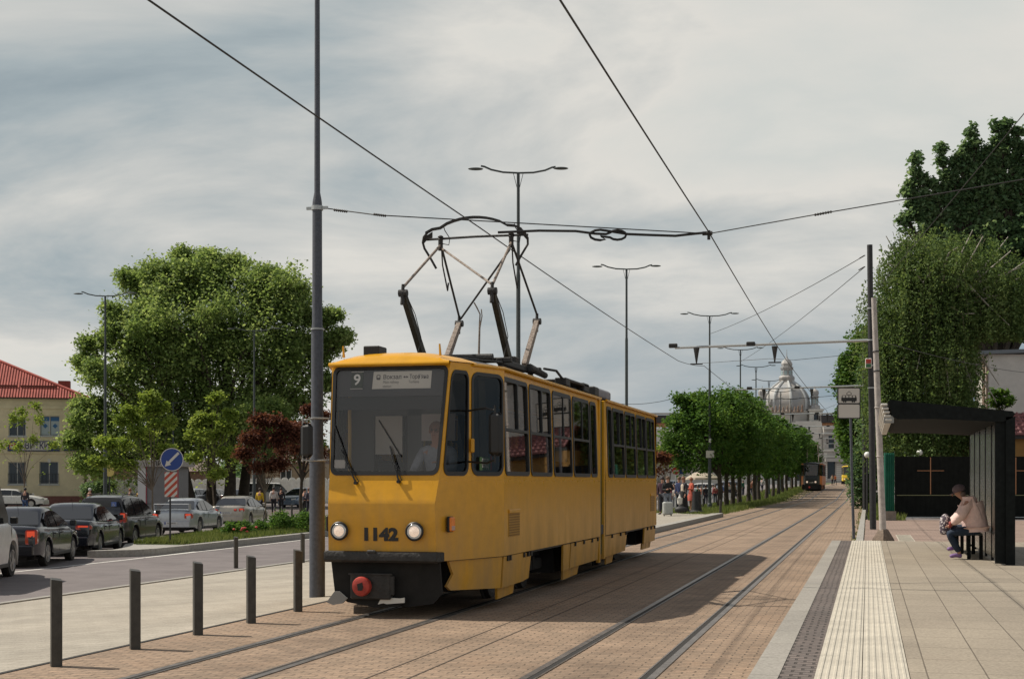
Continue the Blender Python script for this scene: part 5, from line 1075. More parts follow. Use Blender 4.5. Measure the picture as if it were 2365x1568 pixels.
pp(300, 86, -20, 'person with reddish hair in a black coat before the white wall', (.02, .02, .02), (.02, .02, .03), (.22, .09, .04), None, .98)
pp(324, 84, 20, 'person in a mustard yellow jacket next to the kiosk', (.50, .28, .05), (.02, .02, .03), (.02, .02, .02), None, .98)
# crowd in front of the station: countable figures
rn = random.Random(11); cols = [(.03, .03, .04), (.35, .33, .32), (.28, .05, .05), (.05, .09, .22), (.45, .40, .34), (.10, .06, .04), (.02, .10, .06), (.40, .14, .08)]
ad = ['black', 'grey', 'dark red', 'blue', 'cream', 'brown', 'green', 'rust red']
base = {}
for i in range(22):
    px = (1526, 1534, 1546, 1553, 1560, 1566, 1612, 1620, 1630, 1646, 1652, 1668, 1684, 1698, 1716, 1734, 1738, 1760, 1870, 1874, 1640, 1556)[i]; Z = (96, 110, 92, 120, 104, 98, 112, 125, 118, 130, 122, 136, 142, 128, 150, 140, 155, 160, 238, 236, 160, 140)[i]; c = i % 8
    if i in (18, 19): px = (1922, 1929)[i - 18]; c = (4, 7)[i - 18]; Z = 232
    s, t = pz(px, Z); k = (c,)
    lab = 'distant person in %s among the crowd before the station' % ad[c] if i < 18 or i > 19 else ('distant person in cream crossing the tracks before the station' if i == 18 else 'distant person in rust red crossing the tracks before the station')
    if k in base:
        b = copy_tree(base[k]); b.location = (s, t, gz(s, t)); b.rotation_euler = (0, 0, rn.uniform(0, 6)); b['label'] = lab
    else:
        b = person((s, t, gz(s, t)), rn.uniform(0, 6), lab, cols[c], (.03, .03, .05), (.06, .04, .03), WALK if c % 2 else None, 1.0, sub=1, group='people in the square before the station'); base[k] = b
    b['group'] = 'people in the square before the station'
# ================================================================ cars
def carpaint(name, c, metal=.5, rough=.3):
    return mat(name, c, rough, metal=metal, coat=.6, noise=(6, .10))
M_CG = mat('car_glass', (.018, .02, .022), .06, spec=.8); M_TYRE = mat('tyre', (.02, .019, .018), .85, bump=(60, .4)); M_RIM = mat('alloy', (.34, .33, .32), .35, metal=.8)
M_TL = mat('tail_light', (.28, .015, .012), .2, coat=1, emit=((1, .06, .02), .02)); M_TLB = mat('brake_light', (.8, .08, .04), .2, emit=((1, .12, .05), .28)); M_PLATE = mat('number_plate', (.5, .5, .48), .5)
def lerpP(P, y):
    if y <= P[0][0]: return P[0][1]
    for (a, x), (b, z) in zip(P[:-1], P[1:]):
        if y <= b: return x + (z - x) * (y - a) / (b - a)
    return P[-1][1]
def car(name, loc, yaw, label, cat, paint, L_=4.5, W_=1.78, H=1.45, kind='sedan', rear=(.0), wheelr=.32, group='cars queueing behind the traffic island', spoiler=False, lights='std', plate=True, lit=True, rearw=None, frontw=None, rails=False, tl=None, badge=None):
    rt = empty(name, loc, yaw, label, cat, group); hw = W_ / 2; wb0 = rearw or L_ * .215; wb1 = frontw or L_ * .79
    if kind == 'sedan':
        deck = [(0, .80), (.04, .93), (.12, .985), (L_ * .10, 1.0), (L_ * .24, .985), (L_ * .5, .94), (L_ * .72, .93), (L_ * .86, .82), (L_ * .96, .68), (L_, .55)]; rb, rtp, ft, fb = L_ * .145, L_ * .29, L_ * .54, L_ * .735; zbelt = .95
    elif kind == 'wagon':
        deck = [(0, .84), (.04, .95), (.5, 1.0), (L_ * .5, .98), (L_ * .74, .97), (L_ * .88, .86), (L_ * .97, .70), (L_, .58)]; rb, rtp, ft, fb = .06, L_ * .085, L_ * .52, L_ * .76; zbelt = 1.0
    else:
        deck = [(0, 1.0), (.03, 1.12), (.5, 1.18), (L_ * .6, 1.2), (L_ * .80, 1.22), (L_ * .90, 1.05), (L_ * .97, .88), (L_, .7)]; rb, rtp, ft, fb = .04, L_ * .03, L_ * .68, L_ * .83; zbelt = 1.18
    ys = sorted(set([0, .03, .08, .16, .3, L_ - .3, L_ - .16, L_ - .08, L_ - .03, L_] + [wb + (wheelr + .07) * math.cos(R(a)) for wb in (wb0, wb1) for a in range(0, 181, 12)] + [L_ * k / 16 for k in range(1, 16)]))
    def wd(y): e = max(0, (abs(y - L_ / 2) / (L_ / 2) - .72) / .28); return hw * (1 - .15 * e ** 2.2)
    def zb(y):
        z = .22 if .3 < y < L_ - .3 else .30
        for wb in (wb0, wb1):
            d = abs(y - wb); ra = wheelr + .07
            if d < ra: z = max(z, wheelr + math.sqrt(ra * ra - d * d))
        return z
    mb = MB(); S = []
    for y in ys:
        d = lerpP(deck, y); w = wd(y); b = zb(y); b = min(b, d - .12); zz_ = lambda k: b + (d - b) * k; pin = .02 if .2 < y < L_ - .2 else .0
        S.append([(w * .86, b - .0), (w * .985, b + .02), (w, max(b + .05, .45)), (w * 1.0, max(b + .08, .62)), (w * .985, d - .16), (w * .965, d - .06), (w * .90, d - .005), (w * .55, d + .025), (0, d + .035)])
    n = len(S[0]); V = []
    for y, sec in zip(ys, S): V += [(x, y, z) for x, z in sec] + [(-x, y, z) for x, z in reversed(sec[:-1])]
    m = 2 * n - 1; F = []
    for i in range(len(ys) - 1):
        for j in range(m - 1): F.append((i * m + j, i * m + j + 1, (i + 1) * m + j + 1, (i + 1) * m + j))
    F += [tuple(range(m)), tuple(reversed(range((len(ys) - 1) * m, len(ys) * m)))]
    mb.add(V, F).build('body', paint, rt, smooth=38)
    mb = MB(); mb.box(-hw * .8, hw * .8, .25, L_ - .25, .2, .5); mb.box(-hw * .62, hw * .62, .12, .5, .18, .42); mb.build('underbody', M_UNDER, rt)
    # cabin
    wl, wt = hw * .915, hw * .70 if kind != 'van' else hw * .84
    zr = lambda y: H - .05 * ((y - (rtp + ft) / 2) / ((ft - rtp) / 2)) ** 2 * (1 if kind != 'van' else .3)
    def gx(z): return wl + (wt - wl) * (z - zbelt) / (H - .04 - zbelt)
    zB = lambda y: lerpP(deck, y) - .05
    mb = MB(); q = []
    st = [(rb, zB(rb), wl * .93), (rtp, zr(rtp) - .03, wt * .96)] + [(rtp + (ft - rtp) * k, zr(rtp + (ft - rtp) * k), wt) for k in (.12, .35, .6, .88)] + [(ft, zr(ft) - .03, wt * .96), (fb, zB(fb), wl * .90)]
    V = []; zlow = zbelt - .08
    for y, z, w in st:
        k = max(0, min(1, (z - zbelt) / (H - zbelt))); a = max(z - .05, zlow)
        V += [(wl + (.0) - (1 - k) * .02, y, zlow), (max(w, .01), y, a), (w * .90, y, z), (w * .5, y, z + .015 * k), (0, y, z + .02 * k), (-w * .5, y, z + .015 * k), (-w * .90, y, z), (-w, y, a), (-wl + (1 - k) * .02, y, zlow)]
    F = []
    for i in range(len(st) - 1):
        for j in range(8): F.append((i * 9 + j, i * 9 + j + 1, (i + 1) * 9 + j + 1, (i + 1) * 9 + j))
    F += [tuple(range(9)), tuple(reversed(range(len(V) - 9, len(V))))]
    mb.add(V, F).build('cabin', paint, rt, smooth=38)
    # side windows
    nwin = 2 if kind == 'sedan' else 3
    ya, yb = (rb + .10, fb - .12)
    def topz(y):
        if y < rtp + .05: return zbelt + (zr(rtp) - .10 - zbelt) * max(0, (y - rb) / (rtp + .05 - rb)) ** .8
        if y > ft: return zbelt + (zr(ft) - .09 - zbelt) * max(0, (fb - y) / (fb - ft)) ** .95
        return zr(y) - .085
    cuts = {'sedan': [(rb + (rtp - rb) * .62, rtp + .12), (rtp + .15, (rtp + ft) / 2 + .12), ((rtp + ft) / 2 + .17, fb - .10)], 'wagon': [(rb + .25, L_ * .24), (L_ * .25 + .03, L_ * .44), (L_ * .44 + .05, fb - .12)], 'van': [(rb + .3, L_ * .33), (L_ * .35, L_ * .56), (L_ * .59, fb - .1)]}[kind]
    for sx in (1, -1):
        for a, b in cuts:
            n_ = 8; pts = [(a + .02, zbelt + .015), (b - .02, zbelt + .015)] + [(b - (b - a) * i / n_, max(zbelt + .03, topz(b - (b - a) * i / n_))) for i in range(n_ + 1)]
            MB().prism(pts, lambda y, z: (sx * (gx(z) + .012), y, z), lambda y, z: (sx * (gx(z) - .02), y, z)).build('side_window', M_CG, rt)
    def endwin(yl, yt, nm, ins=.10):
        zl = zB(yl) + .09; zt = zr(yt) - .05; dy = (yt - yl); f = lambda a, k, off: (a * (wl * .86 + (wt * .86 - wl * .86) * k), yl + dy * (.10 + .86 * k) - math.copysign(off, dy), zl + (zt - zl) * k + off * .6 - .005)
        pts = rrect(-1, 1, .0, 1.0, (.08, .14), 3); MB().prism(pts, lambda a, k: f(a, k, .022), lambda a, k: f(a, k, -.03)).build(nm, M_CG, rt)
    if kind == 'sedan': endwin(rb, rtp, 'rear_window')
    else:
        zl = zbelt + .06; zt = H - .16
        MB().prism(rrect(-.86, .86, zl, zt, (.12, .10), 3), lambda a, z: (a * (gx(z) + .0), lerpP([(zl, rb - .045), (zt, rtp - .085 if kind == 'wagon' else rb - .04)], z), z), lambda a, z: (a * gx(z), rb + .1, z)).build('rear_window', M_CG, rt)
    endwin(fb, ft, 'windscreen')
    # wheels
    for sx in (1, -1):
        for wb in (wb0, wb1):
            w = MB().lathe([(0, -.09), (wheelr * .6, -.09), (wheelr * .96, -.08), (wheelr, -.05), (wheelr, .06), (wheelr * .96, .09), (wheelr * .70, .10), (wheelr * .66, .07), (0, .04)], (0, 0, 0), 28, 'X').build('wheel', M_TYRE, rt)
            w.location = (sx * (hw - .13), wb, wheelr); w.scale = (sx, 1, 1)
            r = MB(); r.lathe([(wheelr * .68, .085), (wheelr * .66, .103), (wheelr * .60, .10), (wheelr * .58, .07)], (0, 0, 0), 28, 'X'); r.lathe([(wheelr * .16, .07), (wheelr * .16, .10), (0, .105)], (0, 0, 0), 12, 'X')
            for k in range(5): a = k * 2 * math.pi / 5; r.obox((.088, math.cos(a) * wheelr * .36, math.sin(a) * wheelr * .36), (.02, wheelr * .52, .055), rx=a)
            r.build('rim', M_RIM, w)
    # seams, handles, sills, mirrors
    seam = MB()
    for sx in (1, -1):
        for y in (cuts[-1][0] - .02, cuts[-1][1] + .08 if kind != 'van' else cuts[-1][1], wb0 + wheelr + .15 if kind != 'van' else L_ * .34): seam.box(sx * hw * .995 - .006, sx * hw * .995 + .004, y - .004, y + .004, .35, zbelt - .06)
        MB().box(sx * hw * .98 - .02, sx * hw * .99 + .018, wb0 + wheelr + .1, wb1 - wheelr - .1, .24, .33, .01).build('sill', M_BLK if kind != 'sedan' or lights != 'gold' else paint, rt)
        for y in (cuts[-1][0] + .12, cuts[-2][0] + .1): MB().box(sx * hw - .02, sx * hw + .025, y, y + .18, zbelt - .16, zbelt - .13, .008).build('door_handle', paint, rt)
        mm = MB().box(sx * (hw + .02) - .02, sx * (hw + .16) if sx > 0 else sx * (hw + .02) + .02, fb - .28, fb - .18, zbelt + .0, zbelt + .15, .02) if sx > 0 else MB().box(-(hw + .16), -(hw + .0), fb - .28, fb - .18, zbelt + .0, zbelt + .15, .02)
        mm = mm.build('mirror', M_BLK if kind == 'van' else paint, rt)
    seam.build('door_seam', M_INK, rt)
    # rear details
    ry = -.006; M_T = M_TL
    T_ = tl or [(.62, .86, .62, .86)]
    for sx in (1, -1):
        for (a, b, z0, z1) in T_:
            P = rrect(a, b, z0, z1, min(.04, (b - a) / 2.2, (z1 - z0) / 2.2), 3)
            def ft_(x, z, o): 
                w = hw * .85; X = x * hw; y = -.018 - o + max(0, X - w * .92) * .9; return (sx * X, y, z)
            tlm = MB().prism(P, lambda x, z: ft_(x, z, .012), lambda x, z: ft_(x, z, -.10)).build('tail_light', M_TL, rt)
            if lit: MB().prism(rrect(a + (b - a) * .15, b - (b - a) * .2, z1 - (z1 - z0) * .48, z1 - (z1 - z0) * .08, .015, 2), lambda x, z: ft_(x, z, .020), lambda x, z: ft_(x, z, .0)).build('lamp_glow', M_TLB, tlm)
    bp = MB().box(-hw * .86, hw * .86, -.05, .10, .30, .56, .03); bp.build('rear_bumper', paint if kind == 'sedan' else M_IRON, rt)
    MB().box(-hw * .84, hw * .84, L_ - .08, L_ + .03, .24, .50, .03).build('front_bumper', paint if kind != 'van' else M_IRON, rt)
    if plate:
        p_ = MB().box(-.26, .26, -.062 if plate == 'low' else -.032, -.03, .42 if plate == 'low' else .64, .53 if plate == 'low' else .75, .004).build('number_plate', M_PLATE, rt)
        MB().box(-.262, -.215, -.066 if plate == 'low' else -.036, -.03, .425 if plate == 'low' else .645, .525 if plate == 'low' else .745).build('blue_band', mat('plate_blue', (.02, .05, .25), .5), p_)
        text_mesh('BC 2674 PX', .075, 'lettering', M_INK, p_, frame((.02, -.068 if plate == 'low' else -.038, .475 if plate == 'low' else .695), (1, 0, 0), (0, 0, 1)), .001, sx=.9)
    for sx in (1, -1):
        MB().prism(rrect(.52, .86, .62, .76, .04, 3), lambda x, z: (sx * x * hw, L_ - .03 - max(0, x - .6) * .35, z), lambda x, z: (sx * x * hw, L_ - .2 - max(0, x - .6) * .35, z)).build('headlight', mat('car_lamp', (.55, .55, .52), .1, coat=1), rt)
    if spoiler:
        sp = MB(); sp.box(-hw * .82, hw * .82, -.02, .22, 1.20, 1.235, .01)
        for sx in (1, -1): sp.add([(sx * hw * .82, .0, .98), (sx * hw * .82, .26, .98), (sx * hw * .82, .22, 1.23), (sx * hw * .82, -.02, 1.23), (sx * hw * .78, .0, .98), (sx * hw * .78, .26, .98), (sx * hw * .78, .22, 1.23), (sx * hw * .78, -.02, 1.23)], [(0, 1, 2, 3), (7, 6, 5, 4), (0, 4, 5, 1), (1, 5, 6, 2), (2, 6, 7, 3), (3, 7, 4, 0)])
        sp.build('rear_spoiler', paint, rt)
    if rails:
        for sx in (1, -1): MB().tube([(sx * wt * .94, rtp + .1, zr(rtp + .2)), (sx * wt * .94, rtp + .3, H + .04), (sx * wt * .94, ft - .4, H + .04), (sx * wt * .94, ft - .15, zr(ft - .2))], .016, 6).build('roof_rail', M_BLK, rt)
    else: MB().cyl((0, rtp + .12, H - .02), (.0, rtp - .02, H + .16), .006, .003, 5).build('aerial', M_BLK, rt)
    return rt
def place(pxr, pyr, head, L_, W_, wb, H=None):
    """pxr, pyr: pixel of the right rear wheel's foot; head: heading in degrees, + = to the right, in the camera frame"""
    s, t = G(pxr, pyr); a = TH - R(head); ex = Vector((math.cos(a), math.sin(a))); ey = Vector((-math.sin(a), math.cos(a)))
    p = Vector((s, t)) - ex * (W_ / 2 - .06) - ey * wb; return (p.x, p.y, gz(p.x, p.y)), a
P_BLK = carpaint('black_paint', (.012, .013, .018), .2, .22); P_BLK2 = carpaint('black_blue_paint', (.014, .016, .022), .2, .2); P_BRN = carpaint('grey_brown_paint', (.035, .032, .032), .4, .3)
P_SIL = carpaint('silver_paint', (.38, .40, .42), .65, .35); P_GOLD = carpaint('champagne_paint', (.36, .33, .28), .6, .35); P_WHT = carpaint('white_paint', (.55, .54, .52), 0, .35)
l, a = place(108, 1307, -4, 4.57, 1.77, .98); car('parked_car', l, a, 'black saloon car directly in front of the white van, brake light lit', 'car', P_BLK, 4.57, 1.77, 1.45, tl=[(.64, .93, .58, .93)], plate=True)
l, a = place(229, 1281, -4, 4.86, 1.86, 1.03); car('parked_car', l, a, 'glossy black saloon with wide thin tail lights, second in the queue', 'car', P_BLK2, 4.86, 1.86, 1.47, tl=[(.48, .93, .76, .88), (.55, .8, .38, .405)], plate=False)
l, a = place(311, 1262, 2, 4.45, 1.80, .98); car('parked_car', l, a, 'dark brown people carrier with roof rails and a blue sticker in its rear window', 'car', P_BRN, 4.45, 1.80, 1.66, 'wagon', rails=True, tl=[(.74, .93, .80, 1.12)], plate=False)
rt = bpy.data.objects['parked_car.002']; st_ = MB().box(.40, .56, -.032, -.025, 1.32, 1.46).build('blue_sticker', mat('sticker_blue', (.10, .16, .40), .6), rt)
MB().tube([(.46, -.036, 1.43), (.46, -.036, 1.38), (.50, -.036, 1.37), (.51, -.036, 1.34)], .006, 5).tube([(.455, -.036, 1.375), (.44, -.036, 1.35), (.46, -.036, 1.335), (.485, -.036, 1.345)], .005, 5).build('wheelchair_symbol', M_WHITE, st_)
l, a = place(460, 1234, 5, 4.46, 1.74, .95); car('parked_car', l, a, 'silver saloon car with a tall rear spoiler', 'car', P_SIL, 4.46, 1.74, 1.43, spoiler=True, tl=[(.60, .93, .66, .86)], plate='low')
l, a = place(577, 1218, 4, 4.67, 1.78, 1.0); car('parked_car', l, a, 'pale champagne saloon at the front of the queue', 'car', P_GOLD, 4.67, 1.78, 1.43, lights='gold', tl=[(.66, .92, .76, .90), (.40, .56, .77, .88)], plate=True)
# white van at the left edge (seen from its front right corner)
l, a = place(26, 1331, -5, 5.6, 2.0, 4.72); car('parked_van', l, a, 'white van cut off by the left edge of the photo', 'van', P_WHT, 5.6, 2.0, 2.4, 'van', wheelr=.36, frontw=4.72, rearw=1.1, plate=False, group='cars queueing behind the traffic island', lit=False, tl=[(.8, .95, .9, 1.5)])
# cars parked farther back
def pc(px, Z, rot, *a, **k): s, t = pz(px, Z); return car('parked_car' if a[1] == 'car' else 'parked_van', (s, t, gz(s, t)), TH + R(rot), *a, group='cars parked before the white wall', lit=False, plate=False, **k)
pc(-25, 116, -88, 'white estate car parked before the yellow building', 'car', P_WHT, 4.6, 1.8, 1.5, 'wagon')
pc(556, 126, -80, 'white van parked behind the dark tree trunks', 'van', P_WHT, 5.0, 1.9, 2.0, 'van')
pc(528, 122, -8, 'black saloon parked between the thick tree trunks', 'car', P_BLK, 4.5, 1.78, 1.42)
pc(480, 124, -8, 'dark hatchback parked left of the black saloon under the trees', 'car', P_BRN, 4.3, 1.75, 1.45, 'wagon')
pc(432, 122, -12, 'silver hatchback parked right of the kiosk', 'car', P_SIL, 4.2, 1.7, 1.5, 'wagon')
pc(722, 118, 160, 'blue grey estate car parked left of the tall mast', 'car', carpaint('blue_grey_paint', (.14, .18, .24), .4, .3), 4.5, 1.76, 1.6, 'wagon')
for px, Z, r, lab, p_ in ((1600, 150, 80, 'pale car parked under the parasol before the station', P_WHT), (1655, 152, 75, 'white car half hidden behind the tree trunks', P_WHT), (1712, 165, 80, 'silver car behind the tree trunks of the row', P_SIL), (1528, 148, 85, 'dark car behind the crowd beside the tram', P_BRN), (1575, 175, 85, 'silver car in the square before the station', P_SIL)):
    pc(px, Z, r, lab, 'car', p_, 4.4, 1.76, 1.48, 'wagon')
# ================================================================ far trams
def far_tram(loc, rz, label, MYs, MFr, lamp=True):
    rt = empty('tram', loc, rz, label, 'tram')
    tram_shell(rt, MYs, MFr, False)
    MB().box(-1.0, 1.0, .3, TL - .3, .2, .75).build('underframe', M_UNDER, rt)
    MB().box(-.68, .68, .06, .3, .2, .75).build('bumper', M_UNDER, rt)
    for sx in (-1, 1):
        MB().prism([(1.5, .25), (3, .25), (3, .66), (1.5, .66)], lambda y, z: (sx * 1.06, y, z), lambda y, z: (sx * 1.10, y, z)).build('skirt', MYs, rt)
        MB().lathe([(0, 0), (.10, 0), (.11, -.03), (0, -.05)], (sx * .45, .02, 1.02), 16, 'Y').build('headlight', M_LAMP, rt)
    mb = MB()
    for sx in (-1, 1): mb.tube([(sx * .62, 3.6, 3.2), (sx * .62, 2.6, 4.2), (sx * .55, 4.1, 5.1), (sx * .62, 5.4, 4.1), (sx * .62, 4.5, 3.2)], .03, 6)
    mb.tube([(-.8, 4.1, 5.0), (-.6, 4.1, 5.15), (.6, 4.1, 5.15), (.8, 4.1, 5.0)], .03, 6); mb.build('pantograph', M_RUST, rt)
    MB().lathe([(0, 0), (.1, 0), (.11, -.05), (0, -.07)], (-.2, .03, .45), 12, 'Y').build('coupler_head', M_RED, rt)
    return rt
M_FB = mat('tram_black', (.015, .017, .016), .4); M_OR = mat('tram_orange', (.55, .15, .012), .5, noise=(2, .2)); M_FY = mat('tram_bright_yellow', (.75, .50, .02), .45)
FT = far_tram((-6.0, 158, gz(-5.3, 158)), 0, 'distant black fronted tram with orange sides coming along the left track', M_OR, M_FB)
text_mesh('1134', .22, 'fleet_number', M_WHITE, FT, frame((0, .02, .98), (1, 0, 0), (0, 0, 1)), .002, weight=.008)
far_tram((-3.2, 232, gz(-3, 232)), R(-8), 'distant bright yellow tram half hidden by the bushes on the right', M_FY, M_FY)
# ================================================================ buildings
M_PLAST = mat('yellow_render', (.66, .57, .38), .9, noise=(1.2, .10), bump=(25, .2)); M_TRIM = mat('window_frame_white', (.58, .56, .52), .6); M_DARKG = mat('dark_window', (.03, .033, .035), .08, spec=.7); M_PLINTH = mat('red_plinth', (.20, .085, .07), .9, noise=(5, .2))
def tiles(name, c, w=.25, rough=.8):
    m = bpy.data.materials.new(name); m.use_nodes = True; t = m.node_tree; b = t.nodes['Principled BSDF']; L = t.links.new; b.inputs['Roughness'].default_value = rough
    tc = NN(t, 'ShaderNodeTexCoord'); wv = NN(t, 'ShaderNodeTexWave', wave_type='BANDS', bands_direction='X', i_Scale=1 / w / 2 * 1.0); L(tc.outputs['UV'], wv.inputs['Vector'])
    w2 = NN(t, 'ShaderNodeTexWave', wave_type='BANDS', bands_direction='Y', wave_profile='SAW', i_Scale=1 / (w * 1.3) / 2); L(tc.outputs['UV'], w2.inputs['Vector'])
    g = NN(t, 'ShaderNodeNewGeometry'); n = NN(t, 'ShaderNodeTexNoise', i_Scale=1.3, i_Detail=6.0); L(g.outputs['Position'], n.inputs['Vector'])
    mr = NN(t, 'ShaderNodeMapRange', i_1=.3, i_2=.7, i_3=.8, i_4=1.15); L(n.outputs[0], mr.inputs[0]); vm = NN(t, 'ShaderNodeVectorMath', operation='SCALE'); vm.inputs[0].default_value = c; L(mr.outputs[0], vm.inputs['Scale']); L(vm.outputs[0], b.inputs['Base Color'])
    ad = NN(t, 'ShaderNodeMath', operation='ADD'); L(wv.outputs['Fac'], ad.inputs[0]); L(w2.outputs['Fac'], ad.inputs[1]); bp = NN(t, 'ShaderNodeBump', i_Strength=1.0, i_Distance=.10); L(ad.outputs[0], bp.inputs['Height']); L(bp.outputs[0], b.inputs['Normal']); return m
M_TILE = tiles('red_tiles', (.44, .10, .075), .38); M_TILE2 = tiles('brown_red_tiles', (.22, .09, .09))
def roofmesh(name, faces, m, parent):
    """faces: lists of points; UV laid out along the eave and the slope"""
    V = []; F = []; UV = []
    for f in faces:
        k = len(V); P = [Vector(p) for p in f]; ex = (P[1] - P[0]).normalized(); n = (P[1] - P[0]).cross(P[2] - P[0]).normalized(); ey = n.cross(ex)
        V += [tuple(p) for p in P]; F.append(tuple(range(k, k + len(P)))); UV += [((p - P[0]).dot(ex), (p - P[0]).dot(ey)) for p in P]
    me = bpy.data.meshes.new(name); me.from_pydata(V, [], F); uv = me.uv_layers.new(name='uv')
    for i, l in enumerate(me.loops): uv.data[i].uv = UV[l.vertex_index]
    me.materials.append(m); o = bpy.data.objects.new(name, me); COL.objects.link(o); o.parent = parent; return o
def window(parent, f, a0, a1, z0, z1, depth=.18, mull=1, trans=None, m=None, gl=None, sill=True, nm='window'):
    """f(a, z, d): a along the wall, d outwards"""
    fw = .07; o_ = [(a0, z0), (a1, z0), (a1, z1), (a0, z1)]; n = mull + 1; st = (a1 - a0 - fw) / n
    hs = [[(a0 + fw + i * st, z0 + fw), (a0 + (i + 1) * st, z0 + fw), (a0 + (i + 1) * st, z1 - fw), (a0 + fw + i * st, z1 - fw)] for i in range(n)]
    w = MB().panel(o_, hs, lambda a, z: f(a, z, -depth + .05), lambda a, z: f(a, z, -depth)).build(nm, m or M_TRIM, parent, smooth=0)
    MB().panel(o_, [], lambda a, z: f(a, z, -depth + .01)).build('pane', gl or M_DARKG, w, smooth=0)
    if sill: MB().prism([(a0 - .08, z0 - .09), (a1 + .08, z0 - .09), (a1 + .08, z0 - .0), (a0 - .08, z0 - .0)], lambda a, z: f(a, z, .08), lambda a, z: f(a, z, -depth)).build('sill', M_GALV, w, smooth=0)
    return w
# yellow building on the left: local x along the facade (camera right), y away from the camera, origin at the right corner
ZB_ = 126.0; kb = ZB_ / FPX; s, t = pz(193, ZB_); BG = gz(s, t)
YB = empty('building', (s, t, BG), TH + R(14), 'two storey yellow building with red tiled roof and a ticket office sign', 'building')
X = lambda px: (px - 193) * kb; Zp = lambda py: hz(py, ZB_) - BG
fw_ = lambda a, z, d: (a, -d, z)
wins = [(X(29), X(67), Zp(1008), Zp(962)), (X(97), X(140), Zp(1007), Zp(961)), (X(28), X(67), Zp(1118), Zp(1067)), (X(96), X(138), Zp(1118), Zp(1066))]
wins += [(a - 6.0, b - 6.0, c, d) for a, b, c, d in (wins[0], wins[2])]
holes = [[(a, c), (b, c), (b, d), (a, d)] for a, b, c, d in wins]; EH = Zp(922); PL = Zp(1145)
MB().panel([(-18, PL), (0, PL), (0, EH), (-18, EH)], holes, lambda a, z: (a, 0, z), lambda a, z: (a, .35, z)).build('wall', M_PLAST, YB, smooth=0)
MB().box(-18, 0, .36, 14.8, 0, EH).build('wall', M_PLAST, YB, smooth=0); MB().box(-18.05, .05, -.06, .3, -.3, PL).build('plinth', M_PLINTH, YB, smooth=0)
MB().box(-18.05, .08, -.10, .0, Zp(1045) - .1, Zp(1045) + .06).build('string_course', M_PLAST, YB, smooth=0)
MB().box(-18.05, .08, -.07, .0, Zp(945), Zp(938)).build('string_course', M_PLAST, YB, smooth=0)
MB().box(-18.3, .35, -.35, .0, EH - .02, EH + .1).build('eaves', mat('eaves_dark', (.07, .05, .04), .8), YB, smooth=0)
e0, e1 = -.45, 12.4; xr = .45; RH = 5.6; rd_ = 7.5; e1 = 15.4
roofmesh('roof', [[(-19, e0, EH + .08), (xr, e0, EH + .08), (xr - 12.5, rd_, EH + RH), (-19, rd_, EH + RH)], [(xr, e0, EH + .08), (xr, e1, EH + .08), (xr - 12.5, rd_, EH + RH)], [(xr, e1, EH + .08), (-19, e1, EH + .08), (-19, rd_, EH + RH), (xr - 12.5, rd_, EH + RH)]], M_TILE, YB)
MB().tube([(xr, e0, EH + .12), (xr - 12.5, rd_, EH + RH + .05)], .12, 8).build('ridge_tiles', M_TILE, YB)
ch = MB().box(X(131), X(158), 3.4, 4.6, EH + 1.0, Zp(874) + .0, .0); ch.build('chimney', mat('chimney_red', (.30, .08, .06), .9), YB, smooth=0)
for a, b in ((X(0), X(47)), (X(53), X(132))): MB().box(a, b, e0 + 1.3, e0 + 1.36, Zp(895), Zp(890)).build('snow_guard', mat('guard_red', (.16, .04, .03), .8), YB, smooth=0)
for i, (a, b, c, d) in enumerate(wins):
    w = window(YB, fw_, a, b, c, d, mull=1, depth=.22)
    if i == 1:
        for k in (0, 1):
            xa = a + .1 + k * (b - a) / 2; xb = a - .04 + (k + 1) * (b - a) / 2; p_ = MB().box(xa, xb, .16, .2, c + .1, d - .1).build('window_poster', mat('poster_blue_white', (.36, .42, .44), .5), w); MB().box(xa, xb, .15, .16, d - .45, d - .1).build('blue_header', mat('sticker_blue2', (.03, .12, .28), .5), p_)
            MB().prism([(0, -.22), (.22, 0), (0, .22), (-.22, 0)], lambda x, z: ((xa + xb) / 2 + x, .15, (c + d) / 2 + z), lambda x, z: ((xa + xb) / 2 + x, .16, (c + d) / 2 + z)).build('blue_diamond', mat('sticker_blue2'), p_)
    if i in (2, 3):
        mb = MB()
        for z in (c + .25, c + .9): mb.box(a, b, -.04, -.02, z, z + .03)
        for k in range(7): xx = a + (b - a) * k / 6; mb.box(xx - .012, xx + .012, -.04, -.02, c + .1, c + .95)
        mb.build('window_grille', M_BLK, w)
MB().cyl((.12, -.05, 0), (.12, -.05, EH), .07, .07, 8).build('downpipe', mat('pipe_brown', (.12, .08, .05), .7), YB)
MB().box(X(195) + .1, X(200), -.05, .1, 0, EH * .8).build('corner_pilaster', mat('stone_dark', (.10, .07, .05), .9), YB)
sg = MB().box(X(27), X(140), -.22, -.02, Zp(1042), Zp(1019)).build('shop_sign', mat('sign_navy', (.02, .04, .13), .5), YB, smooth=0)
MB().box(X(57), X(116), -.24, -.222, Zp(1040), Zp(1021)).build('white_panel', M_SIGNW, sg, smooth=0)
text_mesh('КВИТКИ', .82, 'lettering', mat('ink_navy', (.015, .02, .06), .6), sg, frame(((X(57) + X(115)) / 2, -.25, Zp(1030.5)), (1, 0, 0), (0, 0, 1)), .004, weight=.012, sx=.72)
MB().box(X(31), X(44), -.24, -.222, Zp(1038), Zp(1023)).build('red_square', M_RED, sg); MB().panel(rrect(X(33), X(42), Zp(1036), Zp(1025), .1, 2), [rrect(X(34.5), X(40.5), Zp(1031), Zp(1027), .05, 2)], lambda a, z: (a, -.245, z)).build('bus_symbol', M_SIGNW, sg, fix=False)
for k in range(3): MB().box(X(46), X(49), -.24, -.222, Zp(1037 - k * 5), Zp(1034 - k * 5)).build('symbol_block', M_SIGNW, sg)
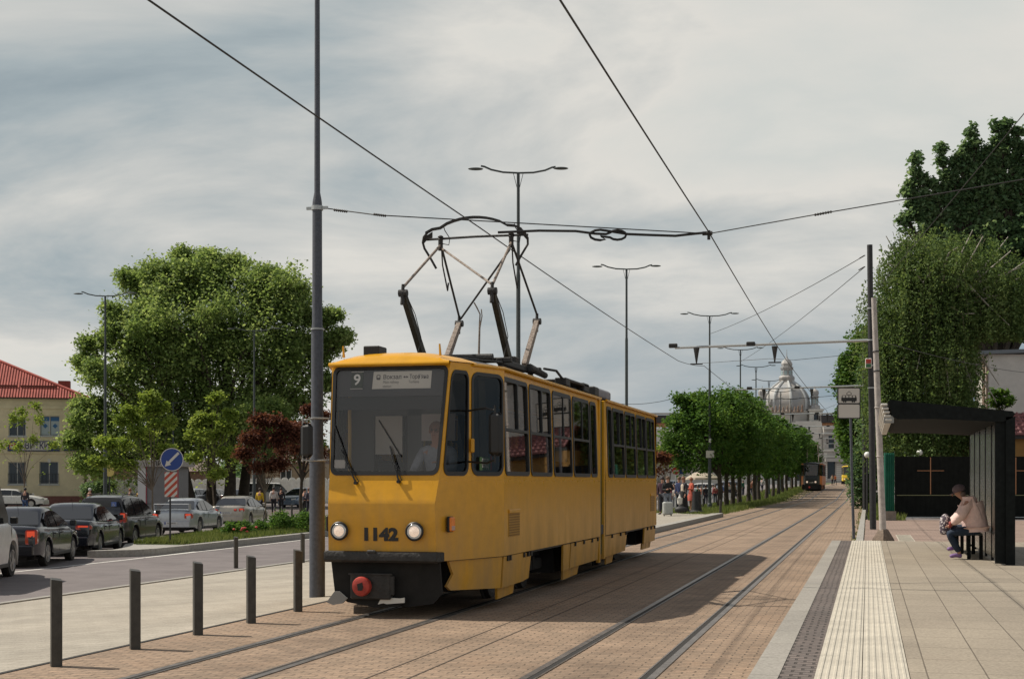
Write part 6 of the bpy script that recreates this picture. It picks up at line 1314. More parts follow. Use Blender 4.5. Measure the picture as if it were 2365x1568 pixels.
for x0, x1 in ((118, 126), (129, 137)): MB().box(X(x0), X(x1), -.24, -.222, Zp(1037), Zp(1024)).build('symbol_block', mat('sign_green', (.03, .12, .05), .6), sg)
s2 = MB().box(X(148), X(186), -.2, -.02, Zp(1041), Zp(1027)).build('shop_sign', mat('sign_navy2', (.015, .03, .08), .5), YB, smooth=0)
text_mesh('INFOBUS', .36, 'lettering', M_SIGNW, s2, frame(((X(148) + X(186)) / 2, -.21, Zp(1032.5)), (1, 0, 0), (0, 0, 1)), .003, weight=.004)
for a, b, c, d in ((172, 183, 1058, 1063), (114, 121, 1060, 1068)): MB().box(X(a), X(b), -.03, 0, Zp(d), Zp(c)).build('wall_plaque', M_TRIM, YB)
# kiosk
kz = 80; kk = kz / FPX; s, t = pz(308, kz); g0 = gz(s, t); KI = empty('kiosk', (s, t, g0), TH, 'grey kiosk with flat pale roof band behind the arrow sign', 'kiosk'); W_ = (423 - 308) * kk; hh = hz(1063, kz) - g0
MB().box(.25, .72, .0, 2.6, 0, hh - .35).build('side_wall', mat('kiosk_white', (.50, .50, .50), .7), KI); MB().box(.72, W_ - .3, .05, 2.6, 0, hh - .35).build('wall', mat('kiosk_grey', (.16, .16, .165), .7, noise=(3, .08)), KI)
for z in (.5, .85): MB().box(.75, W_ - .32, .035, .06, z, z + .02).build('panel_joint', M_INK, KI)
for x in (.72, W_ - .3): MB().box(x - .03, x + .03, -.0, .05, 0, hh - .35).build('red_edge', mat('edge_red', (.30, .04, .06), .6), KI)
rf = MB().box(0, W_, -.25, 2.9, hh - .35, hh, .01).build('roof', mat('kiosk_band', (.30, .28, .26), .7), KI); text_mesh('ПРЕСА', .34, 'lettering', M_INK, rf, frame((W_ * .62, -.26, hh - .18), (1, 0, 0), (0, 0, 1)), .003, weight=.006)
# white wall of arched concrete panels
s, t = pz(196, 136); g0 = gz(s, t) ; WL = empty('wall', (s, t, g0), TH, 'long white wall of scalloped concrete panels behind the parked cars', 'wall'); kk = 136 / FPX
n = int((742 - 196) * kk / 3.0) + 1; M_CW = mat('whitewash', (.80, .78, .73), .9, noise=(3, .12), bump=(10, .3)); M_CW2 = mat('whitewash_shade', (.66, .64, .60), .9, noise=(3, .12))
tops = hz(1102, 136) - g0
for i in range(n):
    x = i * 3.0; top = tops - (.15 if i < 4 else 0); P = [(x, -.3), (x + 2.9, -.3)]
    if i == 2 or i == 5: P += [(x + 2.9, top - .1), (x, top - .1)]
    else:
        for k in range(4):
            xc = x + 2.9 - (k + .5) * .725; P += [(xc + .34 * math.cos(R(q)), top - .30 + .30 * math.sin(R(q))) for q in range(0, 181, 30)]
    pn = MB().prism(P, lambda a, z: (a, 0, z), lambda a, z: (a, .12, z)).build('wall_panel', M_CW, WL, smooth=0)
    if not (i == 2 or i == 5):
        for k in range(4):
            xc = x + 2.9 - (k + .5) * .725; MB().prism([(xc + .25, .1)] + [(xc + .25 * math.cos(R(q)), top - .36 + .22 * math.sin(R(q))) for q in range(0, 181, 30)] + [(xc - .25, .1)], lambda a, z: (a, -.05, z), lambda a, z: (a, 0.001, z)).build('arched_rib', M_CW, pn, smooth=0)
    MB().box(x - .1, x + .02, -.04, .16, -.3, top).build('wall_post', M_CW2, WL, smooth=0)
# low brown houses behind the wall
def shed(px0, px1, Z, ptop, peave, c1, mroof, label, cat='building'):
    s, t = pz(px0, Z); g0 = gz(s, t); k = Z / FPX; W2 = (px1 - px0) * k; e = hz(peave, Z) - g0; tp = hz(ptop, Z) - g0; rt = empty('building', (s, t, g0), TH, label, cat)
    MB().box(0, W2, 0, 8, 0, e).build('wall', c1, rt, smooth=0); roofmesh('roof', [[(-.3, -.4, e), (W2 + .3, -.4, e), (W2 + .3, 4, tp), (-.3, 4, tp)], [(W2 + .3, 8.4, e), (-.3, 8.4, e), (-.3, 4, tp), (W2 + .3, 4, tp)], [(W2, -.0, e), (W2, 8, e), (W2, 4, tp)], [(0, 8, e), (0, 0, e), (0, 4, tp)]], mroof, rt)
    for i in range(int(W2 / 3)): window(rt, lambda a, z, d: (a, -d, z), 1 + i * 3, 2.2 + i * 3, e - 2.0, e - .7, depth=-.03, sill=False)
    return rt
M_BRK = mat('brown_brick', (.20, .13, .09), .9, noise=(4, .25)); M_SLATE = mat('old_roof', (.16, .12, .10), .85, noise=(2, .3))
shed(388, 470, 148, 1060, 1088, M_BRK, M_SLATE, 'low brown brick house behind the white wall, right of the kiosk')
shed(560, 742, 150, 1030, 1070, mat('tan_render', (.30, .23, .15), .9, noise=(2, .15)), M_SLATE, 'low tan house behind the white wall and the red leaved trees')
shed(205, 300, 146, 1042, 1075, mat('ochre_render', (.22, .15, .10), .9, noise=(2, .2)), M_SLATE, 'low house behind the white wall beside the yellow building')
# ---------------- railway station with its dome
SZ = 400.0; ks_ = SZ / FPX; s, t = pz(1817, SZ); SG = gz(s, t) - .2
STN = empty('railway_station', (s, t, SG), TH + R(0), 'grey domed railway station closing the end of the street', 'railway station')
M_STONE = mat('station_stone', (.42, .395, .36), .9, noise=(.25, .16)); M_STONE2 = mat('station_pale_stone', (.64, .61, .55), .9, noise=(.2, .12)); M_ZINC = mat('dome_zinc', (.36, .38, .40), .6, metal=.1, noise=(.35, .2), col2=(.42, .38, .33)); M_ZINCR = mat('dome_ribs', (.44, .45, .44), .5, metal=.2, noise=(.3, .2)); M_RUSTD = mat('dome_rust', (.30, .15, .08), .9, noise=(.6, .4), col2=(.36, .32, .28)); M_ORF = mat('orange_frieze', (.40, .20, .10), .9, noise=(1.2, .3)); M_DKR = mat('dark_station_roof', (.05, .045, .045), .8)
sx_ = lambda px: (px - 1817) * ks_; sz_ = lambda py: hz(py, SZ) - SG
# dome (octagonal, slightly bulging) with ribs
def domeprof(y0, y1, w0, n=14):
    out = []
    for i in range(n + 1): k = i / n; h = k; r_ = [(0, .95), (.12, 1.0), (.3, 1.02), (.5, .96), (.68, .82), (.82, .62), (.93, .42), (1, .30)]; j = max(i_ for i_ in range(7) if r_[i_][0] <= h); q_ = (h - r_[j][0]) / (r_[j + 1][0] - r_[j][0]); out.append((w0 * ks_ * (r_[j][1] + (r_[j + 1][1] - r_[j][1]) * q_), sz_(y0) + (sz_(y1) - sz_(y0)) * h))
    return out
pr = domeprof(948, 876, 51.5); DM = MB().lathe(pr, (1.75, 9, 0), 8).build('dome', M_ZINC, STN, smooth=20); DM.rotation_euler = (0, 0, 0)
rb_ = MB()
for k in range(8):
    a = 2 * math.pi * k / 8; rb_.tube([(1.75 + r * 1.01 * math.cos(a), 9 + r * 1.01 * math.sin(a), z) for r, z in pr], .38, 6)
rb_.build('dome_rib', M_ZINCR, DM, smooth=40)
MB().lathe([(pr[-1][0] * 1.02, sz_(879)), (4.0 * .55, sz_(874)), (2.3, sz_(866)), (2.0, sz_(863)), (1.75, sz_(862)), (1.55, sz_(850)), (1.7, sz_(848)), (1.9, sz_(845)), (1.9, sz_(842)), (1.55, sz_(841)), (1.65, sz_(834)), (1.2, sz_(827)), (.35, sz_(821)), (.12, sz_(815)), (.06, sz_(800)), (0, sz_(799))], (1.75, 9, 0), 8).build('lantern', M_ZINC, DM, smooth=30)
lt = MB()
for k in range(8): a = 2 * math.pi * (k + .5) / 8; lt.obox((1.75 + 1.62 * math.cos(a), 9 + 1.62 * math.sin(a), sz_(856)), (.06, .75, 1.2), rz=a)
lt.build('lantern_opening', mat('lantern_light', (.30, .38, .38), .4), DM, smooth=0)
# statues and drum at the foot of the dome
MB().lathe([(6.6, sz_(975)), (6.6, sz_(952)), (6.9, sz_(950)), (6.9, sz_(947)), (5.9, sz_(946))], (1.75, 9, 0), 16).build('drum', M_STONE, STN, smooth=20)
for i in range(9):
    x = -3.8 + i * 1.05; q = MB(); q.lathe([(.4, 0), (.45, .4), (.22, .9), (.3, 1.1), (.12, 1.4 + (i % 3) * .3), (0, 1.6 + (i % 3) * .3)], (x, 1.2 + (i % 2) * .5, sz_(951)), 7); q.build('roof_statue', M_RUSTD, STN, smooth=50)
def turret(px, top, nm='turret'):
    x = sx_(px) + 1.1; tr_ = MB().box(x - 1.9, x + 1.9, 4, 8, 0, sz_(945)).box(x - 2.2, x + 2.2, 3.7, 8.3, sz_(947), sz_(943)).build(nm, M_STONE2, STN, smooth=0)
    MB().lathe([(1.7, sz_(943)), (1.5, sz_(934)), (1.05, sz_(932)), (1.0, sz_(916)), (1.25, sz_(915)), (1.3, sz_(912)), (.95, sz_(911)), (1.22, sz_(906)), (1.15, sz_(900)), (.7, sz_(896.5)), (.15, sz_(894)), (.05, sz_(888)), (0, sz_(887))], (x, 6, 0), 8).build('turret_cupola', M_ZINC, tr_, smooth=30)
    q = MB()
    for k in range(8): a = 2 * math.pi * (k + .5) / 8; q.obox((x + 1.0 * math.cos(a), 6 + 1.0 * math.sin(a), sz_(924)), (.06, .42, 1.5), rz=a)
    q.build('cupola_opening', mat('lantern_light'), tr_, smooth=0)
    MB().box(x - .65, x + .65, 3.95, 3.99, sz_(968), sz_(955)).build('turret_window', M_DARKG, tr_, smooth=0)
turret(1883, 0); turret(1760, 0)
def facade(x0, x1, ztop, y, mstone, wins_, name='wing', roof=None):
    hs = [[(a, c), (b, c), (b, d), (a, d)] for a, b, c, d in wins_]
    w = MB().panel([(x0, 0), (x1, 0), (x1, ztop), (x0, ztop)], hs, lambda a, z: (a, y, z), lambda a, z: (a, y + .8, z)).build(name, mstone, STN, smooth=0)
    MB().box(x0, x1, y + .81, y + 14, 0, ztop).build('inner_block', M_STONE, w, smooth=0)
    for a, b, c, d in wins_: MB().box(a, b, y + .5, y + .6, c, d).build('window', M_DARKG, w, smooth=0)
    return w
cw_ = [(-9 + i * 2.9, -7.5 + i * 2.9, sz_(1035), sz_(1012)) for i in range(6)] + [(-9 + i * 2.9, -7.4 + i * 2.9, sz_(1110), sz_(1065)) for i in range(6)]
f_ = facade(sx_(1738), sx_(1900), sz_(972), 1.0, M_STONE2, cw_, 'central_block')
xr0, xr1 = sx_(1901), sx_(1946)
rw = [(xr0 + 1.3, xr0 + 2.9, sz_(1035), sz_(1015)), (xr0 + 1.3, xr0 + 2.9, sz_(1014), sz_(1006)), (xr0 + 1.0, xr0 + 3.2, sz_(1105), sz_(1063))]
f_ = facade(xr0, xr1, sz_(985), -1.0, M_STONE, rw, 'right_block')
for y0, y1 in ((991, 985), (1003, 1000), (1042, 1038), (1056, 1053)): MB().box(xr0 - .3, xr1 + .3, -1.5, -.9, sz_(y0), sz_(y1)).build('cornice', M_STONE2, f_, smooth=0)
for a_, b_ in ((xr0, xr0 + .9), (xr0 + 3.5, xr1)):
    q = MB()
    for k in range(14): z = sz_(1110) + k * (sz_(1045) - sz_(1110)) / 14; q.box(a_, b_, -1.12, -1.0, z, z + .42)
    q.build('rusticated_course', M_STONE2, f_, smooth=0)

def wing(x0, x1):
    W = [(a, a + 1.9, sz_(1040), sz_(1020)) for a in np.arange(x0 + 2, x1 - 2.5, 4.6)]; f = facade(x0, x1, sz_(988), 2.0, M_STONE2, W, 'wing')
    MB().box(x0, x1, 1.6, 2.1, sz_(986), sz_(976)).build('frieze', M_ORF, f, smooth=0); MB().box(x0 - .3, x1 + .3, 1.0, 14, sz_(975.5), sz_(958)).build('wing_roof', M_DKR, f, smooth=0); MB().box(x0 - .4, x1 + .4, .6, 1.5, sz_(957), sz_(953)).build('roof_edge', M_STONE, f, smooth=0)
    for a in np.arange(x0 + 2, x1 - 2.5, 4.6): MB().tube([(a - .3, 1.7, sz_(1020)), (a + .1, 1.7, sz_(1013)), (a + .95, 1.7, sz_(1009)), (a + 1.8, 1.7, sz_(1013)), (a + 2.2, 1.7, sz_(1020))], .25, 6).build('window_arch', M_STONE, f)
    MB().box(x0, x1, -3, 2, sz_(1066), sz_(1058)).build('canopy', M_STONE, f, smooth=0)
wing(sx_(1440), sx_(1737)); wing(sx_(1901), sx_(2140))
# ---------------- right hand side: gate, green fence, tiled house, white house
GZ = .10; gs, gt = pz(2065, 57.3); kg = 57.3 / FPX
GT = empty('gate', (gs, gt, GZ), TH, 'wide black sheet metal gate with thin copper coloured cross lines', 'gate'); gx = lambda px: (px - 2065) * kg; gz_ = lambda py: hz(py, 57.3) - GZ
M_GATE = mat('gate_black', (.008, .009, .008), .8, noise=(3, .3), spec=.12); M_COP = mat('copper_line', (.36, .17, .08), .4, metal=.3); M_GL = mat('gate_line', (.20, .20, .10), .6)
for a, b, c in ((2067, 2241, 2149), (2247, 2420, 2346)):
    lf = MB().box(gx(a), gx(b), 0, .06, gz_(1194), gz_(1054)).build('gate_leaf', M_GATE, GT, smooth=0)
    MB().box(gx(c) - .018, gx(c) + .018, -.012, 0, gz_(1141), gz_(1056)).build('upright_line', M_COP, lf, smooth=0); MB().box(gx(c - 31), gx(c + 31), -.014, -.002, gz_(1087.5), gz_(1086)).build('cross_line', M_COP, lf, smooth=0)
    MB().box(gx(a + 4), gx(b - 4), -.02, 0, gz_(1144), gz_(1142.5)).build('rail_line', M_GL, lf, smooth=0); MB().box(gx(a + 8), gx(b - 2), -.03, .0, gz_(1195), gz_(1193)).build('bottom_rail', M_GALV, lf, smooth=0)
    for k in range(16): x = gx(a) + (gx(b) - gx(a)) * (k + .5) / 16; MB().box(x - .012, x + .012, -.008, 0, gz_(1192), gz_(1056)).build('sheet_fold', M_GATE, lf, smooth=0)
MB().box(gx(2242), gx(2246), -.02, .1, 0, gz_(1050)).build('gate_post', M_GATE, GT)
for px, Z, py, lab in ((2124, 62, 1045, 'white globe lamp above the black gate'), (2003, 60, 1050, 'white globe lamp among the bushes behind the black masts')):
    s, t = pz(px, Z); z = hz(py, Z); gl = empty('globe_lamp', (s, t, .1), 0, lab, 'lamp', 'white globe lamps on posts'); MB().cyl((0, 0, 0), (0, 0, z - .2), .035, .03, 8).build('lamp_post', M_POLED, gl); MB().ico((0, 0, z - .1), .13, 4).build('lamp_globe', mat('globe_white', (.75, .74, .70), .3), gl, smooth=180)
s, t = pz(2042, 55); FN = empty('fence', (s, t, .1), TH + R(14), 'green corrugated metal fence panel beside the black gate', 'fence'); k = 55 / FPX
MB().grid(lambda i, z: (i * 27 * k / 24, .03 * math.cos(i * math.pi / 2), z), range(25), [.35, hz(1046, 55) - .1]).build('corrugated_sheet', mat('fence_green', (.012, .12, .075), .45, noise=(4, .2)), FN, smooth=20)
MB().box(-.1, 24 * k * 1.12, -.12, .12, 0, .36).build('concrete_base', mat('old_concrete', (.20, .17, .14), .95, noise=(6, .25)), FN)
# tiled house
s, t = pz(2300, 60); k = 60 / FPX; TLH = empty('house', (s, t, .1), TH, 'low ochre house with brown red tiled roof behind the shelter', 'house'); zz = lambda y: hz(y, 60) - .1
MB().box(0, 9, .4, 7, 0, zz(1012)).build('wall', mat('ochre_wall', (.24, .13, .035), .85, noise=(3, .1)), TLH, smooth=0); MB().box(-.2, 9.4, .1, .5, zz(1013), zz(1003)).build('eaves', M_INK, TLH, smooth=0)
roofmesh('roof', [[(-.3, .0, zz(1004)), (9.5, .0, zz(1004)), (9.5, 1.4, zz(950)), (-.3, 1.4, zz(950))], [(9.5, 7.4, zz(1004)), (-.3, 7.4, zz(1004)), (-.3, 1.6, zz(950)), (9.5, 1.6, zz(950))]], M_TILE2, TLH)
tv = MB()
for i in range(36):
    x = -.25 + i * .27; tv.tube([(x, .0, zz(1004)), (x, 1.4, zz(950))], .055, 6, caps=False)
tv.build('tile_ridges', M_TILE2, TLH)
tv = MB()
for j in range(6): q = j / 6; tv.box(-.3, 9.5, 1.4 * q - .02, 1.4 * q + .01, zz(1004) + (zz(950) - zz(1004)) * q + .0, zz(1004) + (zz(950) - zz(1004)) * q + .09)
tv.build('tile_courses', M_TILE2, TLH)
# white house
s, t = pz(2283, 76); k = 76 / FPX; WH = empty('house', (s, t, .1), 0, 'tall pale grey rendered house rising behind the tiled roof', 'house'); zz = lambda y: hz(y, 76) - .1
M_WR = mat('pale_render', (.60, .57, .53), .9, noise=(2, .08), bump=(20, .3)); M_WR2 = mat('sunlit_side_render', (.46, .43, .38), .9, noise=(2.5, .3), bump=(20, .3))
ct, st2 = math.cos(TH), math.sin(TH); ax = Vector((ct, st2, 0))
MB().prism([(0, 0), (9 * ct, 9 * st2), (9 * ct - 8 * .0, 9 * st2 + 9), (0, 9)], lambda x, y: (x, y, 0), lambda x, y: (x, y, zz(818))).build('wall', M_WR, WH, smooth=0)
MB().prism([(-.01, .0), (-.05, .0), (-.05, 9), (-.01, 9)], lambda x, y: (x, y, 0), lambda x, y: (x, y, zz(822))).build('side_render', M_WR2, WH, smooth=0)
MB().prism([(-.45, -.4), (9 * ct, 9 * st2 - .45), (9 * ct, 9 * st2 + 9.4), (-.45, 9.6)], lambda x, y: (x, y, zz(818) + x * .035), lambda x, y: (x, y, zz(810) + x * .035)).build('roof', mat('roof_zinc', (.16, .18, .20), .5), WH, smooth=0)
MB().tube([(-.35, -.35, zz(822)), (-.25, -.1, zz(832)), (-.09, .0, zz(845)), (-.09, .0, 0)], .06, 8).build('downpipe', mat('pipe_rust', (.22, .16, .12), .7, noise=(9, .4)), WH)
MB().tube([(-.12, 1.6, zz(830)), (-.12, 1.6, 0)], .09, 8).build('downpipe', mat('pipe_rust'), WH)
# signs, parasol in the square
def roundsign(px, Z, py, r, m, lab, square=False, bar=False):
    s, t = pz(px, Z); g = gz(s, t); rt = empty('road_sign', (s, t, g), 0, lab, 'sign'); z = hz(py, Z) - g; MB().cyl((0, 0, 0), (0, 0, z + r), .035, .035, 8).build('sign_post', M_GALV, rt)
    P = [(r * math.cos(a * .314), z + r * math.sin(a * .314)) for a in range(20)] if not square else rrect(-r * .7, r * .7, z - r, z + r, .05, 3)
    pl = MB().prism(P, lambda x, q: onp(x, q, .05), lambda x, q: onp(x, q, .07)).build('sign_plate', m, rt)
    if bar: MB().prism([(-r * .7, z - r * .18), (r * .7, z - r * .18), (r * .7, z + r * .18), (-r * .7, z + r * .18)], lambda x, q: onp(x, q, .075), lambda x, q: onp(x, q, .071)).build('white_bar', M_SIGNW, pl)
    if square: MB().prism([(-.05, z - r * .6), (.05, z - r * .6), (.05, z + .1), (.16, z + .1), (0, z + r * .7), (-.16, z + .1), (-.05, z + .1)], lambda x, q: onp(x, q, .075), lambda x, q: onp(x, q, .071)).build('arrow', M_SIGNW, pl)
roundsign(1577, 90, 1083, .32, mat('sign_blue'), 'blue sign with white arrow above the crowd before the station', True); roundsign(1561, 96, 1087, .25, M_RED, 'round red no entry sign above the crowd before the station', bar=True)
s, t = pz(1622, 118); g = gz(s, t); pr_ = empty('parasol', (s, t, g), 0, 'cream parasol standing in the square before the station', 'parasol'); MB().lathe([(1.4, 2.2), (1.38, 2.35), (.7, 2.75), (0, 2.95)], (0, 0, 0), 10).build('parasol_canopy', mat('canvas', (.40, .34, .26), .9), pr_); MB().cyl((0, 0, 0), (0, 0, 2.7), .04, .04, 8).build('parasol_pole', M_GALV, pr_)
s, t = pz(253, 100); g = gz(s, t); yb = empty('advertising_board', (s, t, g), TH, 'tall rounded yellow board right of the left street lamp', 'board'); MB().prism(rrect(-.32, .32, hz(1100, 100) - g, hz(1074, 100) - g, .30, 5), lambda x, z: (x, -.05, z), lambda x, z: (x, .05, z)).build('board_face', mat('board_yellow', (.55, .42, .14), .6), yb); MB().cyl((0, 0, 0), (0, 0, hz(1098, 100) - g), .05, .05, 8).build('board_post', M_POLED, yb)
# railing in the square
s, t = pz(1500, 92); RL = empty('railing', (s, t, gz(s, t)), 0, 'low pale railing across the road behind the waiting people', 'railing'); d = Vector((*pz(1690, 140), 0)) - Vector((s, t, 0)); n = 60; mb = MB(); mb.tube([(0, 0, .9), (d.x, d.y, .9)], .04, 6); mb.tube([(0, 0, .2), (d.x, d.y, .2)], .04, 6); mb.build('hand_rail', M_GALV, RL)
for i in range(n): p = d * (i + .5) / n; MB().cyl((p.x, p.y, 0), (p.x, p.y, .95), .03, .03, 5).build('baluster', M_GALV, RL)
# ================================================================ trees and shrubs
M_BARK = mat('bark', (.05, .038, .028), .95, noise=(3, .35), bump=(14, 1.0)); M_BARK2 = mat('young_bark', (.14, .11, .08), .9, noise=(8, .3), bump=(20, .6))
LF_G = leafmat('leaf_maple', (.085, .14, .045), (.17, .245, .08), (.32, .385, .17), .48); LF_D = leafmat('leaf_dark', (.045, .09, .042), (.10, .17, .08), (.21, .29, .16), .4); LF_Y = leafmat('leaf_yellow_green', (.10, .16, .025), (.19, .26, .05), (.30, .36, .10), .4)
LF_R = leafmat('leaf_red', (.05, .018, .014), (.11, .042, .030), (.20, .095, .06), .35); LF_M = leafmat('leaf_mid', (.035, .085, .016), (.065, .135, .026), (.13, .21, .05), .35); LF_B = leafmat('leaf_birch', (.045, .085, .03), (.10, .155, .05), (.19, .25, .10), .38)
def leafcloud(name, C, n, size, m, parent, rnd, spread=.5, flat=.5, droop=0.0, label=None, cat=None):
    """n small folded leaves scattered around the points C"""
    C = np.array(C); idx = rnd.integers(0, len(C), n); P = C[idx] + rnd.normal(0, 1, (n, 3)) * spread * np.array([1, 1, .75]); N = rnd.normal(0, 1, (n, 3)); N[:, 2] = np.abs(N[:, 2]) + flat; N /= np.linalg.norm(N, axis=1)[:, None]
    A = np.cross(N, rnd.normal(0, 1, (n, 3))); A /= np.linalg.norm(A, axis=1)[:, None] + 1e-9; B = np.cross(N, A); sz = size * (.6 + .8 * rnd.random(n))[:, None]
    V = np.empty((n, 4, 3)); V[:, 0] = P - A * sz * .6; V[:, 1] = P + B * sz * .42 + N * sz * .12; V[:, 2] = P + A * sz * .6; V[:, 3] = P - B * sz * .42 + N * sz * .12
    if droop: V[:, :, 2] -= (rnd.random(n) * droop)[:, None]
    me = bpy.data.meshes.new(name); me.vertices.add(n * 4); me.vertices.foreach_set('co', V.reshape(-1)); me.loops.add(n * 4); me.loops.foreach_set('vertex_index', np.arange(n * 4, dtype=np.int32)); me.polygons.add(n); me.polygons.foreach_set('loop_start', np.arange(0, n * 4, 4, dtype=np.int32)); me.materials.append(m); me.update(calc_edges=True)
    o = bpy.data.objects.new(name, me); COL.objects.link(o); o.parent = parent; return tag(o, label, cat)
def grow(mb, rnd, p, d, ln, r, depth, tips, spread=.55, up=.15, k=3, sm=5):
    """recursive limbs; collects twig points"""
    P = [Vector(p)]; d = Vector(d).normalized(); n = 4
    for i in range(n):
        d = (d + Vector(rnd.normal(0, .10, 3)) + Vector((0, 0, up * .25))).normalized(); P.append(P[-1] + d * ln / n)
    mb.tube(P, [r * (1 - .45 * i / n) for i in range(n + 1)], max(4, sm), caps=False)
    if depth <= 1: tips += [tuple(q) for q in P[1:]]
    if depth == 0: return
    for j in range(k):
        b = P[2 + j % 3] if j < k - 1 else P[-1]; nd = (d + Vector(rnd.normal(0, spread, 3)) + Vector((0, 0, up))).normalized(); grow(mb, rnd, b, nd, ln * rnd.uniform(.62, .82), r * .55, depth - 1, tips, spread, up, k, sm - 1)
def tree(loc, label, crown, trunk_h, tr, seed, leaf, nl, lsz, group=None, name='tree', limbs=6, trunks=None, lean=(0, 0), bark=None, spread=.4, shell=.62, nclump=170, depth=2, twig=.55, cat='tree'):
    """crown: list of ellipsoids (cx, cy, cz, rx, ry, rz) in local metres"""
    rnd = np.random.default_rng(seed); rt = empty(name, loc, 0, label, cat, group); mb = MB(); tips = []
    top = Vector((lean[0], lean[1], trunk_h)); mb.tube([(0, 0, -.2), (0, 0, .1), top * .5 + Vector((rnd.normal(0, .05), 0, 0)), top], [tr * 1.35, tr, tr * .82, tr * .7], 10)
    tot = sum(c[3] * c[4] * c[5] for c in crown)
    for c in crown:
        k = max(2, int(round(limbs * c[3] * c[4] * c[5] / tot * 1.4)))
        for i in range(k):
            a = 2 * math.pi * (i + rnd.random() * .6) / k; e = rnd.uniform(.2, .9); tgt = Vector((c[0] + c[3] * .55 * math.cos(a) * math.cos(e), c[1] + c[4] * .55 * math.sin(a) * math.cos(e), c[2] + c[5] * .6 * (math.sin(e) - .35)))
            mid = top.lerp(tgt, .5) + Vector((rnd.normal(0, .08) * c[3], rnd.normal(0, .08) * c[3], .10 * c[5])); P = [top - Vector((0, 0, rnd.random() * trunk_h * .15)), top.lerp(mid, .55) + Vector((0, 0, .05 * c[5])), mid, mid.lerp(tgt, .5) + Vector((rnd.normal(0, .04) * c[3], 0, .03 * c[5])), tgt]; mb.tube(P, [tr * .45, tr * .36, tr * .27, tr * .2, tr * .14], 6, caps=False); grow(mb, rnd, tgt, tgt - top + Vector((0, 0, 1)), min(c[3], c[5]) * .34, tr * .12, depth, tips, twig, .25)
    mb.build('trunk', bark or M_BARK, rt, smooth=60, fix=False)
    C = []
    for c in crown:
        m = max(8, int(nclump * c[3] * c[4] * c[5] / tot)); q = rnd.normal(0, 1, (m, 3)); q /= np.linalg.norm(q, axis=1)[:, None]; rr = shell + (1 - shell) * rnd.random(m) ** .6; rr *= 1 + rnd.normal(0, .07, m); C += (np.array(c[:3]) + q * rr[:, None] * np.array(c[3:])).tolist()
    tips = [p for p in tips if any(((p[0] - c[0]) / c[3]) ** 2 + ((p[1] - c[1]) / c[4]) ** 2 + ((p[2] - c[2]) / c[5]) ** 2 < 1.6 for c in crown)]
    leafcloud('crown', C + tips, nl, lsz, leaf, rt, rnd, spread)
    return rt
def tz_(px, Z): s, t = pz(px, Z); return (s, t, gz(s, t))
# the large round tree is several grown together; crown positions given in camera-right metres
def cr(*E):
    out = []
    for (px, py, Z, rx, rz, base) in E:
        s, t = pz(px, Z); out.append((s - base[0], t - base[1], hz(py, Z) - base[2], rx, rx * .85, rz))
    return out
BT = 'large broadleaf trees behind the parked cars'
b = tz_(442, 116); tree(b, 'leftmost thick trunked tree of the large group, leaning left beside the kiosk', cr((325, 850, 114, 4.4, 4.6, b), (262, 900, 112, 2.6, 2.6, b), (250, 1000, 112, 2.9, 2.4, b), (380, 900, 116, 4.4, 5.0, b), (232, 805, 114, 1.4, .9, b), (205, 850, 114, .9, .9, b), (205, 1030, 112, 1.3, 1.6, b), (215, 950, 113, 1.3, .9, b), (300, 745, 114, 2.2, 1.8, b), (310, 1040, 113, 2.6, 2.2, b), (390, 1040, 114, 2.6, 1.6, b), (275, 1080, 113, 2.4, 1.8, b), (215, 1080, 112, 1.4, 1.4, b)), 4.6, .50, 1, LF_G, 64000, .22, group=BT, lean=(-1.0, 0), nclump=1700, spread=.40, limbs=10, shell=.45, depth=3)
b = tz_(488, 120); tree(b, 'second tree of the large group, between the leftmost trunk and the twin trunks', cr((440, 740, 118, 5.2, 5.0, b), (400, 650, 120, 2.8, 1.7, b), (340, 700, 118, 2.8, 2.4, b), (470, 860, 120, 5.2, 5.0, b), (430, 1020, 119, 3.6, 2.0, b), (380, 1060, 118, 2.6, 1.6, b), (310, 660, 119, 1.2, .9, b), (440, 610, 120, 2.0, 1.0, b)), 5.0, .48, 2, LF_G, 62000, .22, group=BT, nclump=1600, spread=.40, limbs=9, shell=.45, depth=3)
b = tz_(530, 117); tree(b, 'third tree of the large group, left half of the twin trunks', cr((560, 740, 118, 5.2, 4.8, b), (540, 640, 120, 3.4, 1.6, b), (590, 880, 118, 4.8, 4.6, b), (520, 970, 117, 4.4, 2.6, b), (540, 1040, 118, 3.4, 1.6, b), (500, 620, 119, 2.2, 1.2, b), (500, 835, 118, 9.4, 8.7, b)), 5.0, .55, 3, LF_G, 66000, .21, group=BT, nclump=2600, spread=.40, limbs=9, shell=.45, depth=3)
b = tz_(560, 119); tree(b, 'fourth tree of the large group, its branches reaching the tall mast', cr((650, 770, 118, 4.0, 4.4, b), (625, 680, 120, 2.8, 1.9, b), (690, 870, 118, 3.4, 3.6, b), (712, 770, 118, 2.2, 2.6, b), (745, 820, 118, 1.7, 2.0, b), (790, 785, 117, .9, .5, b), (755, 745, 117, .9, .9, b), (748, 900, 118, 1.2, 1.2, b), (640, 960, 118, 3.6, 2.6, b), (665, 1030, 118, 3.0, 1.6, b)), 5.0, .52, 4, LF_G, 48000, .22, group=BT, lean=(.6, 0), nclump=1300, spread=.36, limbs=10, shell=.45, depth=3)
b = tz_(602, 112); tree(b, 'dark trunked tree behind the small red leaved tree', cr((600, 1000, 112, 2.8, 2.6, b)), 3.0, .42, 5, LF_G, 12000, .24, group='large broadleaf trees behind the parked cars', nclump=100)
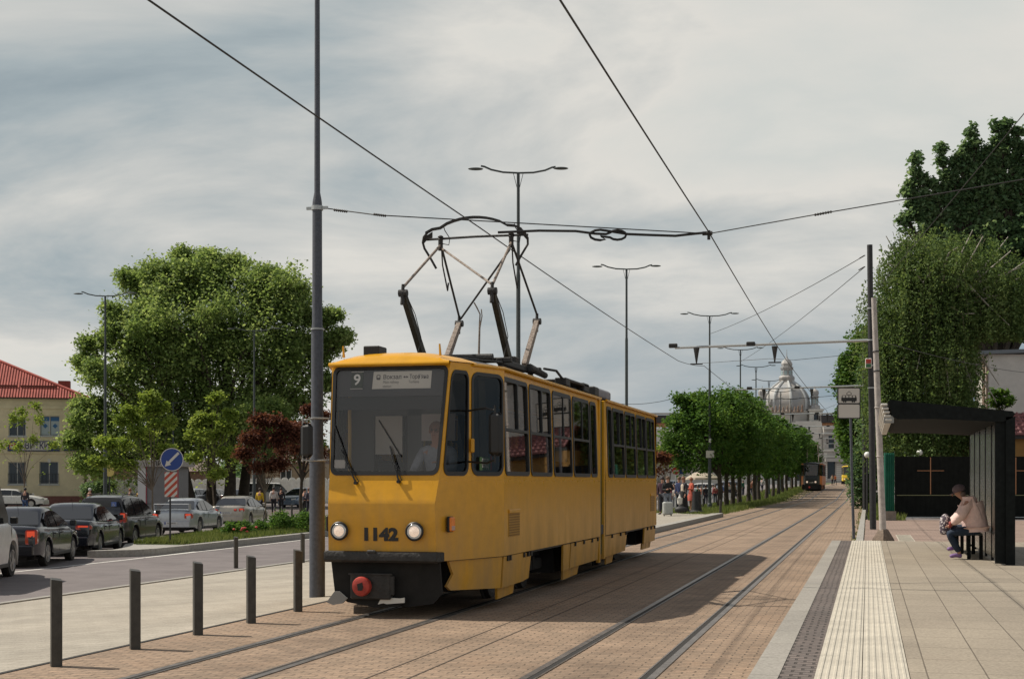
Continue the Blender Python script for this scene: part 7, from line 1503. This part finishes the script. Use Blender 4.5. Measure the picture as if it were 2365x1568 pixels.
# saplings
def sapling(px, Z, pbase, ell, leaf, nl, seed, label, lsz=.14, tr=.05, th=1.8, nm='young_tree', group='young staked trees', bark=None, depth=3, nclump=160, zoff=0.0, sp=.15, twig=.4):
    b = tz_(px, Z); b = (b[0], b[1], b[2] + zoff); return tree(b, label, cr(*[(e[0], e[1], Z, e[2], e[3], b) for e in ell]), th, tr, seed, leaf, nl, lsz, group, nm, 5, bark=bark or M_BARK2, spread=sp, shell=.25, nclump=nclump, depth=depth, twig=twig)
sapling(56, 92, 0, [(60, 1010, 1.7, 2.0), (70, 960, .9, 1.6), (30, 1060, 1.4, 1.4), (95, 1050, 1.3, 1.6)], LF_Y, 1500, 11, 'sparse young tree with yellow green leaves before the yellow building', th=2.2, nclump=50)
sapling(352, 66, 0, [(335, 1030, 1.2, 1.0), (285, 1045, .9, .8), (250, 1040, .6, .6), (375, 1000, .7, 1.0), (320, 970, .8, .9), (345, 935, .45, .6), (300, 985, .6, .6), (385, 1055, .5, .5), (290, 1085, .9, .35), (365, 955, .4, .5), (230, 1075, .45, .3)], LF_Y, 9500, 12, 'young tree with fresh yellow green leaves in front of the kiosk', lsz=.12, tr=.05, th=1.9)
sapling(490, 74, 0, [(490, 1045, 1.1, 1.1), (478, 985, .6, 1.0), (525, 1065, .8, .8), (450, 1070, .6, .6), (500, 935, .4, .8), (462, 1020, .7, .6), (520, 1000, .5, .7), (495, 1105, 1.0, .35), (455, 985, .35, .5), (530, 965, .3, .5)], LF_Y, 9500, 13, 'young tree with fresh yellow green leaves right of the arrow sign', lsz=.13, tr=.055, th=2.0)
sapling(612, 56, 0, [(612, 1040, .85, .75), (575, 1030, .5, .45), (660, 1040, .65, .6), (630, 990, .5, .4), (598, 985, .4, .35), (568, 1060, .4, .3), (645, 1085, .5, .3), (670, 1005, .35, .35), (610, 1085, .5, .25)], LF_R, 8500, 14, 'small tree with dark red leaves growing on the traffic island', lsz=.10, tr=.03, th=1.55, group='red leaved trees', zoff=.2)
sapling(697, 74, 0, [(700, 1020, .8, .9), (735, 975, .5, .8), (668, 1050, .6, .5), (725, 1060, .7, .6), (715, 960, .4, .5), (680, 1000, .4, .4)], LF_R, 7000, 15, 'red leaved tree beside the tall grey mast', lsz=.13, tr=.11, th=2.2, group='red leaved trees', bark=M_BARK)
sapling(1522, 84, 0, [(1524, 1075, .7, .7)], LF_R, 1500, 16, 'small red leaved tree just right of the tram', th=1.6, group='red leaved trees'); sapling(1545, 100, 0, [(1545, 1072, .9, .7)], LF_R, 1600, 17, 'small reddish tree above the crowd right of the tram', th=1.6, group='red leaved trees')
sapling(1534, 92, 0, [(1536, 1056, .8, .6)], LF_Y, 1500, 18, 'small yellow green tree among the red leaved ones before the station', th=1.8)
# row of trees beside the tracks
M_RW = 'row of dense green trees along the tracks'
xs = [(1661, 88.5), (1678, 93.5), (1692, 98.5), (1707, 103.5), (1729, 109), (1743, 115), (1753, 120), (1770, 126), (1785, 134), (1798, 142), (1808, 150), (1817, 158), (1829, 168), (1838, 180), (1848, 192), (1857, 206)]
ordn = ['first', 'second', 'third', 'fourth', 'fifth', 'sixth', 'seventh', 'eighth', 'ninth', 'tenth', 'eleventh', 'twelfth', 'thirteenth', 'fourteenth', 'fifteenth', 'last']
for i, (px, Z) in enumerate(xs):
    b = tz_(px, Z); q_ = random.Random(i * 3 + 1); e = [(q_.uniform(-.4, .4), 0, 4.6 + q_.uniform(-.2, .3), 2.0 + q_.uniform(-.2, .4), 2.5, 2.4 + q_.uniform(-.2, .3)), (q_.uniform(-.8, .6), .4, 6.3 + q_.uniform(-.5, .5), 1.3 + q_.uniform(-.2, .4), 1.6, 1.2), (q_.uniform(-1.4, 1.2), q_.uniform(-1, 1), 5.2, 1.1, 1.2, 1.0)]
    if i == 0: e = [(-1.3, .4, 4.4, 2.3, 2.4, 2.2), (-.2, 0, 6.0, 2.2, 2.2, 1.5), (-2.6, .5, 3.9, 1.2, 1.3, 1.1), (-2.0, 0, 6.6, 1.0, 1.0, .7)]
    if i in (2, 4): e.append((.3, 0, 7.3, 1.0, 1.1, .8))
    tree(b, '%s tree from the street lamp in the long green row beside the tracks' % ordn[i], e, 2.3, .18, 30 + i, LF_M, 15000 if i < 5 else 7500, .17 if i < 5 else .24, M_RW, nclump=380 if i < 5 else 200, spread=.24, limbs=5, depth=1)
# right: dense bushes and tall trees
b = tz_(1999, 92); tree(b, 'slender dark green tree left of the second black mast', cr((1985, 880, 92, 1.4, 3.2, b), (1996, 820, 92, 1.0, 1.8, b), (1962, 850, 92, .7, .7, b), (1982, 980, 92, 1.3, 2.6, b), (1962, 905, 92, 1.0, .8, b), (1950, 965, 92, .6, .5, b)), 3.0, .2, 60, LF_M, 24000, .2, nclump=520, spread=.2)
b = tz_(1996, 98); tree(b, 'leafy tree at the track edge in front of the station', cr((1986, 1020, 98, 1.3, 1.7, b), (1985, 960, 98, 1.3, 2.0, b), (1960, 1010, 98, .7, .9, b)), 2, .15, 61, LF_M, 13000, .2, nclump=260, spread=.22)
b = tz_(1992, 84); tree(b, 'rounded bush at the edge of the tracks, left of the masts', cr((1988, 1125, 84, .75, 1.5, b), (2000, 1100, 84, .9, 1.6, b), (1990, 1070, 84, .7, .9, b)), .8, .06, 62, LF_D, 14000, .13, nclump=260, spread=.14, name='bush', cat='bush')
b = tz_(2035, 84); tree(b, 'bushy growth between the black masts and the green fence', cr((2022, 1080, 84, 1.2, 2.1, b), (2040, 1000, 84, 1.5, 2.0, b), (2030, 930, 84, 1.4, 1.8, b), (2055, 880, 84, 1.7, 2.2, b)), .8, .08, 63, LF_D, 24000, .15, nclump=500, spread=.2, name='bush', cat='bush')
b = tz_(2300, 84); sp_ = []
for (px, top, w, ln) in ((2112, 350, .45, 4.6), (2130, 400, .5, 4), (2098, 430, .5, 2.6), (2088, 560, .7, 1.6), (2178, 330, .5, 5), (2200, 355, .55, 5), (2238, 290, .55, 6), (2255, 315, .6, 6), (2285, 330, .6, 6), (2300, 278, .6, 6.4), (2320, 272, .6, 6.4), (2345, 290, .6, 6.2), (2362, 330, .7, 6), (2385, 340, .8, 6), (2155, 410, .6, 4), (2222, 345, .6, 5.6), (2270, 350, .6, 5), (2148, 450, .8, 3.4)):
    n_ = int(ln / .8)
    for j in range(n_): sp_.append((px + 6 * math.sin(j * 2.1 + px) + (j * j * .25 if px < 2200 else -j * .8), top + 20 + j * 31, 84, w * (.20 + .155 * j), .66, b))
tree(b, 'tall dark leaved tree with upright spires at the right edge', cr(*sp_, (2345, 600, 84, 2.6, 3.4, b), (2265, 610, 84, 2.4, 2.8, b), (2175, 570, 84, 1.6, 1.8, b), (2110, 520, 84, 1.0, 1.0, b), (2400, 600, 84, 2.4, 4.0, b), (2350, 690, 84, 2.6, 2.4, b), (2270, 680, 84, 2.6, 2.8, b)), 7, .45, 64, LF_D, 66000, .21, nclump=3000, spread=.17, limbs=20, shell=.35, depth=1)
# weeping birch
def birch(px, Z, ells, seed, nstr, label):
    rnd = np.random.default_rng(seed); b = tz_(px, Z); rt = empty('birch_tree', b, 0, label, 'tree'); mb = MB(); tips = []; tp = Vector((0, 0, 7)); mb.tube([(0, 0, -.2), (.1, 0, 3), tp, (.1, 0, 11)], [.32, .26, .2, .1], 10)
    E_ = cr(*[(e[0], e[1], Z, e[2], e[3], b) for e in ells])
    for c in E_:
        for i in range(7):
            a = rnd.random() * 6.283; tgt = Vector((c[0] + c[3] * .7 * math.cos(a), c[1] + c[4] * .7 * math.sin(a), c[2] + c[5] * rnd.uniform(.1, .8))); st = tp.lerp(Vector((0, 0, 11)), rnd.random()); mb.tube([st, st.lerp(tgt, .5) + Vector((0, 0, .5)), tgt], [.08, .05, .02], 5, caps=False)
    mb.build('trunk', mat('birch_bark', (.36, .33, .28), .8, noise=(4, .5)), rt, smooth=60, fix=False)
    C = []; tot = sum(c[3] * c[5] for c in E_); tw = MB()
    for c in E_:
        for i in range(int(nstr * c[3] * c[5] / tot)):
            q = rnd.normal(0, 1, 3); q /= np.linalg.norm(q); q[2] = abs(q[2]) * .9 - .1; rr = .55 + .45 * rnd.random(); x, y, z = c[0] + q[0] * c[3] * rr, c[1] + q[1] * c[4] * rr, c[2] + q[2] * c[5] * rr; ln = rnd.uniform(1.0, 4.0); dx, dy = rnd.normal(0, .10, 2)
            wp = Vector((b[0] + x, b[1] + y, 0)); Zc = -wp.x * ST + wp.y * CT; pxs = CXP + FPX * (wp.x * CT + wp.y * ST) / Zc; zt_ = z + b[2]
            if pxs > 2258: ln = min(ln, zt_ - hz(792, Zc) if zt_ > hz(792, Zc) else 0)
            if ln < .3: continue
            n = int(ln / .16)
            for j in range(n): k = j / n; C.append((x + dx * ln * k + rnd.normal(0, .05), y + dy * ln * k + rnd.normal(0, .05), z - ln * k ** 1.1))
            if i % 40 == 0: tw.tube([(x - .5 * dx * 8, y - .3, z + .25), (x, y, z), (x + dx * ln * .5, y + dy * ln * .5, z - ln * .5), (x + dx * ln, y + dy * ln, z - ln)], [.012, .008, .006, .004], 4, caps=False)
    tw.build('hanging_twigs', mat('twig_pale', (.15, .13, .08), .9), rt, fix=False)
    leafcloud('crown', C, int(len(C) * 2.5), .095, LF_B, rt, rnd, .07, flat=0.0, droop=.08); return rt
birch(2170, 64, [(2150, 620, 2.6, 2.6), (2110, 700, 2.6, 3.2), (2240, 640, 2.6, 2.8), (2075, 800, 2.0, 3.2), (2180, 800, 3.2, 4.0), (2280, 780, 2.4, 3.8), (2120, 930, 2.6, 3.2), (2210, 950, 2.6, 3.0), (2050, 900, 1.2, 2.8), (2330, 700, 1.8, 2.4), (2090, 590, 1.2, 1.4), (2165, 1000, 2.6, 2.2)], 70, 3900, 'large weeping birch hanging over the black gate')
b = tz_(2130, 70); tree(b, 'shaded shrubbery behind the black gate under the birch', cr((2100, 1010, 70, 2.2, 1.8, b), (2190, 1010, 70, 2.4, 1.8, b), (2225, 1000, 70, 1.2, 2.0, b), (2150, 940, 70, 2.4, 2.6, b)), .8, .1, 71, LF_D, 20000, .17, nclump=130, spread=.3, name='bush', cat='bush')
b = tz_(2312, 66); tree((b[0], b[1], b[2]), 'small leafy shrub growing above the tiled roof against the white wall', cr((2308, 915, 66, .35, .35, b), (2318, 935, 66, .55, .35, b), (2303, 940, 66, .3, .3, b)), hz(945, 66) - .2, .05, 72, LF_M, 900, .16, nclump=16, spread=.12, name='bush', cat='bush')
# shrubs on the island
for px, Z, py, r, sd, lab in ((645, 54, 1208, .42, 80, 'round green shrub on the island near the champagne saloon'), (705, 54, 1205, .40, 81, 'green shrub on the island beside the tall mast'), (672, 56, 1212, .30, 82, 'low green shrub between the two rounder island shrubs'), (534, 50, 1226, .22, 83, 'small flowering shrub on the island behind the arrow sign'), (562, 51, 1222, .22, 84, 'small flowering shrub on the island below the champagne saloon'), (600, 53, 1222, .2, 85, 'low leafy plant at the foot of the island maple')):
    b = tz_(px, Z); b = (b[0], b[1], b[2] + .2); tree(b, lab, [(0, 0, r * .9, r, r, r * .9)], .15, .02, sd, LF_M, 1500, .07, 'shrubs on the traffic island', nclump=30, spread=.1, limbs=3, name='shrub', depth=0, cat='shrub')
fl = MB(); rn = random.Random(5)
for i in range(14): s, t = pz(rn.choice([532, 536, 560, 566, 570, 590, 515]) + rn.uniform(-8, 8), rn.uniform(48, 52)); o = MB().ico((0, 0, 0), .05, 2, (1, 1, .7)).build('tulip', mat('flower_red', (.5, .05, .04), .6), None, 'red flower blooming in the island grass', 'flower', 'red flowers on the traffic island'); o.location = (s, t, gz(s, t) + .2 + rn.uniform(.18, .35)); MB().cyl((0, 0, -.3), (0, 0, 0), .008, .006, 4).build('stem', LF_M, o)
b = tz_(228, 118); tree(b, 'dark round bush right of the yellow building', [(0, 0, 1.0, 1.6, 1.2, 1.3)], .3, .05, 90, LF_D, 6000, .16, nclump=60, spread=.2, name='bush', cat='bush')
# far woods closing the horizon on both sides
for nm_, a_, b_, Z_, hh_, lab in (('distant_woods', -1500, 1420, 235, 6.0, 'low line of distant trees behind the houses and the white wall'), ('distant_woods', 2150, 3600, 170, 9.0, 'line of trees far behind the white house on the right')):
    rnd = np.random.default_rng(7); C = []
    for i in range(420):
        px = a_ + (b_ - a_) * i / 420 + rnd.normal(0, 6); Zq = Z_ + rnd.normal(0, 9); s, t = pz(px, Zq); h = hh_ * (.6 + .4 * math.sin(px * .013) ** 2); g = gz(s, t)
        for j in range(5): C.append((s + rnd.normal(0, 1), t, g + .4 + h * j / 5))
    o = leafcloud(nm_, C, 22000, .75, LF_D, None, rnd, .9, label=lab, cat='trees'); o['kind'] = 'stuff'
